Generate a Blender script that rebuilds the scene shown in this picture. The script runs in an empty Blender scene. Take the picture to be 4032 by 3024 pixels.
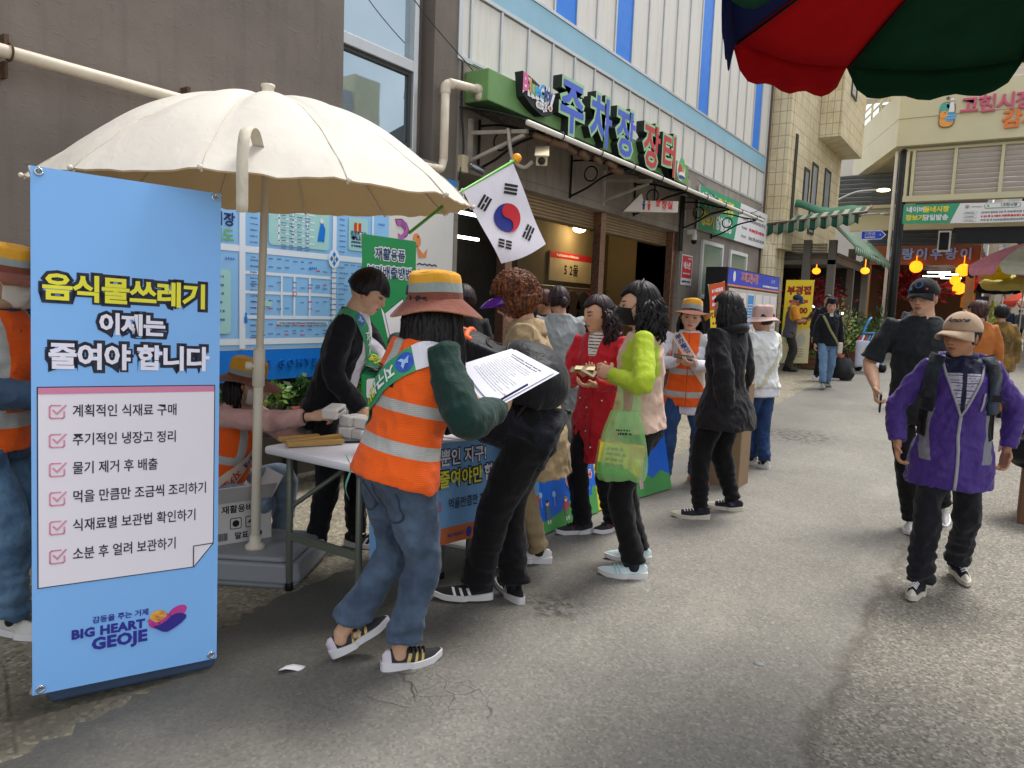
import bpy, bmesh, math, random
import numpy as np
from mathutils import Vector, Matrix, noise as mnoise
from mathutils.bvhtree import BVHTree
from mathutils.geometry import tessellate_polygon
R = math.radians
random.seed(7); rng = np.random.default_rng(11)
S = bpy.context.scene
COL = S.collection
# ---------------------------------------------------------------- camera
cam = bpy.data.cameras.new('camera'); cam.sensor_width = 36; cam.lens = 26.0; cam.clip_end = 2000; cam.clip_start = .05
camo = bpy.data.objects.new('camera', cam); COL.objects.link(camo)
YAW, PITCH, ROLL = R(33.8), R(6.0), R(2.2)
fw = Vector((-math.sin(YAW)*math.cos(PITCH), math.cos(YAW)*math.cos(PITCH), -math.sin(PITCH)))
r0 = Vector((math.cos(YAW), math.sin(YAW), 0)); u0 = r0.cross(fw)
rt = r0*math.cos(ROLL)+u0*math.sin(ROLL); up = u0*math.cos(ROLL)-r0*math.sin(ROLL)
camo.matrix_world = Matrix(((rt.x, up.x, -fw.x, 0), (rt.y, up.y, -fw.y, 0), (rt.z, up.z, -fw.z, 1.45), (0, 0, 0, 1)))
S.camera = camo
# ---------------------------------------------------------------- sky, sun, exposure
SUN_EL, SUN_AZ = 64, 12            # azimuth measured from +Y towards +X
W = bpy.data.worlds.new('World'); S.world = W; W.use_nodes = True
wn = W.node_tree.nodes; bg = wn['Background']
sky = wn.new('ShaderNodeTexSky'); sky.sky_type = 'NISHITA'; sky.sun_disc = False
sky.sun_elevation = R(SUN_EL); sky.sun_rotation = R(SUN_AZ); sky.dust_density = 4; sky.air_density = 1.2; sky.ozone_density = .6
# broken white cloud over the blue, so that the light stays near neutral
wtc = wn.new('ShaderNodeTexCoord'); wno = wn.new('ShaderNodeTexNoise'); wno.inputs['Scale'].default_value = 2.6; wno.inputs['Detail'].default_value = 7
wrm = wn.new('ShaderNodeMapRange'); wrm.inputs[1].default_value = .38; wrm.inputs[2].default_value = .62; wrm.inputs[3].default_value = .25; wrm.inputs[4].default_value = .95
wmx = wn.new('ShaderNodeMix'); wmx.data_type = 'RGBA'; wmx.inputs[7].default_value = (8.8, 9.0, 9.25, 1)
L = W.node_tree.links
L.new(wtc.outputs['Generated'], wno.inputs['Vector']); L.new(wno.outputs['Fac'], wrm.inputs[0]); L.new(wrm.outputs[0], wmx.inputs[0])
L.new(sky.outputs[0], wmx.inputs[6]); L.new(wmx.outputs[2], bg.inputs['Color'])
bg.inputs['Strength'].default_value = .11
sd = bpy.data.lights.new('sun', 'SUN'); sd.energy = 2.2; sd.angle = R(22); sd.color = (1, .97, .93)
so = bpy.data.objects.new('sun', sd); COL.objects.link(so)
sv = Vector((math.sin(R(SUN_AZ))*math.cos(R(SUN_EL)), math.cos(R(SUN_AZ))*math.cos(R(SUN_EL)), math.sin(R(SUN_EL))))
so.rotation_euler = (-sv).to_track_quat('-Z', 'Y').to_euler(); so.location = sv*30
S.view_settings.view_transform = 'Standard'; S.view_settings.look = 'None'; S.view_settings.exposure = .62; S.view_settings.gamma = 1
S.render.engine = 'CYCLES'; S.cycles.use_denoising = True; S.cycles.max_bounces = 8; S.cycles.transparent_max_bounces = 12
try: S.cycles.denoiser = 'OPENIMAGEDENOISE'
except Exception: pass
# ---------------------------------------------------------------- material helper
def lin(c):
    if isinstance(c, str):
        c = tuple(int(c[i:i+2], 16)/255 for i in (0, 2, 4))
        return tuple(x/12.92 if x <= .04045 else ((x+.055)/1.055)**2.4 for x in c)
    return tuple(c)
class NT:
    """small node builder around one Principled material"""
    def __init__(s, name):
        s.mat = bpy.data.materials.new(name); s.mat.use_nodes = True
        s.t = s.mat.node_tree; s.n = s.t.nodes; s.b = s.n['Principled BSDF']; s.out = s.n['Material Output']
    def put(s, sock, v):
        if hasattr(v, 'is_output') or isinstance(v, bpy.types.NodeSocket): s.t.links.new(v, sock)
        elif isinstance(v, (tuple, list)) and sock.type == 'RGBA': sock.default_value = tuple(v)[:3]+(1,)
        else: sock.default_value = v
    def m(s, op, a, b=None, c=None, clamp=False):
        n = s.n.new('ShaderNodeMath'); n.operation = op; n.use_clamp = clamp
        for i, v in enumerate((a, b, c)):
            if v is not None: s.put(n.inputs[i], v)
        return n.outputs[0]
    def coord(s, kind='Object'):
        return s.n.new('ShaderNodeTexCoord').outputs[kind]
    def pos(s):
        return s.n.new('ShaderNodeNewGeometry').outputs['Position']
    def vmul(s, v, k):
        n = s.n.new('ShaderNodeVectorMath'); n.operation = 'MULTIPLY'; s.put(n.inputs[0], v); n.inputs[1].default_value = k; return n.outputs[0]
    def xyz(s, v):
        n = s.n.new('ShaderNodeSeparateXYZ'); s.put(n.inputs[0], v); return n.outputs
    def comb(s, x, y, z=0.):
        n = s.n.new('ShaderNodeCombineXYZ')
        for i, v in enumerate((x, y, z)): s.put(n.inputs[i], v)
        return n.outputs[0]
    def noise(s, v, scale, detail=3, rough=.55, dist=0):
        n = s.n.new('ShaderNodeTexNoise'); s.put(n.inputs['Vector'], v)
        n.inputs['Scale'].default_value = scale; n.inputs['Detail'].default_value = detail; n.inputs['Roughness'].default_value = rough; n.inputs['Distortion'].default_value = dist
        return n.outputs['Fac']
    def vor(s, v, scale, feature='F1', out='Distance'):
        n = s.n.new('ShaderNodeTexVoronoi'); n.feature = feature; s.put(n.inputs['Vector'], v); n.inputs['Scale'].default_value = scale
        return n.outputs[out]
    def rng(s, v, a, b, c=0., d=1.):
        n = s.n.new('ShaderNodeMapRange'); s.put(n.inputs[0], v)
        for i, k in enumerate((a, b, c, d)): s.put(n.inputs[i+1], k)
        return n.outputs[0]
    def step(s, v, e, w=.001): return s.rng(v, e-w, e+w)
    def mix(s, f, a, b):
        n = s.n.new('ShaderNodeMix'); n.data_type = 'RGBA'; s.put(n.inputs[0], f); s.put(n.inputs[6], a); s.put(n.inputs[7], b); return n.outputs[2]
    def mul(s, col, f):
        n = s.n.new('ShaderNodeVectorMath'); n.operation = 'SCALE'; s.put(n.inputs[0], tuple(col)[:3] if isinstance(col, (tuple, list)) else col); s.put(n.inputs[3], f); return n.outputs[0]
    def attr(s, name, out='Fac'):
        n = s.n.new('ShaderNodeAttribute'); n.attribute_name = name; return n.outputs[out]
    def bump(s, h, strength=.3, dist=.01):
        n = s.n.new('ShaderNodeBump'); s.put(n.inputs['Height'], h); n.inputs['Strength'].default_value = strength; n.inputs['Distance'].default_value = dist
        s.t.links.new(n.outputs[0], s.b.inputs['Normal'])
    def set(s, **k):
        for a, v in k.items():
            nm = {'col': 'Base Color', 'rough': 'Roughness', 'metal': 'Metallic', 'spec': 'Specular IOR Level', 'alpha': 'Alpha', 'trans': 'Transmission Weight', 'em': 'Emission Color', 'ems': 'Emission Strength', 'sheen': 'Sheen Weight', 'coat': 'Coat Weight'}[a]
            s.put(s.b.inputs[nm], v)
        return s
_mats = {}
def mat(name, col, rough=.6, metal=0, var=.12, vs=3., bump=0, bs=60, spec=.4, em=0, alpha=1):
    """painted / plastic / metal surface with uneven colour and a fine bump"""
    if name in _mats: return _mats[name]
    t = NT(name); c = lin(col); v = t.coord()
    n1 = t.noise(v, vs, 5, .6)
    t.set(col=t.mul(c, t.rng(n1, .25, .75, 1-var, 1+var)), rough=t.rng(t.noise(v, vs*3, 3), .3, .7, max(rough-.08, .02), min(rough+.08, 1)), metal=metal, spec=spec)
    if bump: t.bump(t.noise(v, bs, 3), bump, .004)
    if em: t.set(em=c, ems=em)
    if alpha < 1: t.set(alpha=alpha)
    _mats[name] = t.mat; return t.mat
def cloth(name, col, rough=.85, fold=.35, weave=260, var=.14, sheen=.15, spec=.2):
    if name in _mats: return _mats[name]
    t = NT(name); c = lin(col); v = t.coord()
    n1 = t.noise(v, 9, 4, .6)
    t.set(col=t.mul(c, t.rng(n1, .25, .75, 1-var, 1+var)), rough=rough, sheen=sheen, spec=spec)
    h = t.m('ADD', t.m('MULTIPLY', t.noise(t.vmul(v, (1, 1, .55)), 22, 2, .5, .6), 1.), t.m('MULTIPLY', t.noise(v, weave, 1), .12))
    t.bump(h, fold, .02); _mats[name] = t.mat; return t.mat
# ---------------------------------------------------------------- mesh helper
ORG = {}
def link(o): COL.objects.link(o); return o
def tag(o, label=None, cat=None, group=None, kind=None):
    if label: o['label'] = label
    if cat: o['category'] = cat
    if group: o['group'] = group
    if kind: o['kind'] = kind
    return o
def thing(name, label, cat, loc=(0, 0, 0), group=None):
    o = bpy.data.objects.new(name, None); link(o); o.location = loc; o.empty_display_size = .2; ORG[o] = Vector(loc)
    return tag(o, label, cat, group)
def rotm(rx=0, ry=0, rz=0): return Matrix.Rotation(R(rz), 3, 'Z') @ Matrix.Rotation(R(ry), 3, 'Y') @ Matrix.Rotation(R(rx), 3, 'X')
class MB:
    def __init__(s): s.v = []; s.f = []; s.mi = []; s.sm = []
    def add(s, vs, fs, mi=0, sm=False):
        b = len(s.v); s.v += [tuple(p) for p in vs]
        for k, f in enumerate(fs):
            s.f.append(tuple(i+b for i in f)); s.mi.append(mi if not hasattr(mi, '__len__') else mi[k]); s.sm.append(sm)
        return s
    def box(s, x0, x1, y0, y1, z0, z1, mi=0, rot=None, c=None):
        vs = [Vector((x, y, z)) for x in (x0, x1) for y in (y0, y1) for z in (z0, z1)]
        if rot is not None:
            c = Vector(c) if c is not None else Vector(((x0+x1)/2, (y0+y1)/2, (z0+z1)/2)); vs = [rot @ (p-c)+c for p in vs]
        return s.add(vs, [(0, 1, 3, 2), (4, 6, 7, 5), (0, 4, 5, 1), (2, 3, 7, 6), (0, 2, 6, 4), (1, 5, 7, 3)], mi)
    def cbox(s, c, d, mi=0, rot=None):
        c = Vector(c); return s.box(c.x-d[0]/2, c.x+d[0]/2, c.y-d[1]/2, c.y+d[1]/2, c.z-d[2]/2, c.z+d[2]/2, mi, rot)
    def tube(s, pts, r, n=10, mi=0, cap=True, ref=None):
        vs, fs = tube_geo(pts, r, n, cap, ref); return s.add(vs, fs, mi, True)
    def bar(s, a, b, w, h, mi=0):
        a, b = Vector(a), Vector(b); d = (b-a); l = d.length; d.normalize()
        q = d.to_track_quat('Y', 'Z').to_matrix(); m = (a+b)/2
        vs = [q @ Vector((x*w/2, y*l/2, z*h/2))+m for x in (-1, 1) for y in (-1, 1) for z in (-1, 1)]
        return s.add(vs, [(0, 1, 3, 2), (4, 6, 7, 5), (0, 4, 5, 1), (2, 3, 7, 6), (0, 2, 6, 4), (1, 5, 7, 3)], mi)
    def lathe(s, c, prof, n=20, mi=0, rot=None, sx=1, sy=1):
        c = Vector(c); vs = []; fs = []
        for (r, z) in prof:
            for k in range(n):
                a = 2*math.pi*k/n; p = Vector((r*math.cos(a)*sx, r*math.sin(a)*sy, z)); vs.append((rot @ p if rot is not None else p)+c)
        m = len(prof)
        for i in range(m-1):
            for k in range(n): fs.append((i*n+k, i*n+(k+1) % n, (i+1)*n+(k+1) % n, (i+1)*n+k))
        fs.append(tuple(range(n))[::-1]); fs.append(tuple(range((m-1)*n, m*n)))
        return s.add(vs, fs, mi, True)
    def ball(s, c, r, mi=0, n=12, sc=(1, 1, 1), rot=None):
        prof = [(max(1e-4, math.sin(math.pi*i/n))*r, -math.cos(math.pi*i/n)*r*sc[2]) for i in range(n+1)]
        return s.lathe(c, prof, n*2, mi, rot, sc[0], sc[1])
    def prism(s, poly, f0, f1, mi=0):
        """poly: 2D points; f0,f1: maps (u,v)->3D for the two caps"""
        n = len(poly); a = [f0(*p) for p in poly]; b = [f1(*p) for p in poly]
        tri = tessellate_polygon([[Vector((p[0], p[1], 0)) for p in poly]])
        fs = [tuple(t) for t in tri]+[tuple(i+n for i in t)[::-1] for t in tri]+[(i, (i+1) % n, n+(i+1) % n, n+i) for i in range(n)]
        return s.add(a+b, fs, mi)
    def grid(s, fn, nu, nv, mi=0, sm=True):
        vs = [fn(i/nu, j/nv) for j in range(nv+1) for i in range(nu+1)]
        fs = [(j*(nu+1)+i, j*(nu+1)+i+1, (j+1)*(nu+1)+i+1, (j+1)*(nu+1)+i) for j in range(nv) for i in range(nu)]
        return s.add(vs, fs, mi, sm)
    def build(s, name, mats, parent=None, bevel=0, label=None, cat=None, group=None, kind=None, fix=True, solid=0, org=None):
        o0 = ORG.get(parent, Vector((0, 0, 0))) if parent is not None else Vector(org or (0, 0, 0))
        me = bpy.data.meshes.new(name); me.from_pydata([tuple(Vector(p)-o0) for p in s.v], [], s.f)
        if not isinstance(mats, (list, tuple)): mats = [mats]
        for m in mats: me.materials.append(m)
        me.polygons.foreach_set('material_index', s.mi); me.polygons.foreach_set('use_smooth', s.sm)
        if fix:
            bm = bmesh.new(); bm.from_mesh(me); bmesh.ops.recalc_face_normals(bm, faces=bm.faces); bm.to_mesh(me); bm.free()
        me.update()
        o = bpy.data.objects.new(name, me); link(o); ORG[o] = o0
        if parent is not None: o.parent = parent
        else: o.location = o0
        if solid:
            q = o.modifiers.new('solid', 'SOLIDIFY'); q.thickness = solid; q.offset = 0
        if bevel:
            q = o.modifiers.new('bevel', 'BEVEL'); q.width = bevel; q.segments = 2; q.limit_method = 'ANGLE'; q.angle_limit = R(40)
        return tag(o, label, cat, group, kind)
def frames(pts, ref=None):
    pts = [Vector(p) for p in pts]; n = len(pts); T = []
    for i in range(n):
        a = pts[max(0, i-1)]; b = pts[min(n-1, i+1)]; d = b-a
        T.append(d.normalized() if d.length > 1e-9 else Vector((0, 0, 1)))
    u = Vector(ref) if ref is not None else (Vector((1, 0, 0)) if abs(T[0].x) < .8 else Vector((0, 1, 0)))
    out = []
    for t in T:
        u = u-t*u.dot(t)
        if u.length < 1e-6: u = t.orthogonal()
        u.normalize(); out.append((t, u.copy(), t.cross(u)))
    return pts, out
def tube_geo(pts, r, n=10, cap=True, ref=None):
    """r: number, list of numbers or list of (ru, rv); rounded caps"""
    pts, fr = frames(pts, ref); k = len(pts)
    rr = [r]*k if not hasattr(r, '__len__') else list(r)
    rr = [(x, x) if not hasattr(x, '__len__') else x for x in rr]
    P = []
    if cap == 'flat':
        t0 = fr[0][0]; t1 = fr[-1][0]; sc = lambda r_, k_: (r_[0]*k_, r_[1]*k_)
        P = [(pts[0], fr[0], sc(rr[0], .02)), (pts[0]-t0*.001, fr[0], sc(rr[0], .93))]+[(pts[i], fr[i], rr[i]) for i in range(k)]+[(pts[-1]+t1*.001, fr[-1], sc(rr[-1], .93)), (pts[-1], fr[-1], sc(rr[-1], .02))]
    elif cap:
        t0 = fr[0][0]; t1 = fr[-1][0]; m0 = min(rr[0])*.6; m1 = min(rr[-1])*.6
        P = [(pts[0]-t0*m0, fr[0], (rr[0][0]*.02, rr[0][1]*.02)), (pts[0]-t0*m0*.75, fr[0], (rr[0][0]*.65, rr[0][1]*.65))]
        P += [(pts[i], fr[i], rr[i]) for i in range(k)]
        P += [(pts[-1]+t1*m1*.75, fr[-1], (rr[-1][0]*.65, rr[-1][1]*.65)), (pts[-1]+t1*m1, fr[-1], (rr[-1][0]*.02, rr[-1][1]*.02))]
    else: P = [(pts[i], fr[i], rr[i]) for i in range(k)]
    vs = []; fs = []
    for p, (t, u, w), (a, b) in P:
        for j in range(n):
            q = 2*math.pi*j/n; vs.append(p+u*(a*math.cos(q))+w*(b*math.sin(q)))
    for i in range(len(P)-1):
        for j in range(n): fs.append((i*n+j, i*n+(j+1) % n, (i+1)*n+(j+1) % n, (i+1)*n+j))
    fs.append(tuple(range(n))[::-1]); fs.append(tuple(range((len(P)-1)*n, len(P)*n)))
    return vs, fs
def curve_pts(pts, n=8):
    """Catmull-Rom through pts"""
    p = [Vector(q) for q in pts]; p = [p[0]*2-p[1]]+p+[p[-1]*2-p[-2]]; out = []
    for i in range(1, len(p)-2):
        for k in range(n):
            t = k/n; a, b, c, d = p[i-1], p[i], p[i+1], p[i+2]
            out.append(.5*((2*b)+(c-a)*t+(2*a-5*b+4*c-d)*t*t+(3*b-a-3*c+d)*t**3))
    out.append(p[-2]); return out
# ---------------------------------------------------------------- lettering and flat printed panels
_tx = {}
def text2d(s, size=1, bold=0, align='CENTER', space=1., sy=1.):
    key = (s, round(size, 4), round(bold, 4), align, space, sy)
    if key in _tx: return _tx[key]
    c = bpy.data.curves.new('t', 'FONT'); c.body = s; c.size = size; c.offset = bold; c.align_x = align; c.align_y = 'CENTER'; c.resolution_u = 2; c.space_character = space; c.fill_mode = 'FRONT'
    o = bpy.data.objects.new('t', c); m = o.to_mesh()
    vs = [(v.co.x, v.co.y*sy) for v in m.vertices]; fs = [tuple(p.vertices) for p in m.polygons]
    o.to_mesh_clear(); bpy.data.objects.remove(o); bpy.data.curves.remove(c)
    _tx[key] = (vs, fs); return vs, fs
class Panel:
    """printed sheet: base grid + shapes in the sheet's own (u,v) metres, mapped to 3D by fn(u,v,w)"""
    def __init__(s, fn, lift=.0012): s.fn = fn; s.mb = MB(); s.mats = []; s.lift = lift; s.mk = {}
    def mi(s, m):
        if m not in s.mk: s.mk[m] = len(s.mats); s.mats.append(m)
        return s.mk[m]
    def base(s, u0, u1, v0, v1, m, nu=8, nv=8, thick=.003, back=None):
        i = s.mi(m); ib = s.mi(back) if back else i
        s.mb.grid(lambda a, b: s.fn(u0+(u1-u0)*a, v0+(v1-v0)*b, 0), nu, nv, i)
        s.mb.grid(lambda a, b: s.fn(u0+(u1-u0)*a, v0+(v1-v0)*b, -thick), nu, nv, ib)
        ring = [(u0+(u1-u0)*k/nu, v0) for k in range(nu)]+[(u1, v0+(v1-v0)*k/nv) for k in range(nv)]+[(u1-(u1-u0)*k/nu, v1) for k in range(nu)]+[(u0, v1-(v1-v0)*k/nv) for k in range(nv)]
        n = len(ring); vs = [s.fn(u, v, 0) for u, v in ring]+[s.fn(u, v, -thick) for u, v in ring]
        s.mb.add(vs, [(k, (k+1) % n, n+(k+1) % n, n+k) for k in range(n)], i); return s
    def tri(s, vs, fs, m, layer=1):
        s.mb.add([s.fn(u, v, s.lift*layer) for u, v in vs], fs, s.mi(m)); return s
    def poly(s, pts, m, layer=1):
        t = tessellate_polygon([[Vector((p[0], p[1], 0)) for p in pts]]); return s.tri(pts, [tuple(x) for x in t], m, layer)
    def rect(s, u0, u1, v0, v1, m, layer=1, nu=1, nv=1):
        vs = [(u0+(u1-u0)*i/nu, v0+(v1-v0)*j/nv) for j in range(nv+1) for i in range(nu+1)]
        return s.tri(vs, [(j*(nu+1)+i, j*(nu+1)+i+1, (j+1)*(nu+1)+i+1, (j+1)*(nu+1)+i) for j in range(nv) for i in range(nu)], m, layer)
    def rrect(s, u0, u1, v0, v1, r, m, layer=1):
        p = []
        for cx, cy, a0 in ((u1-r, v1-r, 0), (u0+r, v1-r, 90), (u0+r, v0+r, 180), (u1-r, v0+r, 270)):
            p += [(cx+r*math.cos(R(a0+k*22.5)), cy+r*math.sin(R(a0+k*22.5))) for k in range(5)]
        return s.poly(p, m, layer)
    def disc(s, u, v, r, m, layer=1, n=20, sy=1, rot=0):
        c, q = math.cos(R(rot)), math.sin(R(rot)); p = []
        for k in range(n):
            a = 2*math.pi*k/n; x, y = r*math.cos(a), r*sy*math.sin(a); p.append((u+x*c-y*q, v+x*q+y*c))
        return s.poly(p, m, layer)
    def line(s, pts, w, m, layer=1):
        for (a, b), (c, d) in zip(pts[:-1], pts[1:]):
            l = math.hypot(c-a, d-b) or 1; nx, ny = -(d-b)/l*w/2, (c-a)/l*w/2; ex, ey = (c-a)/l*w*.35, (d-b)/l*w*.35
            s.tri([(a-ex+nx, b-ey+ny), (a-ex-nx, b-ey-ny), (c+ex-nx, d+ey-ny), (c+ex+nx, d+ey+ny)], [(0, 1, 2, 3)], m, layer)
        return s
    def text(s, st, u, v, size, m, layer=2, bold=0, align='CENTER', rot=0, space=1., sx=1, sy=1, shear=0):
        vs, fs = text2d(st, size, bold, align, space); c, q = math.cos(R(rot)), math.sin(R(rot))
        pts = []
        for x, y in vs:
            x = x*sx+y*shear; y *= sy; pts.append((u+x*c-y*q, v+x*q+y*c))
        return s.tri(pts, fs, m, layer)
    def fake(s, u0, u1, v, h, m, layer=2):
        """a line of print too small to read: short uneven strokes"""
        x = u0
        while x < u1:
            w = h*random.uniform(.5, 1.2); 
            if x+w > u1: break
            s.rect(x, x+w, v-h*random.uniform(.3, .5), v+h*random.uniform(.3, .5), m, layer); x += w+h*random.choice((.15, .2, .5))
        return s
    def build(s, name, parent=None, **k): return s.mb.build(name, s.mats, parent, fix=False, **k)
def quadmap(bl, br, tl, tr, w, h, wav=None):
    bl, br, tl, tr = map(Vector, (bl, br, tl, tr)); nrm = (br-bl).cross(tl-bl).normalized()
    def fn(u, v, d):
        a, b = u/w, v/h; p = (bl*(1-a)+br*a)*(1-b)+(tl*(1-a)+tr*a)*b
        return p+nrm*(d+(wav(a, b) if wav else 0))
    return fn
def GZ(y): return max(0., .03*(y-7)) if y < 26 else .57
def lerp(a, b, t): return a+(b-a)*t
def sstep(x, a, b):
    t = np.clip((x-a)/(b-a), 0, 1); return t*t*(3-2*t)
# ================================================================ GROUND
def concrete_ground():
    t = NT('pavement_concrete'); v = t.pos(); x = t.xyz(v)
    big = t.noise(v, .9, 5, .6); mid = t.noise(v, 7, 5, .65); fine = t.noise(v, 60, 4, .7)
    c = t.mix(t.rng(big, .35, .65), lin('7f7a6c'), lin('948c7a'))
    c = t.mix(t.rng(mid, .42, .7, 0, .75), c, lin('6f6a5c'))
    st = t.vor(v, 55, 'F1', 'Color'); sx = t.xyz(st)
    c = t.mix(t.rng(sx[0], .72, .9, 0, .55), c, lin('b4ac96')); c = t.mix(t.rng(sx[1], .7, .95, 0, .6), c, lin('56534a'))
    # wet dirty band along the road edge near the camera, deepened with painted shade
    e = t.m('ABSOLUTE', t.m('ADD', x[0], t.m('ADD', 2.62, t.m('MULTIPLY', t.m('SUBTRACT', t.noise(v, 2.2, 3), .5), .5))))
    damp_shade = t.m('MULTIPLY', t.rng(e, .05, .3, 1, 0), t.rng(x[1], 2.4, 3.4, 1, .35))
    c = t.mix(t.m('MULTIPLY', damp_shade, .72), c, lin('3d3a33'))
    crk = t.rng(t.vor(t.vmul(v, (1, 1, 0)), .55, 'DISTANCE_TO_EDGE'), .0, .006, 1, 0)
    c = t.mix(t.m('MULTIPLY', crk, t.rng(mid, .4, .6, 0, .8)), c, lin('3a372f'))
    t.set(col=c, rough=.88, spec=.25)
    t.bump(t.m('ADD', t.m('MULTIPLY', fine, .8), t.m('ADD', t.m('MULTIPLY', mid, 1.2), t.m('MULTIPLY', crk, -.5))), .55, .012)
    return t.mat
def asphalt():
    t = NT('asphalt'); v = t.pos(); x = t.xyz(v)
    big = t.noise(v, .5, 4, .55); mid = t.noise(v, 5, 5, .6); fine = t.noise(v, 130, 3, .7)
    seam = t.m('ADD', x[0], t.m('ADD', .44, t.m('MULTIPLY', t.m('SUBTRACT', t.noise(v, 3, 5, .7), .5), .3)))
    old = t.rng(seam, -.03, .05)                                  # the older, coarser strip by the right side
    c = t.mix(t.rng(big, .35, .65), lin('7c7972'), lin('8b8880'))
    c = t.mix(t.rng(mid, .45, .75, 0, .35), c, lin('706e66'))
    c = t.mix(t.m('MULTIPLY', old, .5), c, lin('7a7469')); c = t.mix(t.rng(t.noise(v, 1.7, 5, .65, .8), .55, .72, 0, .35), c, lin('68665f')); c = t.mix(t.rng(t.noise(t.vmul(v, (1, .25, 1)), 2.1, 4, .6), .56, .75, 0, .35), c, lin('aaa69b'))
    s1 = t.xyz(t.vor(v, 95, 'F1', 'Color')); s2 = t.xyz(t.vor(v, 75, 'F1', 'Color'))
    k = t.m('ADD', .27, t.m('MULTIPLY', old, .24))
    c = t.mix(t.m('MULTIPLY', t.rng(s1[0], .6, .95), k), c, lin('b5b0a2')); c = t.mix(t.m('MULTIPLY', t.rng(s1[1], .55, .95), k), c, lin('3c3b37'))
    c = t.mix(t.m('MULTIPLY', t.rng(s2[0], .9, .93), t.m('MULTIPLY', old, .45)), c, lin('b5b0a3')); c = t.mix(t.rng(s2[1], .993, .996, 0, .35), c, lin('b8b4a8'))
    c = t.mix(t.m('MULTIPLY', t.rng(t.m('ABSOLUTE', seam), .0, .05, 1, 0), .45), c, lin('4e463d'))
    # wet asphalt along the broken edge, darkened further as painted shadow
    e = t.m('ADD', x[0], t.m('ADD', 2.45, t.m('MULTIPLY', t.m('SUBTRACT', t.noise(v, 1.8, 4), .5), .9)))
    damp_shade = t.m('MULTIPLY', t.rng(e, .1, 1.0, 1, 0), t.rng(x[1], 1.8, 4.5, 1, .5))
    c = t.mix(t.m('MULTIPLY', damp_shade, .82), c, lin('3a3936'))
    # cracks: a patch in front of the woman in the vest and one behind her
    vv = t.vmul(v, (1, 1, 0)); n = t.n.new('ShaderNodeVectorMath'); n.operation = 'ADD'
    t.put(n.inputs[0], vv); wob = t.n.new('ShaderNodeTexNoise'); wob.inputs['Scale'].default_value = 6; t.put(wob.inputs['Vector'], vv)
    sc = t.n.new('ShaderNodeVectorMath'); sc.operation = 'SCALE'; t.put(sc.inputs[0], wob.outputs['Color']); sc.inputs[3].default_value = .16; t.put(n.inputs[1], sc.outputs[0])
    edge = t.vor(n.outputs[0], 3.3, 'DISTANCE_TO_EDGE'); edge2 = t.vor(n.outputs[0], 9, 'DISTANCE_TO_EDGE')
    def near(cx, cy, r):
        a = t.m('SUBTRACT', x[0], cx); b = t.m('SUBTRACT', x[1], cy)
        return t.rng(t.m('SQRT', t.m('ADD', t.m('MULTIPLY', a, a), t.m('MULTIPLY', b, b))), r*.5, r, 1, 0)
    z = t.m('MAXIMUM', near(-1.62, 2.0, .34), t.m('MULTIPLY', near(-1.73, 3.0, .25), 1.))
    crk = t.m('MULTIPLY', t.m('MAXIMUM', t.m('MULTIPLY', t.rng(edge, .0, .017, 1, 0), t.rng(t.noise(v, 3.1, 3), .5, .58)), t.m('MULTIPLY', t.rng(edge2, .0, .02, 1, 0), t.m('MULTIPLY', near(-1.66, 2.1, .22), .9))), z)
    stain = t.m('MULTIPLY', t.m('MAXIMUM', near(-1.73, 3.03, .2), near(-2.0, 9.0, .6)), t.rng(t.noise(v, 14, 4, .7), .45, .6))
    c = t.mix(t.m('MULTIPLY', t.m('MAXIMUM', crk, stain), .7), c, lin('2b2a27'))
    t.set(col=c, rough=t.m('SUBTRACT', .86, t.m('MULTIPLY', damp_shade, .25)), spec=.3)
    t.bump(t.m('ADD', t.m('MULTIPLY', fine, t.m('ADD', .5, old)), t.m('ADD', t.m('MULTIPLY', s1[2], t.m('ADD', .15, t.m('MULTIPLY', old, .5))), t.m('MULTIPLY', crk, -2.))), .5, .006)
    return t.mat
ys = [-30, -8, -3, 0, 2, 4, 6, 7, 8, 10, 14, 18, 22, 26, 26.01, 40, 80, 160, 600]
g = MB(); xs = [-300, -40, -8, -4, -2, 0, 4, 12, 40, 300]
g.add([(x, y, GZ(y)-(0.002 if 0 else 0)) for y in ys for x in xs], [(j*10+i, j*10+i+1, j*10+11+i, j*10+10+i) for j in range(len(ys)-1) for i in range(9)])
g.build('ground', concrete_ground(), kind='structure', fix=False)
EDGE = [(-2.1, -8), (-2.2, -1), (-2.32, .3), (-2.42, 1.), (-2.52, 1.5), (-2.74, 1.95), (-2.86, 2.5), (-2.8, 4), (-2.75, 6), (-2.74, 9), (-2.85, 12), (-3.0, 17), (-3.05, 23.5), (-3.4, 24.6), (-4.5, 25.2)]
ep = curve_pts([(a, b, 0) for a, b in EDGE], 14); ep = [Vector((p.x+random.gauss(0, .018)+.05*mnoise.noise(Vector((p.y*1.7, 3, 0))), p.y, 0)) for p in ep]
r = MB(); vs = []; n = len(ep)
for p in ep: vs += [(p.x, p.y, GZ(p.y)+.005), (lerp(p.x, 14, .15), p.y, GZ(p.y)+.005), (14, p.y, GZ(p.y)+.005)]
r.add(vs, [f for i in range(n-1) for f in ((i*3, i*3+1, i*3+4, i*3+3), (i*3+1, i*3+2, i*3+5, i*3+4))])
r.add([(-60, 25.2, GZ(25.2)+.005), (14, 25.2, GZ(25.2)+.005), (14, 26.02, .575), (-60, 26.02, .575), (-60, 33, .575), (14, 33, .575), (2.5, 33, .575), (14, 200, .575), (-2.0, 33, .575), (-2., 200, .575)], [(0, 1, 2, 3), (3, 2, 5, 4), (8, 5, 7, 9)])
r.build('road', asphalt(), kind='structure', fix=False)
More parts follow.
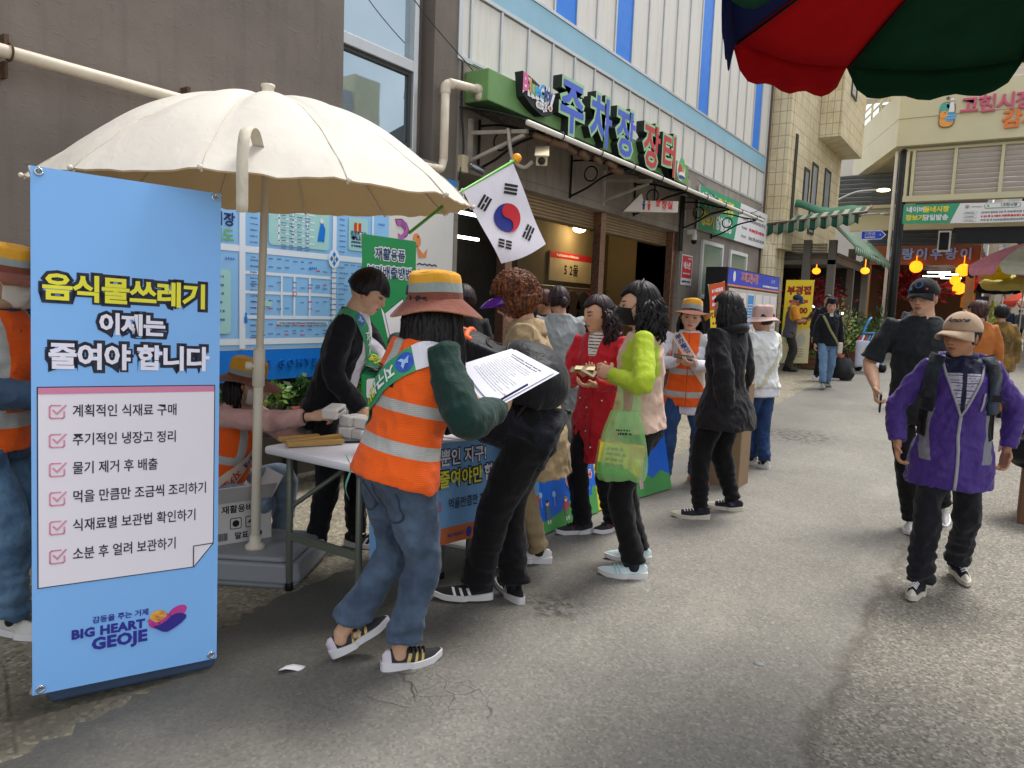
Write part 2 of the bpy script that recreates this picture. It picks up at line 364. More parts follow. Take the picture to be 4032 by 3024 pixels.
yl = mat('road_paint_yellow', 'c9b070', .8, var=.3, vs=6); wl = mat('road_paint_white', 'c9c4b8', .8, var=.3, vs=6)
m = MB(); m.add([(-3, 26.6, .582), (14, 26.6, .582), (14, 26.85, .582), (-3, 26.85, .582)], [(0, 1, 2, 3)]); m.build('road_line', yl, kind='structure', fix=False)
m = MB()
for k in range(3): m.add([(-3, 28.2+k*1.3, .582), (14, 28.2+k*1.3, .582), (14, 28.7+k*1.3, .582), (-3, 28.7+k*1.3, .582)], [(0, 1, 2, 3)])
m.add([(-3, 32.6, .582), (14, 32.6, .582), (14, 33.3, .582), (-3, 33.3, .582)], [(0, 1, 2, 3)])
m.build('crosswalk_marking', wl, kind='structure', fix=False)
# ================================================================ GREY RENDERED BUILDING (left)
def stucco(name, c0, c1, bump=.6):
    t = NT(name); v = t.coord(); w = t.vmul(v, (1, .8, 1))
    a = t.noise(w, 1.2, 6, .62); b = t.noise(t.vmul(v, (1, .7, 1.5)), 22, 5, .6, .5)
    c = t.mix(t.rng(a, .35, .65), lin(c0), lin(c1)); c = t.mix(t.rng(t.noise(t.vmul(v, (3, 3, .25)), 3, 4), .5, .78, 0, .42), c, t.mul(lin(c0), .68))
    t.set(col=c, rough=.9, spec=.2); t.bump(t.m('ADD', t.rng(b, .55, .75), t.m('MULTIPLY', t.noise(v, 90, 3), .25)), bump, .012)
    return t.mat
GREY = stucco('grey_render', '6e665f', '7c736b', .24)
alu = mat('aluminium_frame', 'c3c5c6', .4, .6, .06, 4)
def glass(name, tint, rough=.03, metal=0.):
    t = NT(name); t.set(col=lin(tint), rough=rough, spec=.9, coat=.6, metal=metal); 
    n = t.noise(t.coord(), 2.5, 2); t.bump(n, .015, .02); return t.mat
GL = glass('window_glass', '9fb0b8', .02, .75)
bA = thing('grey_building', 'dark grey rendered building behind the white umbrella and banner', 'building', (-4.8, 3, 0))
w = MB(); w.box(-5.6, -4.8, -9, 4.47, -.1, 12); w.box(-5.6, -4.8, 4.47, 5.62, -.1, 2.80); w.box(-5.6, -4.8, 5.62, 6.0, -.1, 12); w.box(-5.6, -4.96, 4.47, 5.62, 2.8, 12)
w.build('wall', GREY, bA)
wf = MB()
for a in ((-4.955, -4.87, 5.42, 5.48, 2.84, 11), (-4.955, -4.87, 4.475, 4.52, 2.84, 11), (-4.955, -4.87, 4.52, 5.42, 2.84, 2.9), (-4.955, -4.87, 4.52, 5.42, 3.60, 3.70), (-4.955, -4.87, 4.52, 5.42, 5.6, 5.7)): wf.box(*a)
wfo = wf.build('window', alu, bA, .006)
p = MB(); p.box(-4.95, -4.925, 4.52, 5.42, 2.9, 3.6); p.box(-4.95, -4.935, 4.52, 5.42, 3.7, 5.6); p.box(-4.95, -4.935, 4.52, 5.42, 5.7, 11); p.build('pane', GL, wfo)
p = MB()
for a in ((-4.93, -4.90, 4.53, 5.41, 2.91, 2.945), (-4.93, -4.90, 4.53, 5.41, 3.565, 3.59), (-4.93, -4.90, 4.53, 4.56, 2.945, 3.565), (-4.93, -4.90, 5.38, 5.41, 2.945, 3.565)): p.box(*a)
p.build('sash', mat('dark_sash', '3b3f40', .5), wfo)
p = MB(); p.box(-4.96, -4.74, 4.47, 5.66, 2.765, 2.80); p.build('sill', mat('sill_stone', '847b73', .8, bump=.2), bA, .005)
# pipes on the wall
pvc = mat('old_pvc', 'd8cbb6', .45, var=.16, vs=5)
pt = thing('wall_pipe', 'long cream drain pipe clamped along the grey wall, turning up by the shop', 'pipe', (-4.68, 3, 2.7))
m = MB(); m.tube([(-4.69, -3, 2.74), (-4.69, 5.3, 2.72), (-4.69, 5.56, 2.73)], .036, 14); m.build('pipe', pvc, pt)
m = MB(); m.tube(curve_pts([(-4.69, 5.54, 2.73), (-4.69, 5.63, 2.74), (-4.69, 5.67, 2.83)], 5), .04, 14); m.build('elbow', pvc, pt); m = MB(); m.tube(curve_pts([(-4.69, 5.67, 3.45), (-4.69, 5.68, 3.52), (-4.66, 5.74, 3.55)], 5), .05, 14); m.build('elbow', pvc, pt)
m = MB(); m.tube([(-4.69, 5.67, 2.82), (-4.69, 5.67, 3.46)], .042, 14); m.tube([(-4.66, 5.7, 3.55), (-4.62, 6.1, 3.58)], .042, 14); m.tube([(-4.62, 6.06, 3.58), (-4.62, 6.13, 3.58)], .052, 14); m.tube([(-4.62, 6.1, 3.58), (-4.62, 6.12, 3.50)], .046, 14); m.build('riser', pvc, pt)
rust = mat('rusty_clamp', '5b4636', .8, .3, .4, 30, .3)
for y in (-.9, .5, 1.93, 3.02, 4.55):
    m = MB(); m.tube([Vector((-4.69, y, 2.73))+Vector((math.cos(a)*.047, 0, math.sin(a)*.047)) for a in [k*math.pi/8 for k in range(17)]], .006, 6); m.box(-4.8, -4.72, y-.012, y+.012, 2.775, 2.83); m.box(-4.8, -4.735, y-.008, y+.008, 2.6, 2.69); m.build('clamp', rust, pt)
# ================================================================ MARKET BUILDING
STONE = stucco('stone_cladding', '8a8279', '9c948a', .3)
def stone_tiles():
    t = NT('stone_tiles'); v = t.coord(); x = t.xyz(v)
    a = t.noise(v, 2, 5, .6); c = t.mix(t.rng(a, .3, .7), lin('7d756c'), lin('9a9187')); c = t.mix(t.rng(t.noise(t.vmul(v, (2, 2, .3)), 4, 4), .5, .7, 0, .5), c, lin('6a5b4c'))
    sp = t.xyz(t.vor(v, 220, 'F1', 'Color')); c = t.mix(t.rng(sp[0], .6, 1, 0, .25), c, lin('c0b8ae'))
    gy = t.m('PINGPONG', t.m('ADD', x[1], 10), .45); gz = t.m('PINGPONG', t.m('ADD', x[2], .1), .3)
    j = t.m('MAXIMUM', t.rng(gy, .0, .006, 1, 0), t.rng(gz, .0, .006, 1, 0)); c = t.mix(t.m('MULTIPLY', j, .6), c, lin('3f3a35'))
    t.set(col=c, rough=.7, spec=.35); t.bump(t.m('SUBTRACT', t.m('MULTIPLY', t.noise(v, 120, 3), .2), j), .35, .006); return t.mat
STT = stone_tiles()
bB = thing('market_building', 'white panelled market building with blue strips above the grey stone shop front', 'building', (-4.8, 11, 0))
w = MB(); w.box(-5.6, -4.801, 6.0, 12.15, 2.80, 3.87); w.box(-5.6, -4.8, 12.15, 16.8, -.1, 3.87); w.box(-5.0, -4.8, 6.0, 6.06, -.1, 2.80); w.box(-5.6, -5.0, 12.15, 12.2, -.1, 2.80)
w.build('wall', STT, bB)
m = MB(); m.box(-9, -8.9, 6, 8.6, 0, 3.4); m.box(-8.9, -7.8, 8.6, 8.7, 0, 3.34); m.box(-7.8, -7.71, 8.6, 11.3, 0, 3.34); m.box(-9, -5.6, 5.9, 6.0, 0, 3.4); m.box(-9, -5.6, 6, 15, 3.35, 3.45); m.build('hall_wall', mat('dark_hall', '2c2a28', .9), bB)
m = MB(); m.box(-7.7, -7.55, 11.3, 15, 0, 3.34); m.box(-7.55, -5.6, 14.9, 15.0, 0, 3.35); m.build('back_wall', mat('cream_wall', '83785e', .8, var=.1, vs=1.2), bB)
m = MB(); m.add([(x, y, GZ(y)+.012) for y in (6.07, 7, 15) for x in (-8.9, -4.95)], [(0, 1, 3, 2), (2, 3, 5, 4)]); m.build('hall_floor', mat('hall_floor_tiles', '575149', .45, var=.15), bB)
# white cladding with its aluminium mullions
wq = NT('white_panel'); wv = wq.coord(); wq.set(col=wq.mix(wq.rng(wq.noise(wq.vmul(wv, (5, 5, .35)), 2.2, 5, .65), .5, .8, 0, .5), lin('dcd8d0'), lin('b4aa98')), rough=.5, spec=.3); white = wq.mat; bluep = mat('blue_panel', '2f7fe0', .45, var=.04, spec=.3); lb = mat('light_blue_band', '8fbacd', .55, var=.07, vs=1.4)
yk = [6.19+.53*k for k in range(21)]
c = MB(); c.box(-5.6, -4.84, 6.0, 16.8, 3.872, 9.6)
for k in range(20): c.box(-4.838, -4.815, yk[k]+.018, yk[k+1]-.018, 3.93, 4.55)
for k in range(20):
    if k not in (3, 6, 12, 18): c.box(-4.838, -4.815, yk[k]+.018, yk[k+1]-.018, 4.93, 9.5)
c.box(-4.838, -4.815, 6.03, 6.17, 3.93, 4.55); c.box(-4.838, -4.815, 6.03, 6.17, 4.93, 9.5)
c.build('cladding', white, bB, .004)
for k in (3, 6, 12, 18): c = MB(); c.box(-4.838, -4.812, yk[k]+.018, yk[k+1]-.018, 4.93, 9.5); c.build('blue_strip', bluep, bB, .004)
c = MB(); c.box(-4.838, -4.80, 6.0, 16.8, 4.60, 4.88); c.build('blue_band', lb, bB, .004)
c = MB()
for y in yk: c.box(-4.838, -4.795, y-.016, y+.016, 3.92, 4.56); c.box(-4.838, -4.795, y-.016, y+.016, 4.92, 9.6)
for z0, z1 in ((3.874, 3.92), (4.56, 4.598), (4.882, 4.92)): c.box(-4.838, -4.79, 6.0, 16.8, z0, z1)
c.box(-4.84, -4.785, 5.97, 6.03, 3.872, 9.6); c.box(-4.84, -4.785, 16.77, 16.84, 3.0, 9.6)
c.build('mullion', alu, bB, .003)
# shutters, posts
sh = mat('shutter_box', '9a8468', .5, .3, .15, 3)
for y0, y1 in ((7.18, 9.34), (9.5, 11.97)):
    c = MB(); 
    for k in range(6): c.tube([(-5.0, y0, 2.585+.042*k), (-5.0, y1, 2.585+.042*k)], (.023), 8)
    c.box(-5.12, -5.03, y0, y1, 2.56, 2.82); c.build('shutter', sh, bB)
copper = mat('bronze_post', '8d6a58', .3, .6, .12, 6)
for y in (7.1, 9.42, 12.05):
    c = MB(); c.box(-4.99, -4.86, y-.07, y+.07, .05, 2.82); c.build('post', copper, bB, .008)
for y0, y1, z1 in ((13.12, 14.28, 2.78), (14.72, 15.85, 2.73)):
    c = MB()
    for a in ((y0, y0+.07, 1.0, z1), (y1-.07, y1, 1.0, z1), (y0+.07, y1-.07, z1-.07, z1), (y0+.07, y1-.07, 1.0, 1.07), (y0+.07, y1-.07, 1.72, 1.79)): c.box(-4.8, -4.75, *a)
    f = c.build('window', mat('white_upvc', 'dcdcd8', .5), bB, .005)
    c = MB(); c.box(-4.795, -4.775, y0+.07, y1-.07, 1.07, z1-.07); c.build('pane', glass('green_frosted_glass', '8da08c', .25), f)
# green beam and lettering
GRN = mat('green_beam', '70985d', .55, var=.08)
sg = thing('shop_sign', 'green sign beam with big blue and red raised letters above the shop awning', 'sign', (-4.6, 8.8, 3.5))
c = MB(); c.box(-4.8, -4.5, 6.1, 11.55, 3.47, 3.78); c.build('beam', GRN, sg, .01)
def extr(st, size, y, z, x, bold, depth, m_face, m_side, nm, rim=None, rimw=.03):
    """raised letter: outline body with coloured face, standing on the facade plane and reading along +Y"""
    c = MB()
    if rim:
        vs, fs = text2d(st, size, bold+rimw); a = [(x, y+u, z+v) for u, v in vs]; c.add(a, fs, 1)
        be = boundary(fs); c.add(a+[(x-depth, q[1], q[2]) for q in a], [(i, j, j+len(a), i+len(a)) for i, j in be], 2)
        x += .004
    vs, fs = text2d(st, size, bold); c.add([(x, y+u, z+v) for u, v in vs], fs, 0)
    return c.build(nm, [m_face, rim or m_side, m_side], sg, fix=False)
def boundary(fs):
    e = {}
    for f in fs:
        for i in range(len(f)):
            a, b = f[i], f[(i+1) % len(f)]; e[(a, b)] = 1
    return [k for k in e if (k[1], k[0]) not in e]
dk = mat('dark_letter_side', '262b28', .6); rimg = mat('pale_green_rim', '9fc79a', .5); fb = mat('blue_letter_face', '4763c8', .4); fr = mat('red_letter_face', 'c23b45', .4)
for st, y, mf in (('주', 7.6, fb), ('차', 8.32, fb), ('장', 9.02, fb), ('장', 9.86, fr), ('터', 10.5, fr)):
    extr(st, .62, y, 3.70, -4.40, .014, .12, mf, dk, 'letter', rimg, .036)
pal = [mat('logo_pink', 'd8619a', .5), mat('logo_green', '6fb06b', .5), mat('logo_orange', 'e09a4a', .5), mat('logo_blue', '4aa3d8', .5), mat('logo_white', 'e6e4e4', .5), mat('logo_navy', '35508f', .5), mat('logo_red', 'd0433c', .5)]
c = MB(); lo = [(6.55, 3.86), (6.75, 3.83), (7.0, 3.77), (7.16, 3.78), (7.17, 3.55), (6.95, 3.5), (6.75, 3.55), (6.6, 3.62)]
c.prism(lo, lambda a, b: (-4.40, a, b), lambda a, b: (-4.5, a, b), 0); c.build('logo_plate', dk, sg)
pn = Panel(lambda u, v, d: Vector((-4.395+d, u, v)), .003)
pn.text('BlueCity', 6.86, 3.72, .19, pal[4], 1, .028, sx=.9); 
for ch, u, mm in (('B', 6.6, 0), ('l', 6.69, 2), ('u', 6.75, 1), ('e', 6.83, 3), ('C', 6.93, 3), ('ity', 7.05, 5)): pn.text(ch, u, 3.74 if ch != 'B' else 3.75, .19 if ch != 'B' else .24, pal[mm], 2, .008, sx=.9)
pn.text('GEOJE', 6.92, 3.59, .075, pal[4], 2, .012); pn.disc(7.1, 3.62, .045, pal[4], 2); pn.disc(7.1, 3.61, .022, pal[6], 3)
pn.build('logo', sg)
pn = Panel(lambda u, v, d: Vector((-4.40+d, u, v)), .004)
pn.disc(10.98, 3.62, .17, pal[4], 0, sy=1.0); pn.disc(11.0, 3.68, .12, pal[1], 1); pn.disc(10.93, 3.62, .07, pal[6], 2); pn.disc(11.03, 3.58, .06, pal[2], 2); pn.disc(11.0, 3.54, .13, pal[4], 3, sy=.35); pn.disc(11.0, 3.51, .12, pal[5], 4, sy=.2)
pn.build('emblem', sg)
# awning along the shop: tinted sheet, gutter pipe, brackets
aw = thing('shop_awning', 'shallow dark awning with a white gutter pipe and iron brackets over the shop opening', 'awning', (-4.4, 9, 3.2))
c = MB()
def sheet(a, b): 
    y = 6.02+7.8*a; s = b; return Vector((-4.8+.86*s, y, 3.42-.13*s-.1*s*s+.012*math.sin(a*60)))
c.grid(sheet, 40, 8); c.build('roof_sheet', mat('smoky_sheet', '2f3134', .3, var=.1), aw, solid=.008)
c = MB(); c.tube([(-3.94, 5.98, 3.17), (-3.94, 13.9, 3.17)], .027, 12); c.build('gutter_pipe', mat('white_pipe', 'd7d2c8', .4), aw)
c = MB()
for k in range(9): 
    y = 6.6+k*.85; c.tube([Vector((-3.94, y, 3.17))+Vector((math.cos(q)*.042, 0, math.sin(q)*.042)) for q in [j*math.pi/6 for j in range(13)]], .007, 6)
c.build('pipe_ring', dk, aw)
iron = mat('black_iron', '1c1c1d', .5, .5); wst = mat('worn_white_steel', 'b9b1a4', .6, .1, .25, 8)
for y in (6.35, 8.3, 10.2, 12.1, 13.6):
    c = MB(); c.tube(curve_pts([(-4.78, y, 2.86), (-4.55, y, 2.95), (-4.3, y, 3.08), (-3.98, y, 3.15)], 5), .014, 8); c.tube([(-4.78, y, 2.84), (-4.78, y, 3.36)], .014, 8); c.tube(curve_pts([(-4.78, y, 3.3), (-4.5, y, 3.28), (-4.2, y, 3.2), (-3.98, y, 3.16)], 5), .012, 8)
    c.tube([Vector((-4.5+.09*math.cos(q), y, 3.12+.09*math.sin(q))) for q in [j*math.pi/8 for j in range(17)]], .01, 6); c.build('bracket', iron, aw)
for y in (6.2, 9.2, 12.2):
    c = MB(); c.box(-4.8, -4.76, y-.02, y+.02, 2.86, 3.34); c.bar((-4.78, y, 3.2), (-4.08, y, 3.15), .035, .035); c.bar((-4.78, y, 2.92), (-4.12, y, 3.12), .03, .03); c.build('bracket', wst, aw)
c = MB()
for k in range(7):
    y = 6.25+k*.3; c.tube([(-4.05+random.uniform(-.06, .06), y, 3.12), (-4.05+random.uniform(-.06, .06), y+.24, 3.12)], random.uniform(.03, .05), 10)
c.build('rolled_blind', mat('brown_roll', '6b523e', .8, var=.2), aw)
# cctv cameras
def cctv(name, label, y, z, x, sc=1):
    t = thing(name, label, 'camera', (x, y, z)); q = rotm(0, 22, -58)
    c = MB(); c.cbox((x, y, z), (.42*sc, .11*sc, .1*sc), 0, q); c.build('housing', mat('cream_camera', 'cfc2a2', .5), t, .012)
    c = MB(); c.cbox(Vector((x, y, z))+q @ Vector((.015, 0, .058*sc)), (.5*sc, .14*sc, .014*sc), 0, q); c.build('sunshield', mat('cream_camera', 'cfc2a2', .5), t, .006)
    c = MB(); c.tube([Vector((x, y, z))+q @ Vector((.212*sc, 0, 0)), Vector((x, y, z))+q @ Vector((.218*sc, 0, 0))], .036*sc, 14); c.build('lens', dk, t)
    c = MB(); c.tube(curve_pts([(x-.1, y-.02, z-.05), (x-.18, y-.05, z-.1), (x-.25, y-.15, z-.02), (x-.28, y-.2, z+.25)], 5), .02, 8); c.build('arm', wst, t)
cctv('cctv_camera', 'cream box cctv camera hung under the awning beside the flag', 6.35, 2.93, -4.0)
t = thing('security_sensor', 'small silver floodlight sensor on a cream junction box by the grey corner', 'sensor', (-4.76, 6.07, 2.9))
c = MB(); c.box(-4.8, -4.73, 6.02, 6.12, 2.78, 2.95); c.build('junction_box', mat('cream_camera', 'cfc2a2', .5), t, .006)
c = MB(); c.ball((-4.7, 6.12, 2.86), .03); c.tube([(-4.69, 6.13, 2.85), (-4.6, 6.2, 2.8)], .035, 12); c.build('lamp_head', mat('silver_lamp', '8d8d90', .25, .8), t)
t = thing('dome_camera', 'small white dome camera on the grey pillar left of the green banner sign', 'camera', (-4.75, 12.5, 2.75))
c = MB(); c.box(-4.8, -4.66, 12.43, 12.5, 2.8, 2.88); c.tube([(-4.68, 12.46, 2.8), (-4.68, 12.46, 2.7)], .045, 12); c.build('mount', mat('white_upvc', 'dcdcd8', .5), t)
c = MB(); c.ball((-4.68, 12.46, 2.68), .05); c.build('dome', iron, t)
# downpipe and electric box at the end of the green beam
t = thing('electric_box', 'grey electric box with conduits at the end of the green sign beam', 'electric box', (-4.75, 12.1, 3.3))
c = MB(); c.box(-4.8, -4.7, 11.95, 12.22, 3.4, 3.66); c.build('box', mat('grey_box', '9a978f', .5), t, .01)
c = MB()
for d in (0, .05, .1): c.tube([(-4.77, 12.02+d, 3.4), (-4.77, 12.04+d, 2.5)], .018, 8)
c.build('conduit', dk, t)
def cable(label, pts, r=.006):
    c = MB(); c.tube(curve_pts(pts, 8), r, 6); c.build('cable', dk, None, label=label, cat='cable', org=pts[0])
cable('thin black cable running down across the grey building window to the white panels', [(-4.70, 4.3, 4.75), (-4.70, 5.2, 4.15), (-4.70, 6.1, 3.78)], .005)
cable('thin black cable sagging from the white panels along the green beam', [(-4.7, 6.1, 3.84), (-4.7, 8, 3.82), (-4.7, 11, 3.83), (-4.7, 12.1, 3.7)], .005)
cable('thin cable looping under the white panels by the green banner sign', [(-4.74, 12.6, 3.75), (-4.7, 14, 3.5), (-4.7, 15.6, 3.55), (-4.74, 16.8, 3.85)], .005)
cable('black conduit cable down the corner between grey building and shop', [(-4.77, 6.02, 3.85), (-4.77, 6.03, 3.4), (-4.74, 6.04, 3.0), (-4.77, 6.02, 2.7)], .012)
# ---- signs on the market building
nv = mat('print_navy', '1f2c66', .5); bk = mat('print_black', '17171a', .5); wh = mat('print_white', 'e6e4e6', .5, var=.03); rd = mat('print_red', 'd2343c', .5); yw = mat('print_yellow', 'f0d53c', .5); gr = mat('print_green', '3f9f78', .5, var=.05); gy = mat('print_grey', '8b8d90', .6)
t = Panel(lambda u, v, d: Vector((-4.72+d, u, v)))
t.base(12.72, 17.0, 2.92, 3.68, wh, 2, 2, .03)
t.poly([(12.72, 2.92), (14.75, 2.92), (15.05, 3.68), (12.72, 3.68)], gr, 1)
t.text('네이버', 13.2, 3.45, .26, wh, 2, .012); t.text('동네시장', 14.15, 3.45, .26, yw, 2, .014); t.text('장보기', 13.2, 3.12, .26, yw, 2, .014); t.text('당일발송', 14.1, 3.12, .26, wh, 2, .014)
for k, zz in enumerate((3.55, 3.4, 3.22, 3.05)): 
    t.fake(15.2, 15.6, zz, .06, gy); t.fake(15.7, 16.85, zz, .08, rd if k == 2 else gy)
t.disc(16.4, 3.56, .05, pal[1], 2)
t.build('banner_sign', None, label='green and white banner sign on the stone wall right of the shop opening', cat='sign', org=(-4.72, 14.8, 3.3))
t = Panel(lambda u, v, d: Vector((-4.78+d, u, v)))
t.base(12.22, 12.72, 1.93, 2.45, wh, 1, 1, .01); t.rect(12.24, 12.70, 2.05, 2.43, rd, 1); t.text('에스원', 12.47, 2.26, .12, wh, 2, .006); t.fake(12.3, 12.65, 2.13, .03, wh); t.fake(12.26, 12.66, 1.99, .04, nv); t.fake(12.5, 12.68, 2.39, .025, wh)
t.build('wall_poster', None, label='small red and white poster on the grey pillar beside the shop opening', cat='poster', org=(-4.78, 12.5, 2.2))
t = Panel(lambda u, v, d: Vector((-4.77+d, u, v)))
t.base(5.66, 5.99, 2.36, 2.68, mat('print_blue', '3c8fd0', .5), 1, 1, .01); t.text('CCTV 녹화중', 5.82, 2.58, .062, yw, 1, .004); t.fake(5.7, 5.96, 2.49, .03, wh); t.fake(5.7, 5.96, 2.43, .025, wh)
t.build('notice_plate', None, label='small blue notice plate on the grey corner above the map board', cat='sign', org=(-4.77, 5.8, 2.5))
# toilet arrow sign hanging under the awning
t = thing('toilet_sign', 'white arrow shaped toilet sign hanging under the awning', 'sign', (-4.3, 9.8, 2.95))
c = MB(); ar = [(8.95, 2.74), (9.42, 3.12), (9.47, 2.98), (10.42, 3.02), (10.42, 2.80)]
TS = lambda a, b, d: Vector((-4.3+.36*(a-9.7)+.785*d, 9.7+.44*(a-9.7)-.62*d, 2.93+.72*(b-2.93))); c.prism(ar, lambda a, b: TS(a, b, .04), lambda a, b: TS(a, b, -.06)); c.build('plate', mat('ivory_plastic', 'cfc3b8', .4), t, .01)
pn = Panel(lambda u, v, d: TS(u, v, .042+d), .002); pn.text('화장실', 10.03, 2.92, .17, rd, 1, .006); pn.text('TOILET', 10.03, 2.83, .04, gy, 1)
for u, mm in ((9.48, nv), (9.62, rd)):
    pn.disc(u, 2.95, .026, mm); pn.poly([(u-.045, 2.92), (u+.045, 2.92), (u+.03, 2.86), (u+.022, 2.80), (u-.022, 2.80), (u-.03, 2.86)], mm)
pn.build('lettering', t)
c = MB(); c.tube([TS(9.8, 2.98, -.01), TS(9.8, 3.3, -.01)], .012, 6); c.build('hanger', iron, t)
# the 52 mall board inside, warm lamp, strip lights
t = Panel(lambda u, v, d: Vector((-7.5+d, u, v)))
t.base(12.35, 14.05, 1.98, 2.55, mat('ivory_board', 'd3c7a8', .5), 1, 1, .03); t.rect(12.35, 14.05, 2.42, 2.55, rd, 1); t.fake(12.6, 13.5, 2.485, .05, wh); t.text('5 2몰', 13.2, 2.2, .25, bk, 1, .006, space=1.1)
t.build('hall_board', None, label='cream board with a red top strip on the back wall inside the shop', cat='sign', org=(-7.5, 13.2, 2.2))
t = thing('wall_lamp', 'glowing warm lamp high on the cream wall inside the shop', 'lamp', (-7.45, 13.1, 3.05))
c = MB(); c.ball((-7.3, 13.1, 3.03), .13, sc=(1, 1, .6)); c.build('lamp_shade', mat('warm_lamp', 'ffd9a0', .4, em=9), t)
c = MB(); c.tube([(-7.55, 13.1, 3.1), (-7.3, 13.1, 3.1)], .03, 8); c.build('bracket', iron, t)
l = bpy.data.lights.new('lamp_light', 'POINT'); l.energy = 13; l.color = (1, .72, .36); l.shadow_soft_size = .12; lo = bpy.data.objects.new('lamp_light', l); link(lo); lo.location = (.32, 0, -.18); lo.parent = t
for y, z, x in ((9.03, 2.82, -7.0), (9.3, 2.5, -7.3)):
    c = MB(); c.box(x-.03, x+.03, y-.45, y+.45, z-.02, z+.02); c.build('strip_light', mat('tube_light', 'f4fff4', .5, em=5), None, label='long white strip light hanging in the dark shop' + (', the upper one' if z > 2.6 else ', the lower one'), cat='light', org=(x, y, z), group='strip lights in the shop')
# clothes on hangers
gcol = [('black', '17181b'), ('dark red', '6d1a22'), ('black', '1b1b20'), ('brown', '5a4534'), ('dark grey', '3a3c40'), ('red', '8c2028'), ('navy', '1f2740')]
for k, (cn, cc) in enumerate(gcol):
    y = 11.6+k*.45; c = MB(); c.prism([(-.2, .0), (-.16, -.55), (.16, -.55), (.2, 0), (.3, -.2), (.22, -.26), (.17, .18), (.05, .24), (-.05, .24), (-.17, .18), (-.22, -.26), (-.3, -.2)][::1] if 0 else [(-.17, -.55), (.17, -.55), (.18, -.1), (.3, -.22), (.34, -.1), (.2, .2), (.06, .26), (-.06, .26), (-.2, .2), (-.34, -.1), (-.3, -.22), (-.18, -.1)], lambda a, b: (-7.28, y+a, 1.55+b), lambda a, b: (-7.42, y+a, 1.55+b))
    lab = ['black top hanging leftmost on the shop back wall', 'dark red top hanging between two black tops in the shop', 'black top hanging between the dark red and the brown top', 'brown top hanging on the cream wall under the sign', 'dark grey top hanging in the shop beside the brown one', 'bright red top hanging in the shop under the lamp', 'navy top hanging rightmost in the shop'][k]
    o = c.build('hung_shirt', cloth('garment_'+str(k), cc), None, .02, label=lab, cat='garment', org=(-7.35, y, 1.6), group='clothes hanging in the shop')
m = MB(); m.tube([(-7.35, 11.35, 1.86), (-7.35, 14.6, 1.86)], .014, 8); m.build('clothes_rail', alu, None, label='metal clothes rail along the cream wall in the shop', cat='rail', org=(-7.35, 12, 1.86))
# ================================================================ MAP BOARD
mb = thing('map_board', 'large white and blue market street map board on the grey wall', 'map board', (-4.6, 4, .8))
mblue = mat('map_blue', '92c6f4', .35, var=.03); mroad = mat('map_road', 'e4ecf6', .35, var=.02); mint = mat('map_mint', 'a6d6d4', .35, var=.03); mback = mat('board_white', 'd9d6d0', .45, var=.06, vs=2); mdb = mat('map_deep_blue', '1478d8', .35, var=.05)
t = Panel(lambda u, v, d: Vector((-4.6+d, u, v)))
t.base(2.5, 5.74, .83, 2.42, mback, 2, 2, .06)
t.rect(2.5, 4.84, 1.07, 2.2, mblue, 1); t.rect(2.5, 4.9, .83, 1.06, mdb, 1)
t.build('board', mb)
t = Panel(lambda u, v, d: Vector((-4.597+d, u, v)))
for a in (((2.5, 4.84), 1.785, .045), ((3.35, 4.21), 1.62, .022), ((3.35, 4.21), 1.48, .022), ((3.35, 4.84), 1.30, .025), ((2.5, 4.84), 1.12, .045)): t.rect(a[0][0], a[0][1], a[1]-a[2]/2, a[1]+a[2]/2, mroad, 1)
for u, z0, z1, ww in ((3.345, 1.07, 2.2, .05), (4.21, 1.07, 2.2, .042), (3.69, 1.3, 1.62, .018), (3.81, 1.3, 1.62, .018), (3.96, 1.3, 1.62, .018), (4.64, 1.79, 2.2, .02), (4.55, 1.3, 1.62, .016)): t.rect(u-ww/2, u+ww/2, z0, z1, mroad, 2)
t.rrect(3.57, 4.15, 1.835, 2.15, .03, mint, 3); t.rrect(4.36, 4.58, 1.86, 2.13, .02, mint, 3); t.rrect(2.6, 3.25, 1.18, 1.63, .03, mint, 3); t.rrect(3.5, 3.6, 1.38, 1.43, .012, mint, 3)
for k in range(5): t.rect(3.64, 4.0, 2.09-.055*k-.004, 2.09-.055*k+.006, mroad, 4)
for u in (3.66, 3.79, 3.93): t.rect(u-.007, u+.007, 1.85, 2.09, mroad, 4)
t.poly([(4.03, 1.9), (4.10, 1.9), (4.11, 2.0), (4.07, 2.07), (4.05, 2.0)], mdb, 5); t.disc(4.07, 2.06, .018, wh, 6)
t.rect(4.42, 4.5, 2.02, 2.09, rd, 5); t.rect(4.45, 4.465, 2.02, 2.09, yw, 6); t.text('₩6,000', 4.47, 1.965, .05, nv, 5, .002); t.text('공영주차장', 4.47, 2.0, .04, nv, 5, .001); t.fake(4.39, 4.56, 1.93, .018, nv, 5); t.fake(4.39, 4.56, 1.9, .018, nv, 5)
t.disc(4.205, 1.775, .06, mroad, 5, 24, 1.25)
for du, dz in ((0, .035), (0, -.035), (.027, 0), (-.027, 0)): t.poly([(4.205+du-.018, 1.775+dz), (4.205+du, 1.775+dz-.024), (4.205+du+.018, 1.775+dz), (4.205+du, 1.775+dz+.024)], mdb, 6)
t.disc(4.205, 1.775, .012, yw, 7); t.disc(3.81, 1.48, .02, rd, 5, 12); t.disc(3.81, 1.48, .013, mroad, 6, 12)
t.text('거제', 3.13, 2.1, .1, nv, 3, .002); t.text('고현시장', 3.1, 1.97, .1, nv, 3, .003); t.text('안내도', 3.14, 1.86, .1, pal[1], 3, .003)
lab = mat('map_label', '5878a8', .5)
for u in (3.41, 4.17, 4.26):
    for k in range(24):
        z = 2.14-.043*k
        if abs(z-1.785) > .05 and not (3.5 < u < 4.2 and z > 1.82): t.fake(u, u+.07, z, .012, lab, 3)
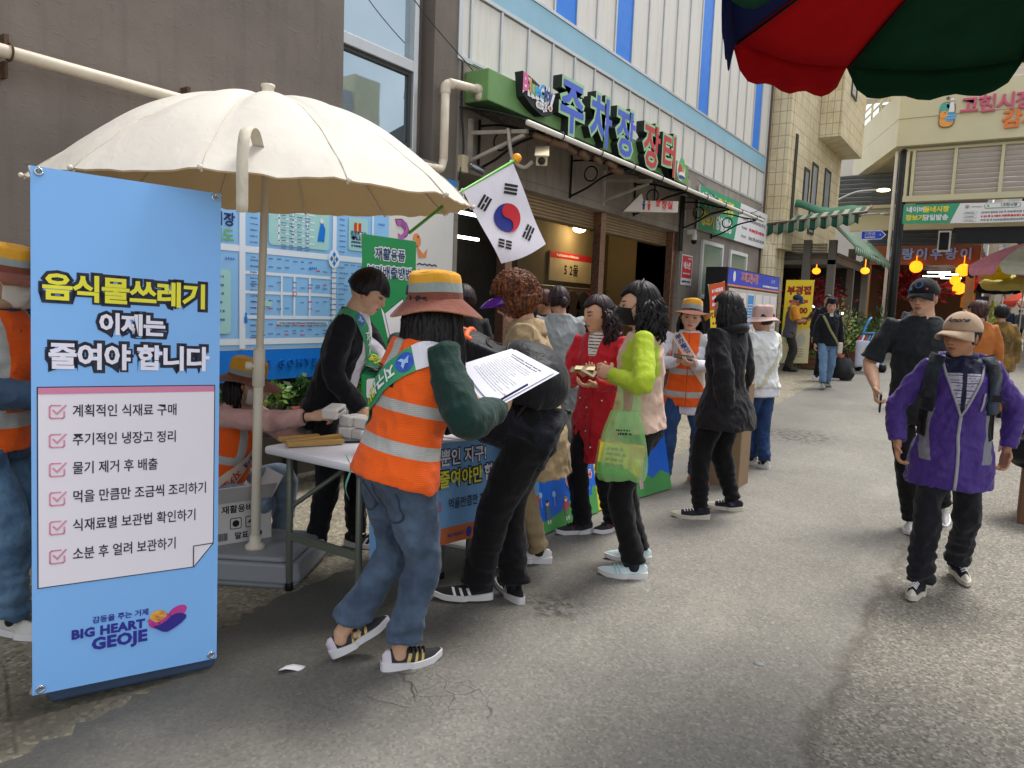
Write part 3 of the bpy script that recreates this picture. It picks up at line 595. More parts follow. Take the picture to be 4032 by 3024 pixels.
for z in (1.73, 1.67, 1.56, 1.53, 1.42, 1.36, 1.24, 1.2, 1.17):
    for k in range(18):
        u = 3.42+.075*k
        if random.random() < .75 and abs(u-4.21) > .06: t.fake(u, u+.045, z+random.uniform(-.008, .008), .012, lab if random.random() < .85 else rd, 3)
for j in range(5):
    for k in range(4): t.fake(3.68+.075*k, 3.73+.075*k, 2.062-.055*j, .01, lab, 5); t.fake(3.68+.075*k, 3.73+.075*k, 2.04-.055*j, .01, lab, 5)
for k in range(6): t.fake(2.7, 3.2, 1.58-.06*k, .02, lab, 4)
t.rect(3.65, 4.15, 1.245, 1.27, mback, 4); t.fake(3.67, 4.14, 1.257, .014, lab, 5)
for u, z in ((3.2, 1.7), (3.95, 1.68), (4.7, 2.1)):
    for k in range(4): t.poly([(u+.02*k, z), (u+.02*k+.02, z), (u+.02*k+.012, z+.02)], mdb if k % 2 else lab, 4)
t.rect(3.36, 3.385, 1.255, 1.3, mdb, 5); t.rect(3.365, 3.38, 1.3, 1.33, mdb, 5)
# shrimp, fish and waves on the white margin
sm = mat('shrimp_purple', 'b05aa8', .5); fm = mat('fish_orange', 'e08a50', .5); dl = mat('drawing_line', '3a3550', .5)
sp = [(4.92, 2.17), (5.0, 2.18), (5.06, 2.15), (5.09, 2.1), (5.07, 2.05), (5.03, 2.03), (4.99, 2.045), (5.03, 2.07), (5.035, 2.1), (5.0, 2.12), (4.95, 2.12)]
t.poly([(5.005+(u-5.005)*1.12, 2.11+(v-2.11)*1.12) for u, v in sp], dl, 1); t.poly(sp, sm, 2); t.poly([(4.99, 2.045), (4.95, 2.06), (4.97, 2.0), (5.02, 1.99), (5.03, 2.03)], sm, 2)
for k in range(4): t.line([(5.0+.018*k, 2.18-.016*k), (4.99+.015*k, 2.12-.012*k)], .005, dl, 3)
t.disc(5.21, 2.02, .05, fm, 1, sy=1.3, rot=30); t.poly([(5.2, 1.98), (5.3, 1.9), (5.36, 1.96), (5.34, 1.87), (5.24, 1.86)], fm, 1); t.disc(5.22, 2.05, .01, bk, 3)
for zz in (1.80, 1.74): t.line([(5.22+.035*k, zz+.012*(k % 2)) for k in range(9)], .012, dl, 1)
t.build('map_print', mb)
pn = Panel(lambda u, v, d: Vector((-4.597+d, u, v)))
vs, fs = text2d('GEOJE GOHYEON', .085, .0005, 'LEFT', 1.5); be = boundary(fs); raised = mat('raised_blue_letter', '1560ae', .35)
c = MB(); a = [(-4.588, 3.27+u, .945+v) for u, v in vs]; c.add(a, fs); c.add(a+[(-4.6, q[1], q[2]) for q in a], [(i, j, j+len(a), i+len(a)) for i, j in be]); c.build('raised_lettering', raised, mb, fix=False)
for y in (2.7, 3.9, 5.5): c = MB(); c.box(-4.78, -4.7, y-.04, y+.04, 0, .85); c.build('leg', dk, mb)
# planter shelf below the map
t = thing('plant_shelf', 'dark low metal shelf holding potted plants under the map board', 'shelf', (-4.45, 3.6, 0))
c = MB(); c.box(-4.62, -4.3, 2.6, 4.6, .46, .5); c.build('board', mat('dark_metal_shelf', '2b2c2e', .5, .3), t, .005)
for x in (-4.6, -4.32):
    for y in (2.65, 4.55): c = MB(); c.box(x-.015, x+.015, y-.015, y+.015, 0, .459); c.build('leg', mat('dark_metal_shelf', '2b2c2e', .5, .3), t)
def leafmat(name, c0, c1):
    if name in _mats: return _mats[name]
    q = NT(name); a = q.attr('leafv'); q.set(col=q.mix(a, lin(c0), lin(c1)), rough=.5, spec=.35); tr = q.n.new('ShaderNodeBsdfTranslucent'); q.put(tr.inputs['Color'], q.mix(a, lin(c0), lin(c1))); ad = q.n.new('ShaderNodeMixShader'); ad.inputs[0].default_value = .25
    q.t.links.new(q.b.outputs[0], ad.inputs[1]); q.t.links.new(tr.outputs[0], ad.inputs[2]); q.t.links.new(ad.outputs[0], q.out.inputs[0]); _mats[name] = q.mat; return q.mat
def leaves(c, rad, n, size, name, parent, m, long=1.8, droop=.3):
    """n separate little leaf blades spread through an uneven crown"""
    b = MB(); vals = []
    c = Vector(c); k = 0
    cl = [Vector((random.gauss(0, .4)*rad[0], random.gauss(0, .4)*rad[1], random.uniform(-.6, .8)*rad[2])) for _ in range(max(4, n//40))]
    while k < n:
        p = random.choice(cl)+Vector((random.gauss(0, .28)*rad[0], random.gauss(0, .28)*rad[1], random.gauss(0, .25)*rad[2]))
        d = Vector((p.x, p.y, abs(p.z)*.6+.2*rad[2])).normalized()+Vector((random.gauss(0, .5), random.gauss(0, .5), random.gauss(0, .4)-droop*.3)); d.normalize()
        s = d.orthogonal().normalized(); s = Matrix.Rotation(random.uniform(0, 6.28), 3, d) @ s; l = size*random.uniform(.6, 1.3); q = c+p; nn = d.cross(s)
        v = [q, q+d*l*.5+s*l/long*.5, q+d*l-nn*l*.15, q+d*l*.5-s*l/long*.5]; b.add(v, [(0, 1, 2, 3)]); vals += [random.random()]*4; k += 1
    o = b.build(name, m, parent, fix=False); at = o.data.attributes.new('leafv', 'FLOAT', 'POINT'); at.data.foreach_set('value', vals); return o
LG = leafmat('leaf_green', '2e5a22', '7ea24a'); LY = leafmat('leaf_yellow', '6f7d3a', 'c9cf86'); LD = leafmat('leaf_dark', '1e3a1c', '4e7a36')
terra = mat('terracotta', '9a4a32', .8, var=.15)
for k in range(8):
    y = 2.75+k*.24; t = thing('potted_plant', ['bushy bright green potted plant', 'dark green potted plant', 'pale yellow green potted plant'][k % 3]+' in a terracotta pot, '+['first', 'second', 'third', 'fourth', 'fifth', 'sixth', 'seventh', 'last'][k]+' along the shelf', 'plant', (-4.42, y, .5), 'potted plants under the map')
    c = MB(); c.lathe((-4.42, y, .5), [(.001, 0), (.055, 0), (.075, .1), (.083, .1), (.083, .125), (.07, .125), (.065, .11), (.001, .11)], 16); c.build('pot', terra, t)
    leaves((-4.42, y, .72), (.11, .12, .1), 130, .07, 'foliage', t, (LG, LD, LY)[k % 3])
# ================================================================ BEIGE TILED BUILDING
def tiles(name, c0, c1, w, h, ax):
    t = NT(name); v = t.coord(); x = t.xyz(v); u = t.m('ADD', x[0], x[1])
    c = t.mix(t.rng(t.noise(v, 1.3, 5, .6), .35, .65), lin(c0), lin(c1)); c = t.mix(t.rng(t.noise(t.vmul(v, (4, 4, .25)), 3, 4), .55, .75, 0, .55), c, lin('8d7a55'))
    cell = t.xyz(t.vor(t.comb(t.m('DIVIDE', u, w), t.m('DIVIDE', x[2], h), 0), 1, 'F1', 'Color')); c = t.mul(c, t.rng(cell[0], 0, 1, .9, 1.08))
    j = t.m('MAXIMUM', t.rng(t.m('PINGPONG', t.m('ADD', u, 50), w/2), .0, .012, 1, 0), t.rng(t.m('PINGPONG', t.m('ADD', x[2], 50), h/2), 0, .012, 1, 0))
    c = t.mix(t.m('MULTIPLY', j, .75), c, lin('6b5c42')); t.set(col=c, rough=.45, spec=.4); t.bump(t.m('SUBTRACT', 1, j), .4, .01); return t.mat
TL = tiles('beige_tiles', 'd3c19a', 'dfd2b2', .15, .26, 0)
bC = thing('tiled_building', 'beige tiled building with narrow dark windows behind the green awning', 'building', (-4.6, 19, 0))
c = MB(); c.box(-8, -4.82, 16.9, 17.2, 0, 10); c.box(-8, -4.36, 17.2, 22.6, 2.95, 10); c.box(-4.82, -4.38, 17.02, 17.2, 2.95, 10); c.box(-4.358, -3.85, 19.6, 22.6, 5.85, 10); c.box(-8, -7, 17.2, 22.6, 0, 2.95)
for y in (17.1, 17.75): c.tube([(-4.75, y, .2), (-4.75, y, 2.98)], .26, 20)
c.build('wall', TL, bC)
c = MB(); c.box(-4.84, -4.82, 16.85, 16.9, 2.2, 10); c.box(-5.4, -4.76, 16.82, 16.9, .2, 10); c.build('corner_pipe', mat('brown_trim', '5c4a42', .6), bC)
wfr = mat('window_dark_frame', '3f3a35', .5); wgl = glass('pale_window', 'aeb6b8', .1)
for y0, y1, z0, z1, x in ((17.45, 17.62, 3.4, 5.5, -4.36), (18.45, 18.95, 4.05, 4.95, -4.36), (19.2, 19.8, 3.5, 5.2, -4.36), (20.6, 21.3, 4.2, 5.3, -4.36), (20.4, 21.1, 7.0, 8.4, -3.85)):
    c = MB()
    for a in ((y0, y0+.06, z0, z1), (y1-.06, y1, z0, z1), (y0+.06, y1-.06, z1-.06, z1), (y0+.06, y1-.06, z0, z0+.06)): c.box(x-.005, x+.03, *a)
    f = c.build('window', wfr, bC, .004); c = MB(); c.box(x-.004, x+.012, y0+.06, y1-.06, z0+.06, z1-.06); c.build('pane', wgl, f)
# ---------------- shop under the awnings
def stripes(name, c0, c1, ax, per, bumps=.15):
    t = NT(name); x = t.xyz(t.coord()); k = t.step(t.m('PINGPONG', t.m('ADD', x[ax], 40), per), per/2, .003)
    n = t.rng(t.noise(t.coord(), 3, 4), .3, .7, .8, 1.1); t.set(col=t.mul(t.mix(k, lin(c0), lin(c1)), n), rough=.8); t.bump(t.noise(t.coord(), 8, 3), bumps, .03)
    tr = t.n.new('ShaderNodeBsdfTranslucent'); t.put(tr.inputs['Color'], t.mix(k, lin(c0), lin(c1))); ad = t.n.new('ShaderNodeMixShader'); ad.inputs[0].default_value = .35
    t.t.links.new(t.b.outputs[0], ad.inputs[1]); t.t.links.new(tr.outputs[0], ad.inputs[2]); t.t.links.new(ad.outputs[0], t.out.inputs[0]); return t.mat
grs = stripes('green_stripe', '285c48', 'a9b39a', 0, .11); grs2 = stripes('green_stripe_side', '2f6a54', '9fb39c', 1, .13); gcan = mat('green_canvas', '2f6048', .85, var=.2, vs=3, bump=.3, bs=6)
t = thing('striped_awning', 'green and cream striped awning across the front of the flower shop', 'awning', (-3.8, 17.3, 3.4))
c = MB(); c.grid(lambda a, b: Vector((lerp(-4.82, -2.78, a), 17.75-.75*b, lerp(3.46, 3.66, a)+.22-.22*b-.03*math.sin(b*3.1))), 40, 8, 0); c.build('canopy', grs, t, solid=.01)
c = MB(); c.grid(lambda a, b: Vector((lerp(-4.82, -2.85, a), 16.99+.02*math.sin(a*60), lerp(3.46, 3.66, a)-.25*b*(.75+.25*abs(math.sin(a*26))))), 90, 3, 0); c.build('valance', grs, t, solid=.008)
c = MB(); c.tube([(-4.85, 17.0, 3.46), (-2.7, 17.0, 3.67)], .03, 8); c.tube([(-2.75, 17.0, 3.66), (-2.75, 17.8, 3.9)], .025, 8); c.build('front_bar', mat('brown_bar', '5d4535', .5), t)
c = MB(); c.grid(lambda a, b: Vector((lerp(-4.6, -2.95, a), 17.8+.4*b, lerp(4.2, 3.9, a)+(1-a)*.1*math.sin(b*5)-.25*(1-b)+.05*math.sin(a*9))), 20, 8); c.build('rolled_canvas', gcan, t, solid=.02)
t = thing('side_awning', 'faded green awning sloping down along the street side of the flower shop', 'awning', (-3, 20, 3.1))
c = MB(); c.grid(lambda a, b: Vector((lerp(-3.5, -2.95, b), lerp(17.4, 23.0, a), lerp(3.55, 3.0, b)+.03*math.sin(a*14))), 30, 6); c.build('canopy', grs2, t, solid=.01)
c = MB(); c.grid(lambda a, b: Vector((-2.95, lerp(17.4, 23., a), 3.0-.16*b*(.7+.3*abs(math.sin(a*18))))), 60, 2); c.build('valance', grs2, t, solid=.008)
shop = thing('flower_shop', 'dark open flower shop with grey posts under the green awnings', 'shop', (-3.6, 19, 0))
pg = mat('grey_post', '6f6a62', .6, var=.2, vs=3)
for x, y in ((-3.5, 18.0), (-4.02, 17.9), (-3.5, 20.4), (-3.5, 22.6)): c = MB(); c.box(x-.08, x+.08, y-.08, y+.08, .2, 3.2); c.build('post', pg, shop)
c = MB(); c.box(-4.8, -3.42, 17.92, 17.98, 2.66, 2.76); c.box(-3.45, -3.4, 18, 22.7, 2.7, 2.85); c.box(-7, -3.4, 18.1, 22.6, 2.86, 2.93); c.build('beam', pg, shop)
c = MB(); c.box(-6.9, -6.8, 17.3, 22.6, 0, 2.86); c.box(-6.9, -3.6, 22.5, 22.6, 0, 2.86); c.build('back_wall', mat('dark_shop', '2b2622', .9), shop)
c = MB()
for k in range(10): c.box(-4.7, -3.6, 17.86, 17.9, 2.78+.035*k, 2.80+.035*k)
c.build('grille', mat('dark_grille', '4a4640', .6), shop)
redp = cloth('red_flower_mass', '8c1f2a', .8, var=.5)
for k, (x, y, z, rr, n, m_, lb) in enumerate([(-4.3, 19.3, 1.95, (.7, .8, .4), 500, 'r', 'mass of dark red blossoms hanging high in the flower shop, near the front'), (-4.4, 21.2, 2.0, (.6, .9, .4), 500, 'r', 'mass of dark red blossoms hanging at the back of the flower shop'), (-3.3, 18.3, 1.25, (.35, .4, .5), 520, 'y', 'loose pale green shrub with airy sprays in front of the flower shop'), (-3.15, 19.0, 1.0, (.3, .4, .4), 350, 'g', 'dark green bush beside the pale shrub at the flower shop'), (-2.95, 20.6, 1.2, (.35, .5, .5), 300, 'g', 'tall green plant by the farther crates of the flower shop'), (-3.9, 18.15, 1.15, (.35, .25, .4), 240, 'y', 'pale green plant just behind the yellow banner'), (-4.6, 18.4, 1.1, (.5, .3, .5), 300, 'g', 'dark leafy plant inside the flower shop behind the yellow banner')]):
    t = thing('shrub' if m_ != 'r' else 'blossom_display', lb, 'plant', (x, y, GZ(y)))
    mm = {'r': leafmat('red_petal', '5c1018', 'c0404a'), 'y': LY, 'g': LD}[m_]
    leaves((x, y, z), rr, n, .12 if m_ != 'y' else .09, 'foliage', t, mm, 2.2)
    if m_ != 'r':
        c = MB()
        for q in range(9): a = random.uniform(0, 6.28); c.tube([(x, y, GZ(y)+.25), (x+rr[0]*.5*math.cos(a), y+rr[1]*.5*math.sin(a), z), (x+rr[0]*.95*math.cos(a), y+rr[1]*.95*math.sin(a), z+rr[2]*.9)], .009, 5)
        c.build('stem', mat('twig', '5b4b36', .8), t)
        c = MB(); c.lathe((x, y, GZ(y)), [(.001, 0), (.14, 0), (.18, .3), (.001, .3)], 16); c.build('pot', terra, t)
for k, (x, y, z, lb) in enumerate([(-4.2, 19.8, 2.62, 'small warm bulb at the left in the flower shop'), (-3.05, 19.6, 2.62, 'orange bulb hanging under the side awning')]):
    c = MB(); c.ball((x, y, z), .1, sc=(1, 1, .8)); c.tube([(x, y, z+.07), (x, y, z+.4)], .01, 6); c.build('hanging_bulb', mat('orange_lamp', 'ff8a1c', .4, em=2.0), None, label=lb, cat='lamp', org=(x, y, z))
for k, (x, y, z) in enumerate([(-4.6, 20.6, 1.75), (-3.9, 21.8, 1.6), (-4.3, 22.2, 1.7)]):
    c = MB(); c.box(x-.25, x+.25, y-.03, y+.03, z-.03, z+.03); c.build('shelf_light', mat('tube_light', 'f4fff4', .5, em=5), None, label=['white shelf light at the left in the flower shop', 'white shelf light in the middle at the back of the flower shop', 'white shelf light by the back post of the flower shop'][k], cat='light', org=(x, y, z))
# crates of goods in front of the shop
crt = mat('brown_crate', '6d4a34', .8, var=.2)
for k, (x, y, w_, h_) in enumerate([(-3.55, 17.5, .5, .32), (-3.5, 18.2, .55, .4), (-3.05, 18.9, .45, .35), (-3.1, 19.7, .5, .45)]):
    t = thing('crate', ['low brown crate of goods beside the yellow banner stand', 'brown crate of goods by the first grey post', 'brown crate of goods behind the white cart', 'tall brown crate of goods farthest along the flower shop'][k], 'crate', (x, y, GZ(y)), 'crates in front of the flower shop')
    c = MB(); z = GZ(y)
    for j in range(3): 
        zz = z+.02+j*h_/3; c.box(x-w_/2, x+w_/2, y-.26, y-.245, zz, zz+h_/3-.02); c.box(x-w_/2, x+w_/2, y+.245, y+.26, zz, zz+h_/3-.02); c.box(x-w_/2, x-w_/2+.015, y-.245, y+.245, zz, zz+h_/3-.02); c.box(x+w_/2-.015, x+w_/2, y-.245, y+.245, zz, zz+h_/3-.02)
    c.box(x-w_/2+.015, x+w_/2-.015, y-.245, y+.245, z, z+.02); c.build('slats', crt, t)
    leaves((x, y, z+h_+.02), (w_*.5, .25, .08), 90, .08, 'contents', t, (LG, leafmat('red_petal', '5c1018', 'c0404a'), LY, LD)[k])
# ================================================================ KIOSK NOTICE BOARD, YELLOW BANNERS
t = thing('notice_kiosk', 'notice board kiosk with a blue header in front of the stone wall', 'notice board', (-4.1, 13.9, .1))
c = MB(); c.box(-4.38, -4.0, 12.3, 15.6, .25, 2.24); c.build('cabinet', mat('dark_cabinet', '26272b', .4), t, .01)
c = MB(); c.box(-4.32, -4.06, 12.6, 12.75, 0, .249); c.box(-4.32, -4.06, 15.2, 15.35, 0, .249); c.build('foot', mat('dark_cabinet', '26272b', .4), t)
pb = mat('header_blue', '2b49c4', .4); orl = mat('orange_line', 'd98a5a', .5); ppr = mat('paper_white', 'd9d8d6', .7, var=.04); brd = mat('board_cream', 'c2b8ac', .7)
pn = Panel(lambda u, v, d: Vector((-3.997+d, u, v)), .002)
pn.rect(12.32, 15.58, 1.96, 2.22, pb, 0); pn.rect(12.32, 15.58, 1.93, 1.96, orl, 0); pn.rect(12.4, 15.5, .6, 1.9, brd, 0)
pn.text('거제고현시장', 13.55, 2.1, .19, orl, 1, .006); pn.disc(12.65, 2.1, .07, wh, 1, sy=1.3); pn.text('고현시장', 15.1, 2.12, .08, wh, 1); pn.fake(14.4, 15.5, 2.01, .045, wh)
for k, u in enumerate((12.5, 12.98, 13.48, 13.98, 14.5, 15.0)):
    for z0, z1 in ((1.25, 1.84), (.66, 1.2)):
        pn.rect(u, u+.42, z0, z1, ppr, 1)
        if k == 2 and z1 > 1.5: pn.rect(u+.03, u+.39, z0+.03, z1-.03, mat('print_blue', '3c8fd0', .5), 2)
        if k == 1 and z1 > 1.5: pn.fake(u+.06, u+.36, z1-.12, .07, rd, 2)
        for q in range(7): pn.fake(u+.05, u+.38, z1-.2-.05*q, .022, gy if k != 2 else wh, 3)
pn.build('posters', t)
def x_banner(name, label, bl, br, tl, tr, w, h, paint, base=None, foot=None):
    t = thing(name, label, 'banner', tuple((Vector(bl)+Vector(br))/2))
    pn = Panel(quadmap(bl, br, tl, tr, w, h)); paint(pn); pn.build('sheet', t, solid=0)
    n = (Vector(br)-Vector(bl)).cross(Vector(tl)-Vector(bl)).normalized()
    c = MB(); b0 = [Vector(p)-n*.02 for p in (bl, br, tl, tr)]; gz = GZ(b0[0].y)
    mid = (b0[0]+b0[1]+b0[2]+b0[3])/4-n*.06
    for p in b0: c.tube([p, mid], .008, 6)
    c.tube([mid, Vector((mid.x, mid.y, 0))-Vector((n.x, n.y, 0))*.35+Vector((0, 0, gz))], .008, 6)
    c.build('stand', alu, t); return t
yb = mat('banner_yellow', 'f2d433', .6, var=.05); yb2 = mat('banner_cream', 'e6d8a6', .6, var=.05); drd = mat('dark_red_print', '9c2a1c', .6)
def py(pn):
    pn.base(0, .6, 0, 1.8, yb2, 4, 8); pn.rect(0, .6, .75, 1.8, yb, 1)
    pn.text('부경집', .3, 1.56, .19, drd, 2, .012); pn.rect(.1, .5, 1.3, 1.37, rd, 2); pn.fake(.17, .43, 1.335, .035, wh, 3); pn.fake(.18, .42, 1.42, .035, drd, 2)
    pn.text('35', .17, 1.13, .2, drd, 2, .01); pn.text('00', .42, 1.13, .17, drd, 2, .01); pn.text('9,000', .3, .9, .2, drd, 2, .01); pn.disc(.18, .55, .11, mat('soft_green', 'a9c48a', .6), 2, sy=1.3); pn.disc(.42, .5, .1, mat('soft_grey', 'c9c8b4', .6), 2, sy=1.4)
    for k in range(4): pn.fake(.15, .5, .3-.05*k, .025, gy, 2)
x_banner('banner_stand', 'tall yellow banner stand with dark red lettering at the flower shop corner', (-4.22, 16.9, .42), (-3.62, 16.95, .46), (-4.24, 17.1, 2.26), (-3.66, 17.15, 2.27), .6, 1.8, py)
def py2(pn):
    pn.base(0, .42, 0, 1.5, yb, 3, 6); pn.rect(0, .42, 1.12, 1.5, mat('orange_red', 'd9532e', .6), 1)
    for k in range(3): pn.fake(.06, .37, 1.4-.1*k, .06, wh, 2)
    for k in range(9): pn.fake(.05, .38, 1.02-.1*k, .045, drd, 2)
x_banner('banner_stand', 'narrow yellow banner stand with a red top leaning by the notice kiosk', (-3.62, 10.75, .42), (-3.5, 11.08, .46), (-3.62, 10.35, 1.86), (-3.5, 10.66, 1.92), .42, 1.5, py2)
# ================================================================ BRIDGE / PARKING RAMP WITH THE MARKET SIGN
bm_ = mat('beige_steel', 'ccc4a2', .5, var=.05, vs=1); bm2 = mat('beige_soffit', '8f8a76', .7); lv = mat('louvre_grey', 'c9c1bc', .5, var=.06); lvd = mat('louvre_dark', '6d7378', .5)
br = thing('market_bridge', 'cream elevated ramp with the raised market name crossing over the street', 'bridge', (-1, 24, 5))
c = MB(); ol = [(-3.2, 24), (14, 24), (14, 29), (-5.2, 29)]
c.prism(ol, lambda a, b: (a, b, 7.15), lambda a, b: (a, b, 7.95)); c.prism([(-3.2, 24.02), (14, 24.02), (14, 29), (-5.2, 29)], lambda a, b: (a, b, 6.4), lambda a, b: (a, b, 7.145)); c.build('fascia', bm_, br)
c = MB(); c.prism([(-3.0, 24.25), (14, 24.25), (14, 28.9), (-4.8, 28.9)], lambda a, b: (a, b, 6.34), lambda a, b: (a, b, 6.398)); c.build('soffit', bm2, br)
c = MB(); z = 4.86
c.box(-2.95, 14, 24.2, 24.5, 4.86, 5.02); c.box(-2.95, 14, 24.25, 24.45, 6.28, 6.34)
for x in (-2.9, -2.75, -1.72, -.62, .5, 1.6): c.box(x-.04, x+.04, 24.22, 24.45, 5.02, 6.28)
c.build('frame', bm_, br)
def louvre(c, x0, x1, y, z0, z1, n):
    for k in range(n):
        z = z0+(k+.5)*(z1-z0)/n; c.box(x0, x1, y-.02, y+.02, z-(z1-z0)/n*.47, z+(z1-z0)/n*.47, 0, rotm(38))
for x0, x1 in ((-2.7, -1.77), (-1.67, -.67), (-.57, .45), (.55, 1.55)):
    c = MB(); louvre(c, x0, x1, 24.36, 5.03, 6.27, 9); c.build('louvre', lv, br)
c = MB(); c.box(-5, 14, 28.2, 28.4, 4.5, 5.2); c.box(-6, -3, 27.8, 28, 5.2, 5.3); c.build('rear_beam', bm_, br)
c = MB(); louvre(c, -6, -3.0, 27.9, 5.3, 6.35, 7); c.build('rear_louvre', lvd, br)
rl = MB()
for a, b in (((-3.2, 24.0), (-5.2, 29)),):
    for z in (8.15, 8.4, 8.65): rl.tube([(a[0], a[1], z), (b[0], b[1], z)], .03, 8)
    for k in range(6): q = k/5; x, y = lerp(a[0], b[0], q), lerp(a[1], b[1], q); rl.tube([(x, y, 7.95), (x, y, 8.7)], .035, 8)
for z in (8.3, 8.6): rl.tube([(-3.2, 24.05, z), (14, 24.05, z)], .04, 8)
rl.build('railing', bm_, br)
c = MB(); louvre(c, -5, 14, 26.5, 8.3, 10.2, 10); c.build('upper_louvre', lv, br)
def raised(st, size, x, z, y, bold, m_f, parent, nm='letter', d=.06):
    c = MB(); vs, fs = text2d(st, size, bold); a = [(x+u, y-d, z+v) for u, v in vs]; c.add(a, fs); c.add(a+[(q[0], y-.002, q[2]) for q in a], [(i, j, j+len(a), i+len(a)) for i, j in boundary(fs)]); return c.build(nm, m_f, parent, fix=False)
pk = mat('sign_pink', 'c85a78', .5); og = mat('sign_orange', 'e07830', .5)
for k, ch in enumerate('고현시장'): raised(ch, .48, -1.5+.42*k, 7.30, 24, .012, pk, br)
raised('은', .48, .22, 7.30, 24, .015, pb, br)
for k, ch in enumerate('감사'): raised(ch, .5, -.5+.45*k, 6.84, 24.02, .014, og, br)
pn = Panel(lambda u, v, d: Vector((u, 23.985-d, v)), .004)
ol_ = mat('emblem_orange', 'e8a04a', .5); tl_ = mat('emblem_teal', '3fa8a0', .5); bl_ = mat('emblem_blue', '3f9fd8', .5); ed = mat('emblem_edge', '6b4a3a', .5)
pn.rrect(-2.2, -1.82, 6.8, 7.48, .14, ed, 1); pn.rrect(-2.18, -1.84, 6.82, 7.46, .13, ol_, 2); pn.disc(-2.08, 7.33, .12, tl_, 3); pn.disc(-1.95, 7.38, .09, tl_, 3); pn.disc(-1.93, 7.08, .13, bl_, 4); pn.disc(-2.09, 7.15, .1, ol_, 5); pn.disc(-2.06, 7.19, .015, bk, 6)
pn.poly([(-1.98, 7.2), (-1.84, 7.2), (-1.87, 7.5), (-1.95, 7.5)], wh, 5); pn.disc(-1.91, 7.52, .05, wh, 5); pn.rect(-1.96, -1.86, 7.48, 7.5, rd, 6)
for zz in (7.1, 7.03): pn.line([(-2.02+.035*k, zz+.015*(k % 2)) for k in range(7)], .012, wh, 6)
for k in range(5): a = R(90+72*k); pn.line([(-2.02+.05*math.cos(a), 7.58+.05*math.sin(a)), (-2.02+.05*math.cos(a+R(144)), 7.58+.05*math.sin(a+R(144)))], .012, ed, 2)
pn.build('emblem', br)
# black pole with thin galvanised pipe, road banner, speaker, far lamps
t = thing('street_pole', 'tall black pole with a thin pale pipe beside it under the cream ramp', 'pole', (-2.9, 23.2, .5))
c = MB(); c.tube([(-3.0, 24.35, .4), (-3.0, 24.35, 6.3)], .13, 16); c.build('pole', mat('black_pole', '1d1f22', .35, .2), t)
c = MB(); c.tube([(-3.2, 24.3, .4), (-3.2, 24.3, 6.3)], .045, 10); c.build('pipe', mat('pale_pipe', 'cfc6b4', .4), t)
def road_banner():
    wv = lambda a, b: .03*math.sin(a*9)
    pn = Panel(lambda u, v, d: Vector((-2.8+u, 23.4-d+.02*math.sin(u*4), 4.15+v-.03*math.sin(u/4.6*math.pi))), .005)
    pn.base(0, 4.6, 0, .52, wh, 60, 2, .01); pn.tri([(a/16*(1.15+.2*b), .52*b) for b in (0, 1) for a in range(17)], [(a, a+1, 18+a, 17+a) for a in range(16)], gr, 1)
    pn.text('네이버', .30, .37, .165, wh, 2, .006); pn.text('동네시장', .80, .37, .165, yw, 2, .007); pn.text('장보기', .30, .15, .165, yw, 2, .007); pn.text('당일발송', .80, .15, .165, wh, 2, .006)
    pn.disc(1.52, .43, .05, ol_, 2); pn.disc(1.52, .41, .03, bl_, 3); pn.fake(1.6, 1.85, .42, .03, gy)
    pn.rrect(1.9, 2.7, .37, .5, .06, gr, 2); pn.rrect(1.91, 2.69, .38, .49, .055, wh, 3); pn.text('거제고현시장', 2.38, .435, .09, bk, 4, .002); pn.disc(1.99, .435, .03, pal[1], 4)
    for k, z in enumerate((.27, .17, .07)):
        pn.rrect(1.45, 1.75, z-.03, z+.03, .028, gy, 2); pn.rrect(1.455, 1.745, z-.025, z+.025, .024, wh, 3); pn.fake(1.5, 1.7, z, .03, gy, 4); pn.fake(1.85, 3.8, z, .055, rd if k == 1 else gy, 3)
    pn.build('road_banner', None, label='long green and white cloth banner strung under the cream ramp', cat='banner', org=(-2.8, 23.4, 4.4))
road_banner()
c = MB(); c.box(-1.6, 6, 25.2, 25.4, 3.75, 4.1); c.box(-1.7, 6, 25.6, 25.7, 4.1, 4.25); c.build('dark_beam', mat('dark_beam', '22252a', .6), None, label='dark steel beam across the street under the cloth banner', cat='beam', org=(0, 25.3, 3.9))
t = thing('wall_speaker', 'black box speaker on a bracket under the cloth banner', 'speaker', (-1.8, 25, 3.8)); c = MB(); c.box(-1.98, -1.74, 24.9, 25.1, 3.55, 4.05); c.build('box', iron, t, .02); c = MB(); c.box(-2.02, -1.7, 24.98, 25.12, 3.5, 4.1); c.build('bracket', mat('white_upvc', 'dcdcd8', .5), t, .01)
for z, y, lb in ((5.5, 26.0, 'lit street lamp on a thin curved arm under the ramp, the upper one'), (4.9, 27, 'thin curved lamp arm under the ramp below the lit lamp')):
    t = thing('street_lamp', lb, 'lamp', (-3.8, y, z)); c = MB(); c.tube(curve_pts([(-5.5, y, z-.5), (-4.6, y, z-.05), (-3.9, y, z+.02)], 6), .035, 8); c.build('arm', alu, t)
    c = MB(); c.ball((-3.72, y, z), .2, sc=(1, .5, .28)); c.build('head', mat('lit_lamp', 'fff0a0', .4, em=3) if z > 5 else alu, t)
t = thing('road_sign', 'blue arrow shaped road name sign above the flower shop', 'sign', (-2.85, 19, 3.4))
pn = Panel(lambda u, v, d: Vector((-3.1+u, 18.98-d, 3.3+v)), .003); ar = [(0, 0), (.42, 0), (.52, .1), (.42, .2), (0, .2)]
c = MB(); c.prism(ar, lambda a, b: (-3.1+a, 18.98, 3.3+b), lambda a, b: (-3.1+a, 19.0, 3.3+b)); c.build('plate', wh, t)
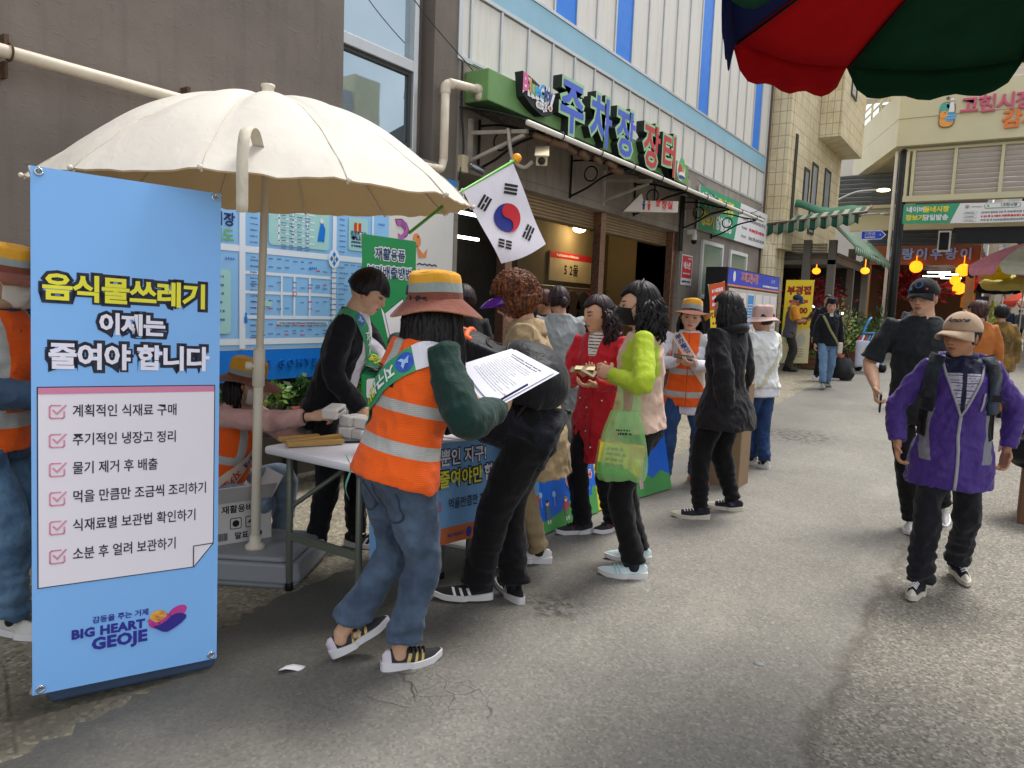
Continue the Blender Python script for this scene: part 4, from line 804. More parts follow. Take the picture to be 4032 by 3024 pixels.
pn.poly([(.01, .015), (.415, .015), (.5, .1), (.415, .185), (.01, .185)], pb, 1); pn.text('고현로', .18, .12, .09, wh, 2); pn.fake(.08, .3, .05, .03, wh); pn.text('9', .4, .1, .06, wh, 2); pn.build('lettering', t)
# ================================================================ BROWN MARKET GATE SHOP AND THE FAR STREET
wd = mat('brown_timber', '8a4a28', .6, var=.2, vs=2, bump=.1, bs=20)
t = thing('timber_gate', 'brown timber shop front with blue letters and glowing lanterns beyond the black pole', 'shop', (-2.4, 28.5, .5))
c = MB(); c.box(-4.5, -1.05, 28.3, 28.6, 3.35, 3.98); c.build('lintel', wd, t, .01); 
for x in (-1.4, -4.5): c = MB(); c.box(x, x+.25, 28.4, 28.65, .5, 3.35); c.build('post', mat('pale_timber', 'b5885a', .6, var=.15), t)
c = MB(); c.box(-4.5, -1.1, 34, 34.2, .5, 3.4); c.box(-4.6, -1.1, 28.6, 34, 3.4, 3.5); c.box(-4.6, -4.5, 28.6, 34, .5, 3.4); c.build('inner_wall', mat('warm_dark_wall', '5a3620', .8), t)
for k, ch in enumerate('재랑이우랑이'): raised(ch, .4, -3.55+.42*k, 3.67, 28.3, .012, mat('sign_periwinkle', '8fa4dc', .5), t, d=.04)
orm = mat('lantern_glow', 'ff8c14', .4, em=1.7)
for k, (x, y, z, rr, lb) in enumerate([(-1.46, 28.0, 3.16, .2, 'big glowing orange globe lantern at the gate post'), (-2.85, 28.3, 3.28, .2, 'glowing orange lantern under the gate sign beside the black cap'), (-1.75, 29.4, 2.9, .16, 'narrow glowing lantern behind the globe lantern'), (-1.6, 29.2, 2.62, .2, 'low glowing lantern over the yellow plate')]):
    c = MB(); c.ball((x, y, z), rr, sc=(1, 1, 1.0)); c.tube([(x, y, z+rr*.9), (x, y, z+rr+.25)], .012, 6); c.build('lantern', orm, None, label=lb, cat='lantern', org=(x, y, z), group='lanterns at the timber gate')
for k in range(4):
    x, y, z = (-2.3, -2.0, -2.6, -2.1)[k], 30+k*.9, 3.2-.02*k; c = MB(); c.box(x-.35, x+.35, y-.04, y+.04, z-.02, z+.02); c.build('ceiling_tube', mat('tube_light', 'f4fff4', .5, em=5), None, label=['nearest white ceiling tube inside the timber gate', 'second white ceiling tube inside the timber gate', 'third white ceiling tube inside the timber gate', 'farthest white ceiling tube inside the timber gate'][k], cat='light', org=(x, y, z), group='ceiling tubes inside the gate')
leaves((-3.1, 29.6, 2.6), (.9, .6, .5), 500, .22, 'foliage', thing('blossom_display', 'dark red blossoms hanging inside the timber gate', 'plant', (-3.1, 29.6, 2)), leafmat('red_petal', '5c1018', 'c0404a'))
bD = thing('grey_backing_building', 'grey louvred building over the timber gate', 'building', (-3, 29, 4)); c = MB(); louvre(c, -4.5, -1.1, 29.3, 4.0, 5.0, 6); c.build('louvre', lvd, bD); c = MB(); c.box(-4.6, -1.05, 29.5, 34, 3.99, 9); c.build('wall', mat('grey_metal_wall', '868b90', .6), bD)
# far parasols
def parasol(label, cx, cy, cz, rad, drop, cols, n=8, pole=True, tilt=(0, 0), vz=.18, foot=None, ph=0):
    t = thing('parasol', label, 'parasol', (cx, cy, GZ(cy))); q = rotm(tilt[0], tilt[1]); C0 = Vector((cx, cy, cz))
    ms = [cloth('parasol_'+k_, k_, .8, .25, 120, .1) for k_ in cols]
    tm = []
    for k_ in cols:
        nm = 'parasol_t_'+k_
        if nm not in _mats:
            w_ = NT(nm); cc = lin(k_); w_.set(col=w_.mul(cc, w_.rng(w_.noise(w_.coord(), 6, 3), .3, .7, .88, 1.1)), rough=.85, spec=.15); tr = w_.n.new('ShaderNodeBsdfTranslucent'); tr.inputs['Color'].default_value = cc+(1,); mx = w_.n.new('ShaderNodeMixShader'); mx.inputs[0].default_value = .3
            w_.bump(w_.noise(w_.coord(), 500, 1), .1, .003); w_.t.links.new(w_.b.outputs[0], mx.inputs[1]); w_.t.links.new(tr.outputs[0], mx.inputs[2]); w_.t.links.new(mx.outputs[0], w_.out.inputs[0]); _mats[nm] = w_.mat
        tm.append(_mats[nm])
    c = MB(); 
    for k in range(n):
        a0 = 2*math.pi*(k+ph)/n; a1 = 2*math.pi*(k+1+ph)/n
        def fn(a, b, a0=a0, a1=a1):
            rr = rad*b; p0 = Vector((math.cos(a0), math.sin(a0), 0))*rr; p1 = Vector((math.cos(a1), math.sin(a1), 0))*rr; p = p0*(1-a)+p1*a
            zz = drop*(.35*b+.65*b*b); return C0+q @ Vector((p.x, p.y, -zz+.03*rad*b*b*math.sin(a*math.pi)*(-1)))
        c.grid(fn, 8, 10, k % len(cols))
        def fv(a, b, a0=a0, a1=a1):
            p0 = Vector((math.cos(a0), math.sin(a0), 0))*rad; p1 = Vector((math.cos(a1), math.sin(a1), 0))*rad; p = p0*(1-a)+p1*a; s_ = min(1, math.sin(a*math.pi)*3.2)**.5
            return C0+q @ Vector((p.x*(1+.02*b), p.y*(1+.02*b), -drop-.03*rad*math.sin(a*math.pi)-vz*b*s_+.012*math.sin(a*21)*b))
        c.grid(fv, 14, 4, k % len(cols))
    c.build('canopy', tm, t, solid=.004)
    if pole:
        c = MB(); c.tube([foot or (cx, cy, GZ(cy)), C0+Vector((0, 0, .1))], .022, 10); c.build('pole', alu, t)
    c = MB()
    for k in range(n):
        a = 2*math.pi*(k+ph)/n; e = Vector((math.cos(a), math.sin(a), 0)); c.tube([C0+q @ (e*rad*b+Vector((0, 0, -drop*(.35*b+.65*b*b)-.012))) for b in (.02, .35, .7, 1)], .006, 6)
    c.build('rib', iron, t); return t
_n, _r, _g = '13235e', 'b5121c', '17452f'
parasol('big navy, red and green parasol overhead, seen from below', .044, 3.214, 3.054, 1.163, .415, [_n, _g, _r], 9, True, (3.95, -.23), .125, (.62, 3.1, 0), 4.392)
parasol('pink, purple and yellow parasol beyond the crossing', .35, 27.6, 4.0, 1.7, .75, ['d23c4e', 'b98cc0', 'e8d23c', '2a2f66', 'e8a0b4', 'e0e0d0', '3f9f6a', 'e8d23c'], 8, True, (0, 0), .3, ph=.35)
parasol('red and pale yellow parasol lower behind the pink one', .2, 30.5, 3.35, 1.9, .5, ['b52430', 'dcd98a', '232a3a', 'e8e8d0'], 8, True, (0, 0), .25, ph=.1)
parasol('pale pink and white parasol far down the street', .9, 45, 3.3, 1.6, .7, ['f0c8b8', 'e8e4d8', 'd85a4a'], 9, True, (0, 0), .2)
t = thing('red_awning', 'long red canvas awning along the far market street', 'awning', (-.6, 36, 3)); c = MB(); c.grid(lambda a, b: Vector((lerp(-1.9, -.35, b), lerp(33.5, 38, a), lerp(3.5, 2.75, b))), 12, 4); c.grid(lambda a, b: Vector((-.35, lerp(33.5, 38, a), 2.75-.2*b)), 12, 2); c.build('canopy', mat('red_canvas', 'b03028', .8, var=.15), t, solid=.02); c = MB(); c.tube([(-.4, 33.6, .57), (-.4, 33.6, 2.8)], .03, 8); c.build('post', alu, t)
for k, (x, y, h_, lb) in enumerate([(-1.05, 42, 11, 'left of two tall concrete utility poles down the far street'), (-.35, 47, 12, 'right of two tall concrete utility poles down the far street')]):
    t = thing('utility_pole', lb, 'pole', (x, y, .57)); c = MB(); c.tube([(x, y, .5), (x, y, h_)], [.24, .15], 12); c.build('pole', mat('concrete_pole', 'b7b0a2', .8), t); c = MB(); c.box(x-.8, x+.8, y-.05, y+.05, h_-1, h_-.9); c.box(x-.6, x+.6, y-.05, y+.05, 5.2, 5.28); c.build('crossarm', mat('concrete_pole', 'b7b0a2', .8), t)
for k in range(5): cable(['lowest', 'second', 'third', 'fourth', 'highest'][k]+' overhead wire sagging between the far utility poles', [(-1.05+.1*k, 42, 4.6+.5*k), (-.9, 44.5, 4.3+.5*k), (-.35+.1*k, 47, 4.7+.5*k), (0, 70, 4.6+.4*k)], .012)
def block(label, x0, x1, y0, y1, h_, col, rows, colsn, face='x'):
    t = thing('shop_building', label, 'building', ((x0+x1)/2, y0, .57)); c = MB(); c.box(x0, x1, y0, y1, .4, h_); c.build('wall', mat('far_wall_'+col, col, .8, var=.08, vs=.6), t)
    for r_ in range(rows):
        for k in range(colsn):
            z = 3.6+r_*2.6
            if face == 'x': y = y0+.8+k*(y1-y0-1.6)/max(1, colsn-1); c = MB(); c.box(x1-.01, x1+.04, y-.5, y+.5, z, z+1.3)
            else: x = x0+.8+k*(x1-x0-1.6)/max(1, colsn-1); c = MB(); c.box(x-.5, x+.5, y0-.04, y0+.01, z, z+1.3)
            c.build('window', glass('far_window', '7c878c', .2), t)
    return t
block('pale three storey shop building lining the far street', -7, -2.0, 34.5, 48, 9.5, 'd4cdc2', 2, 4); block('white shop building farther down the street', -7, -1.6, 49, 70, 8, 'e0ddd6', 2, 5); block('beige building closing the far end of the street', -6, 9, 120, 130, 13, 'cfc7b6', 3, 6, 'y')
block('cream building far to the right of the street', 3.4, 9, 36, 60, 8, 'd9cfbf', 2, 4); 
hills = MB(); hp = []; NX = 60
for k in range(NX+1): x = -260+k*10; hp.append((x, 330, 18+26*mnoise.noise(Vector((k*.11, 2.3, 0)))+30*math.exp(-((x-40)/90)**2)))
hills.add([(p[0], 330, 0) for p in hp]+hp+[(p[0], 420, 0) for p in hp], [f for k in range(NX) for f in ((k, k+1, NX+2+k, NX+1+k), (NX+1+k, NX+2+k, 2*NX+3+k, 2*NX+2+k))]); hills.build('hills', mat('hill_green', '5f7a78', .9, var=.25, vs=.03), kind='structure', fix=False)
# shop front clutter along the far street
t = thing('shop_sign', 'dark blue and white vertical shop sign by the timber gate', 'sign', (-1.2, 33.3, 2)); pn = Panel(lambda u, v, d: Vector((-1.45+u, 33.2-d, 1.55+v)), .003); pn.base(0, .62, 0, .95, mat('sign_navy', '2a3350', .5), 1, 1, .1); pn.text('GS', .33, .6, .46, wh, 1, .02); pn.text('25', .33, .2, .36, mat('sign_cyan', '5aa6d8', .5), 1, .02); pn.build('panel', t)
for k, (x, y, w_, h_, cc, lb) in enumerate([(-1.35, 30.0, .42, .5, 'e0a83a', 'yellow square plate sign on the gate post'), (-.95, 38.5, .4, .75, 'd9a030', 'orange vertical sign board down the far street'), (-.6, 40, .55, 1.6, 'bcd2e2', 'pale blue tall banner down the far street'), (-.95, 36.6, .2, 2.3, 'd9d6cf', 'white narrow post sign by the yellow shrub')]):
    z = 2.0 if k == 0 else .65; pn = Panel(lambda u, v, d, x=x, y=y, z=z: Vector((x+u-w_/2, y-d, z+v)), .003); pn.base(0, w_, 0, h_, mat('sign_'+cc, cc, .6), 1, 1, .04)
    for q in range(3): pn.fake(w_*.15, w_*.85, h_*(.8-.25*q), h_*.07, nv)
    pn.build('board_sign', None, label=lb, cat='sign', org=(x, y, z))
t = thing('shrub', 'yellow green shrub in a pot down the far street', 'plant', (-.95, 37.5, .57)); leaves((-.95, 37.5, 1.65), (.42, .42, .6), 420, .16, 'foliage', t, leafmat('leaf_lime', '8f9a2a', 'dfe07a')); c = MB(); c.lathe((-.95, 37.5, .57), [(.001, 0), (.25, 0), (.32, .5), (.001, .5)], 16); c.build('pot', terra, t)
for k in range(9):
    x, y = -1.15+.12*(k % 3)+random.uniform(-.1, .1), 39.5+k*1.3; cc = ['c94a3a', '3f7f4f', 'd8c9a0', '4a6fa0', 'b88a50', 'd8d4cc', '7a3f6a', '508a8a', 'd0a040'][k]
    c = MB(); c.box(x-.35, x+.3, y-.4, y+.4, .57, .57+.5+.1*(k % 4)); c.box(x-.37, x+.32, y-.42, y+.42, 1.17+.1*(k % 4), 1.22+.1*(k % 4)); c.box(x-.3, x+.25, y-.35, y+.35, 1.22+.1*(k % 4), 1.4+.1*(k % 4))
    c.build('market_crate', mat('crate_'+cc, cc, .7), None, .02, label=['red', 'green', 'cream', 'blue', 'tan', 'white', 'plum', 'teal', 'amber'][k]+' covered goods crate set out along the far street', cat='crate', org=(x, y, .57), group='crates along the far street')

# pale building on the other side of the street, outside the frame (it shows mirrored in the tall window)
t = thing('facing_building', 'pale grey building with a cream corner strip across the street, mirrored in the tall window', 'building', (8, 14, 0)); c = MB(); c.box(6.5, 14, 9.5, 15.6, 0, 7.4); c.build('wall', mat('facing_wall', 'a9adb0', .7), t); c = MB(); c.box(6.4, 14, 15.602, 16.6, 0, 7.9); c.build('corner_strip', mat('facing_strip', 'd8cfa4', .7), t)
c = MB()
for k in range(3): c.box(6.46, 6.5, 10.2+1.7*k, 11.3+1.7*k, 4.2, 5.6)
c.build('window', wgl, t)

for k, (x0, x1, y0, h_, cc, lb) in enumerate([(-1.3, 1.2, 62, 9.5, 'c9c2b4', 'narrow beige building facing down the far street'), (1.0, 4.5, 75, 12, 'dad6cf', 'white building stepping back at the far street end'), (-2.5, 2.5, 95, 16, 'b9b4ac', 'grey apartment block rising at the far end of the street')]): block(lb, x0, x1, y0, y0+12, h_, cc, 3, 3, 'y')
# ================================================================ BLUE STANDING BANNER
skyb = mat('banner_sky_blue', '7db4ee', .38, var=.03, vs=2, bump=.35, bs=4); cardw = mat('card_white', 'e4dee6', .5, var=.01); pinkb = mat('card_pink', 'cf7f9f', .5, var=.02); chk = mat('check_pink', 'd98aa2', .5); ink = mat('print_ink', '1b1d33', .5); tyel = mat('title_yellow', 'e3dd35', .5); twh = mat('title_white', 'e3e0ee', .5); lnv = mat('logo_deep_navy', '27268f', .5)
def pbanner(pn):
    pn.base(0, .6, 0, 1.8, skyb, 10, 24, .002)
    for st, u, v, sz, m_, sx in (('음식물쓰레기', .292, 1.388, .098, tyel, 1.0), ('이제는', .302, 1.270, .08, twh, 1.0), ('줄여야 합니다', .305, 1.150, .096, twh, .96)):
        pn.text(st, u, v, sz, ink, 1, .0145, sx=sx, space=.93); pn.text(st, u, v, sz, ink, 1, .010, sx=sx, space=.93); pn.text(st, u, v, sz, m_, 2, .0032, sx=sx, space=.93)
    pn.poly([(.0155, .3605), (.5145, .3645), (.5845, .447), (.5845, 1.0595), (.0155, 1.0495)], ink, 1); pn.poly([(.019, .364), (.512, .368), (.581, .449), (.581, 1.056), (.019, 1.046)], cardw, 2); pn.poly([(.019, 1.024), (.581, 1.034), (.581, 1.056), (.019, 1.046)], pinkb, 3)
    pn.line([(.581, .449), (.511, .446), (.511, .368)], .0035, ink, 4)
    for k, (st, w_) in enumerate((('계획적인 식재료 구매', .331), ('주기적인 냉장고 정리', .329), ('물기 제거 후 배출', .268), ('먹을 만큼만 조금씩 조리하기', .437), ('식재료별 보관법 확인하기', .4), ('소분 후 얼려 보관하기', .331))):
        v = .963-.1*k; vs, fs = text2d(st, .047, .0006, 'LEFT'); x1 = max(p[0] for p in vs)
        pn.text(st, .117, v, .047, ink, 3, .0006, 'LEFT', sx=w_/x1)
        pn.line([(.083, v+.022), (.056, v+.022), (.0515, v+.017), (.0515, v-.018), (.056, v-.022), (.089, v-.022), (.0935, v-.018), (.0935, v+.0)], .0052, chk, 3); pn.line([(.061, v+.006), (.072, v-.007), (.098, v+.022)], .0056, chk, 4)
    pn.text('감동을 주는 거제', .268, .222, .026, lnv, 2, .0006); pn.text('BIG HEART', .229, .182, .043, lnv, 2, .0022, sx=1.04, space=1.06); pn.text('GEOJE', .264, .137, .056, lnv, 2, .0028, sx=1.08, space=1.06)
    # two-lobed heart ribbon
    hy, hp, hn = mat('heart_yellow', 'e9a84e', .5), mat('heart_magenta', 'b8398f', .5), mat('heart_navy', '2a2385', .5)
    hs = []
    for k in range(48):
        a = 2*math.pi*k/48; x = 16*math.sin(a)**3; y = 13*math.cos(a)-5*math.cos(2*a)-2*math.cos(3*a)-math.cos(4*a); hs.append((.424+x*.0041, .184+y*.0029+x*.0012))
    pn.poly(hs, hp, 2)
    def sub(f): return [p for p in hs if f(p)]
    pn.disc(.39, .199, .029, hy, 3, 24, .85); pn.poly([(.36, .19), (.38, .175), (.40, .178), (.42, .195), (.415, .215), (.4, .22), (.37, .21)], hy, 3)
    pn.poly([(.372, .165), (.39, .168), (.41, .178), (.43, .192), (.45, .2), (.47, .2), (.487, .19), (.487, .178), (.47, .162), (.45, .15), (.43, .14), (.42, .137), (.405, .141), (.388, .152)], hn, 3)
    pn.line([(.36, .19), (.375, .176), (.392, .174), (.41, .182), (.43, .2), (.45, .21)], .012, hp, 4)
tb = x_banner('banner_stand', 'tall sky blue banner stand with yellow and white lettering and a checklist, in front', (-2.63, 1.09, .08), (-2.44, 1.66, .05), (-2.79, 1.20, 1.86), (-2.59, 1.79, 1.84), .6, 1.8, pbanner)
fm_ = quadmap((-2.63, 1.09, .08), (-2.44, 1.66, .05), (-2.79, 1.20, 1.86), (-2.59, 1.79, 1.84), .6, 1.8)
chrome = mat('eyelet_metal', 'c9cac8', .2, .9)
for u, v in ((.023, 1.782), (.578, 1.782), (.023, .018), (.578, .018)):
    c = MB(); pts = [fm_(u+.011*math.cos(k*.39270), v+.011*math.sin(k*.3927), .003) for k in range(17)]; c.tube(pts, .0035, 6, cap=False); c.tube([fm_(u, v, -.02), fm_(u, v, .006), fm_(u, v+.012, .012)], .004, 6); c.build('eyelet', chrome, tb)
bl2 = mat('banner_foot_blue', '3f526c', .5, var=.06)
c = MB(); a, b = Vector((-2.70, 1.20, 0)), Vector((-2.50, 1.66, 0)); d = (b-a).normalized(); nn = Vector((d.y, -d.x, 0))
prof = [(-.02, 0), (.52, 0), (.53, .03), (.53, .12), (.5, .15), (-.01, .15), (-.03, .12), (-.03, .03)]
c.prism(prof, lambda u, v: a+d*u+Vector((0, 0, v))+nn*.03, lambda u, v: a+d*u+Vector((0, 0, v))-nn*.3); c.build('foot', bl2, tb, .012)
# ================================================================ WHITE UMBRELLA
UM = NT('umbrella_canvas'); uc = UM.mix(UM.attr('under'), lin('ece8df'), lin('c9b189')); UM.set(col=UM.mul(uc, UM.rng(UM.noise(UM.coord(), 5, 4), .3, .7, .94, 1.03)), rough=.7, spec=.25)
UM.bump(UM.m('ADD', UM.noise(UM.vmul(UM.coord(), (1, 1, .4)), 9, 3, .5, .7), UM.m('MULTIPLY', UM.noise(UM.coord(), 300, 1), .06)), .3, .02)
tr = UM.n.new('ShaderNodeBsdfTranslucent'); UM.put(tr.inputs['Color'], uc); mx = UM.n.new('ShaderNodeMixShader'); mx.inputs[0].default_value = .3
UM.t.links.new(UM.b.outputs[0], mx.inputs[1]); UM.t.links.new(tr.outputs[0], mx.inputs[2]); UM.t.links.new(mx.outputs[0], UM.out.inputs[0])
crp = mat('cream_plastic', 'd8d0bd', .4, var=.04)
um = thing('patio_umbrella', 'big open white patio umbrella with a cream pole in a grey weighted base', 'umbrella', (-3.15, 2.37, 0))
APX = Vector((-3.15, 2.44, 2.42)); UR, UD, NR = 1.02, .47, 12
def upt(a, rr, k):
    """point on the canopy at angle a, radius fraction rr; k 0 at a rib and 1 between ribs"""
    z = -UD*(rr**2.1*.86+.14*rr)+.04*math.sin(rr*3.1)*k-.012*rr*k; sc = 1-(.028*rr**3)*k
    wr = .010*mnoise.noise(Vector((a*14, rr*3.5, 2)))*rr**1.5+.007*math.sin(rr*30+a*37)*(1-k)*rr**3+.01*mnoise.noise(Vector((math.cos(a)*4, math.sin(a)*4, rr*3)))*rr
    p = Vector((math.cos(a)*UR*rr*sc, math.sin(a)*UR*rr*sc, z+wr)); p.z += .035*p.y-.02*p.x
    return p+APX
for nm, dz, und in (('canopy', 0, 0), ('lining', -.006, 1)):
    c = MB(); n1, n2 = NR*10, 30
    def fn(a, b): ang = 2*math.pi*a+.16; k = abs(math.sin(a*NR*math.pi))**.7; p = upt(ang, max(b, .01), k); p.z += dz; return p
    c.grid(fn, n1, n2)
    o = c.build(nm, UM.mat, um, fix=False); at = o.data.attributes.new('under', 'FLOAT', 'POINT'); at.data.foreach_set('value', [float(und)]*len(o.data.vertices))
for k in range(NR):
    ang = 2*math.pi*k/NR+.16; c = MB(); c.tube([upt(ang, q, 0)-Vector((0, 0, .014)) for q in (.03, .2, .4, .6, .8, .95, 1.0)], .0045, 6); e = upt(ang, 1.0, 0); c.ball(e+Vector((math.cos(ang), math.sin(ang), -.1))*.012, .011, n=6); c.build('rib', crp, um)
    c = MB(); c.tube([upt(ang, q/14, 0)+Vector((0, 0, .0015)) for q in range(1, 15)], .0032, 6); c.build('seam', cloth('seam_beige', 'c9c0ae'), um)
c = MB(); c.tube([(-3.15, 2.37, .12), (-3.15, 2.39, 1.1)], .024, 16); c.tube([(-3.15, 2.39, 1.05), (-3.15, 2.44, 2.40)], .019, 16); c.build('pole', crp, um)
c = MB(); c.tube([(-3.15, 2.388, 1.0), (-3.15, 2.393, 1.18)], [.031, .029], 16); c.tube([(-3.15, 2.39, 1.1), (-3.165, 2.36, 1.1)], .014, 10); c.tube([(-3.165, 2.36, 1.1), (-3.185, 2.34, 1.1)], .022, 8, 0, 'flat'); c.build('clamp', crp, um)
c = MB(); c.lathe(APX+Vector((0, 0, -.03)), [(.001, 0), (.05, 0), (.055, .03), (.03, .05), (.028, .085), (.034, .09), (.034, .1), (.001, .1)], 16); c.build('finial', crp, um)
c = MB(); e = upt(-.70, .88, .5); o_ = Vector((.565, -.825, 0)); sp_ = curve_pts([e-o_*.01, e+o_*.05+Vector((0, 0, .05)), e+o_*.13+Vector((0, 0, .03)), e+o_*.165+Vector((0, 0, -.07)), e+o_*.17+Vector((0, 0, -.27))], 6)
for (p, q) in zip(sp_[:-1], sp_[1:]): pass
vs = []; 
for p in sp_: vs += [p+Vector((.018, .012, 0)), p-Vector((.018, .012, 0))]
c.add(vs, [(2*i, 2*i+1, 2*i+3, 2*i+2) for i in range(len(sp_)-1)], 0, True); c.build('tie_strap', cloth('strap_beige', 'd4cbb8'), um, solid=.003)
c = MB(); bx, by = -3.2, 2.42
bp_ = [(-.3, -.22), (-.24, -.27), (.24, -.27), (.3, -.22), (.3, .22), (.24, .27), (-.24, .27), (-.3, .22)]; q = rotm(0, 0, 30); bc = Vector((-3.22, 2.45, 0))
def ring(sc, z): return lambda u, v: bc+q @ Vector((u*sc, v*sc, 0))+Vector((0, 0, z))
c.prism(bp_, ring(1, .03), ring(.97, .13)); c.prism([(u*.9, v*.9) for u, v in bp_], ring(1, .131), ring(.96, .155)); c.prism([(u*.94, v*.94) for u, v in bp_], ring(1, 0), ring(1, .0295))
bo = c.build('base', mat('grey_base_plastic', '8a8e94', .45, var=.05, bump=.1, bs=200), um, .014)
c = MB(); c.lathe((-3.15, 2.37, .15), [(.001, 0), (.05, 0), (.05, .02), (.03, .035), (.028, .07), (.001, .07)], 18); c.build('socket', crp, um)
c = MB(); c.lathe(bc+q @ Vector((.17, .05, 0))+Vector((0, 0, .154)), [(.001, 0), (.035, 0), (.035, .008), (.026, .008), (.024, .003), (.001, .003)], 18); c.build('filler_cap', mat('dark_cap', '3c3f44', .5), um)
# ================================================================ TABLES
ttop = mat('table_white', 'dcdbe4', .4, var=.02, bump=.05, bs=300); tleg = mat('table_leg_grey', '6f746a', .4, .3, .06)
def table(label, x0, x1, y0, y1):
    t = thing('folding_table', label, 'table', ((x0+x1)/2, (y0+y1)/2, 0)); c = MB(); c.box(x0, x1, y0, y1, .695, .735); c.build('tabletop', ttop, t, .014)
    c = MB(); c.box(x0+.03, x1-.03, y0+.12, y0+.15, .665, .694); c.box(x0+.03, x1-.03, y1-.15, y1-.12, .665, .694); c.build('rail', tleg, t)
    for y in (y0+.1, y1-.1):
        for x in (x0+.07, x1-.07): c = MB(); c.tube([(x, y, .02), (x, y, .69)], .0165, 12); c.tube([(x, y, 0), (x, y, .035)], .02, 10, 1); c.build('leg', [tleg, iron], t)
        c = MB(); c.box(x0+.07, x1-.07, y-.008, y+.008, .26, .30); s_ = 1 if y < (y0+y1)/2 else -1; xm = (x0+x1)/2; c.tube([(x0+.07, y, .42), (xm, y+s_*.3, .69)], .012, 8); c.tube([(x1-.07, y, .5), (xm, y+s_*.3, .69)], .012, 8); c.build('brace', tleg, t)
    return t
table('white folding table beside the umbrella pole, with soaps and wooden rulers on it', -2.94, -2.32, 2.26, 3.06)
table('white folding table with the printed blue cloth hung on its front', -2.94, -2.32, 3.1, 3.85)
# blue cloth banner on the front of the second table
tcb = cloth('table_cloth_blue', '6f9fd0', .8, .2, 200, .05); toc = cloth('table_cloth_orange', 'c06534', .8, .2, 200, .05); red2 = mat('print_coral', 'cc5560', .6)
pn = Panel(lambda u, v, d: Vector((-2.295+d+.012*math.sin(u*9)*(1-v/.7)+.02*(1-v/.52), 2.32+u+.0, .23+v+.012*math.sin(u*5)))) 
pn.base(0, 1.42, 0, .52, tcb, 40, 6, .004); pn.rect(0, 1.42, 0, .085, toc, 1, 40, 1)
pn.text('하나뿐인 지구!', .6, .44, .09, ink, 2, .008, 'CENTER'); pn.text('하나뿐인 지구!', .6, .44, .09, twh, 3, .002, 'CENTER')
for st, u, m_ in (('이제는', .32, twh), ('줄여야만', .66, tyel), ('합니다.', .99, twh)): pn.text(st, u, .33, .095, ink, 2, .01); pn.text(st, u, .33, .095, m_, 3, .002)
pn.text('먹을만큼만 조금씩 조리하기', .56, .2, .06, ink, 2, .001, 'LEFT', sx=.85)
for u in (.08, .48): pn.line([(u+.02, .222), (u-.02, .222), (u-.02, .178), (u+.022, .178), (u+.022, .2)], .005, red2, 2); pn.line([(u-.01, .205), (u, .192), (u+.025, .22)], .005, red2, 3)
pn.text('남은음식', .12, .2, .06, ink, 2, .001, 'LEFT', sx=.85)
pn.disc(.72, .04, .022, lnv, 2, sy=1.3, rot=-20); pn.text('감동을 주는 거제', .8, .06, .016, lnv, 2, 0, 'LEFT'); pn.text('GEOJE', .76, .035, .036, lnv, 2, .001, 'LEFT'); pn.text('BIG HEART', .62, .04, .025, lnv, 2, .0005)
pn.build('table_banner', None, label='blue printed cloth with an orange hem hanging from the second table', cat='banner', org=(-2.3, 3.2, .3))
# things on the first table
wood = mat('ruler_wood', 'b8904f', .5, var=.12, vs=9)
for k, (a, b, z) in enumerate((((-3.0, 2.36), (-2.93, 2.56), .745), ((-2.9, 2.33), (-2.86, 2.64), .745), ((-2.86, 2.30), (-2.74, 2.55), .745))):
    c = MB(); c.bar((a[0]+.04, a[1], z+.007), (b[0]+.04, b[1], z+.007), .035, .02); c.build('wooden_ruler', wood, None, .003, label=['wooden ruler bar lying at the far edge of the white table', 'middle wooden ruler bar on the white table', 'wooden ruler bar nearest the street edge of the white table'][k], cat='ruler', org=(a[0], a[1], z), group='wooden rulers on the table')
t = thing('smartphone', 'dark smartphone lying on the white table beside the soaps', 'phone', (-2.72, 2.6, .74)); c = MB(); c.cbox((-2.73, 2.61, .741), (.075, .15, .009), 0, rotm(0, 0, -35)); c.build('body', mat('phone_black', '16181c', .25), t, .003); c = MB(); c.cbox((-2.73, 2.61, .7465), (.068, .14, .001), 0, rotm(0, 0, -35)); c.build('screen', mat('phone_glass', '2a2f38', .08, spec=.8), t)
soap = mat('soap_wrap', 'd9d6d2', .35, var=.04, bump=.35, bs=40)
def soapbar(c0, rz, label, rx=0):
    t = thing('soap_pack', label, 'soap', c0, 'white soap packs on the table'); c = MB(); c.cbox(c0, (.085, .12, .055), 0, rotm(rx, 0, rz)); c.build('wrap', soap, t, .009)
    m_ = rotm(rx, 0, rz); pn = Panel(lambda u, v, d: Vector(c0)+m_ @ Vector((.0430+d, u, v)), .0006); pn.text('재활용비누', 0, .006, .016, ink, 1, .0004); pn.fake(-.04, .04, -.012, .006, gy, 1); pn.build('print', t)
for k, (x, y, z, rz, lb) in enumerate(((-2.82, 2.72, .765, 8, 'white soap pack at the front left of the lower layer'), (-2.72, 2.72, .765, -4, 'white soap pack at the front right of the lower layer'), (-2.82, 2.85, .765, 5, 'white soap pack at the back of the lower layer'), (-2.71, 2.85, .765, 10, 'white soap pack at the back right of the lower layer'), (-2.83, 2.74, .822, -6, 'white soap pack resting on top, on the left'), (-2.73, 2.74, .822, 6, 'white soap pack resting on top, on the right'))): soapbar((x, y, z), rz, lb)
soapbar((-2.89, 2.66, .87), 20, 'white soap pack held up by the crouching volunteer', 10)
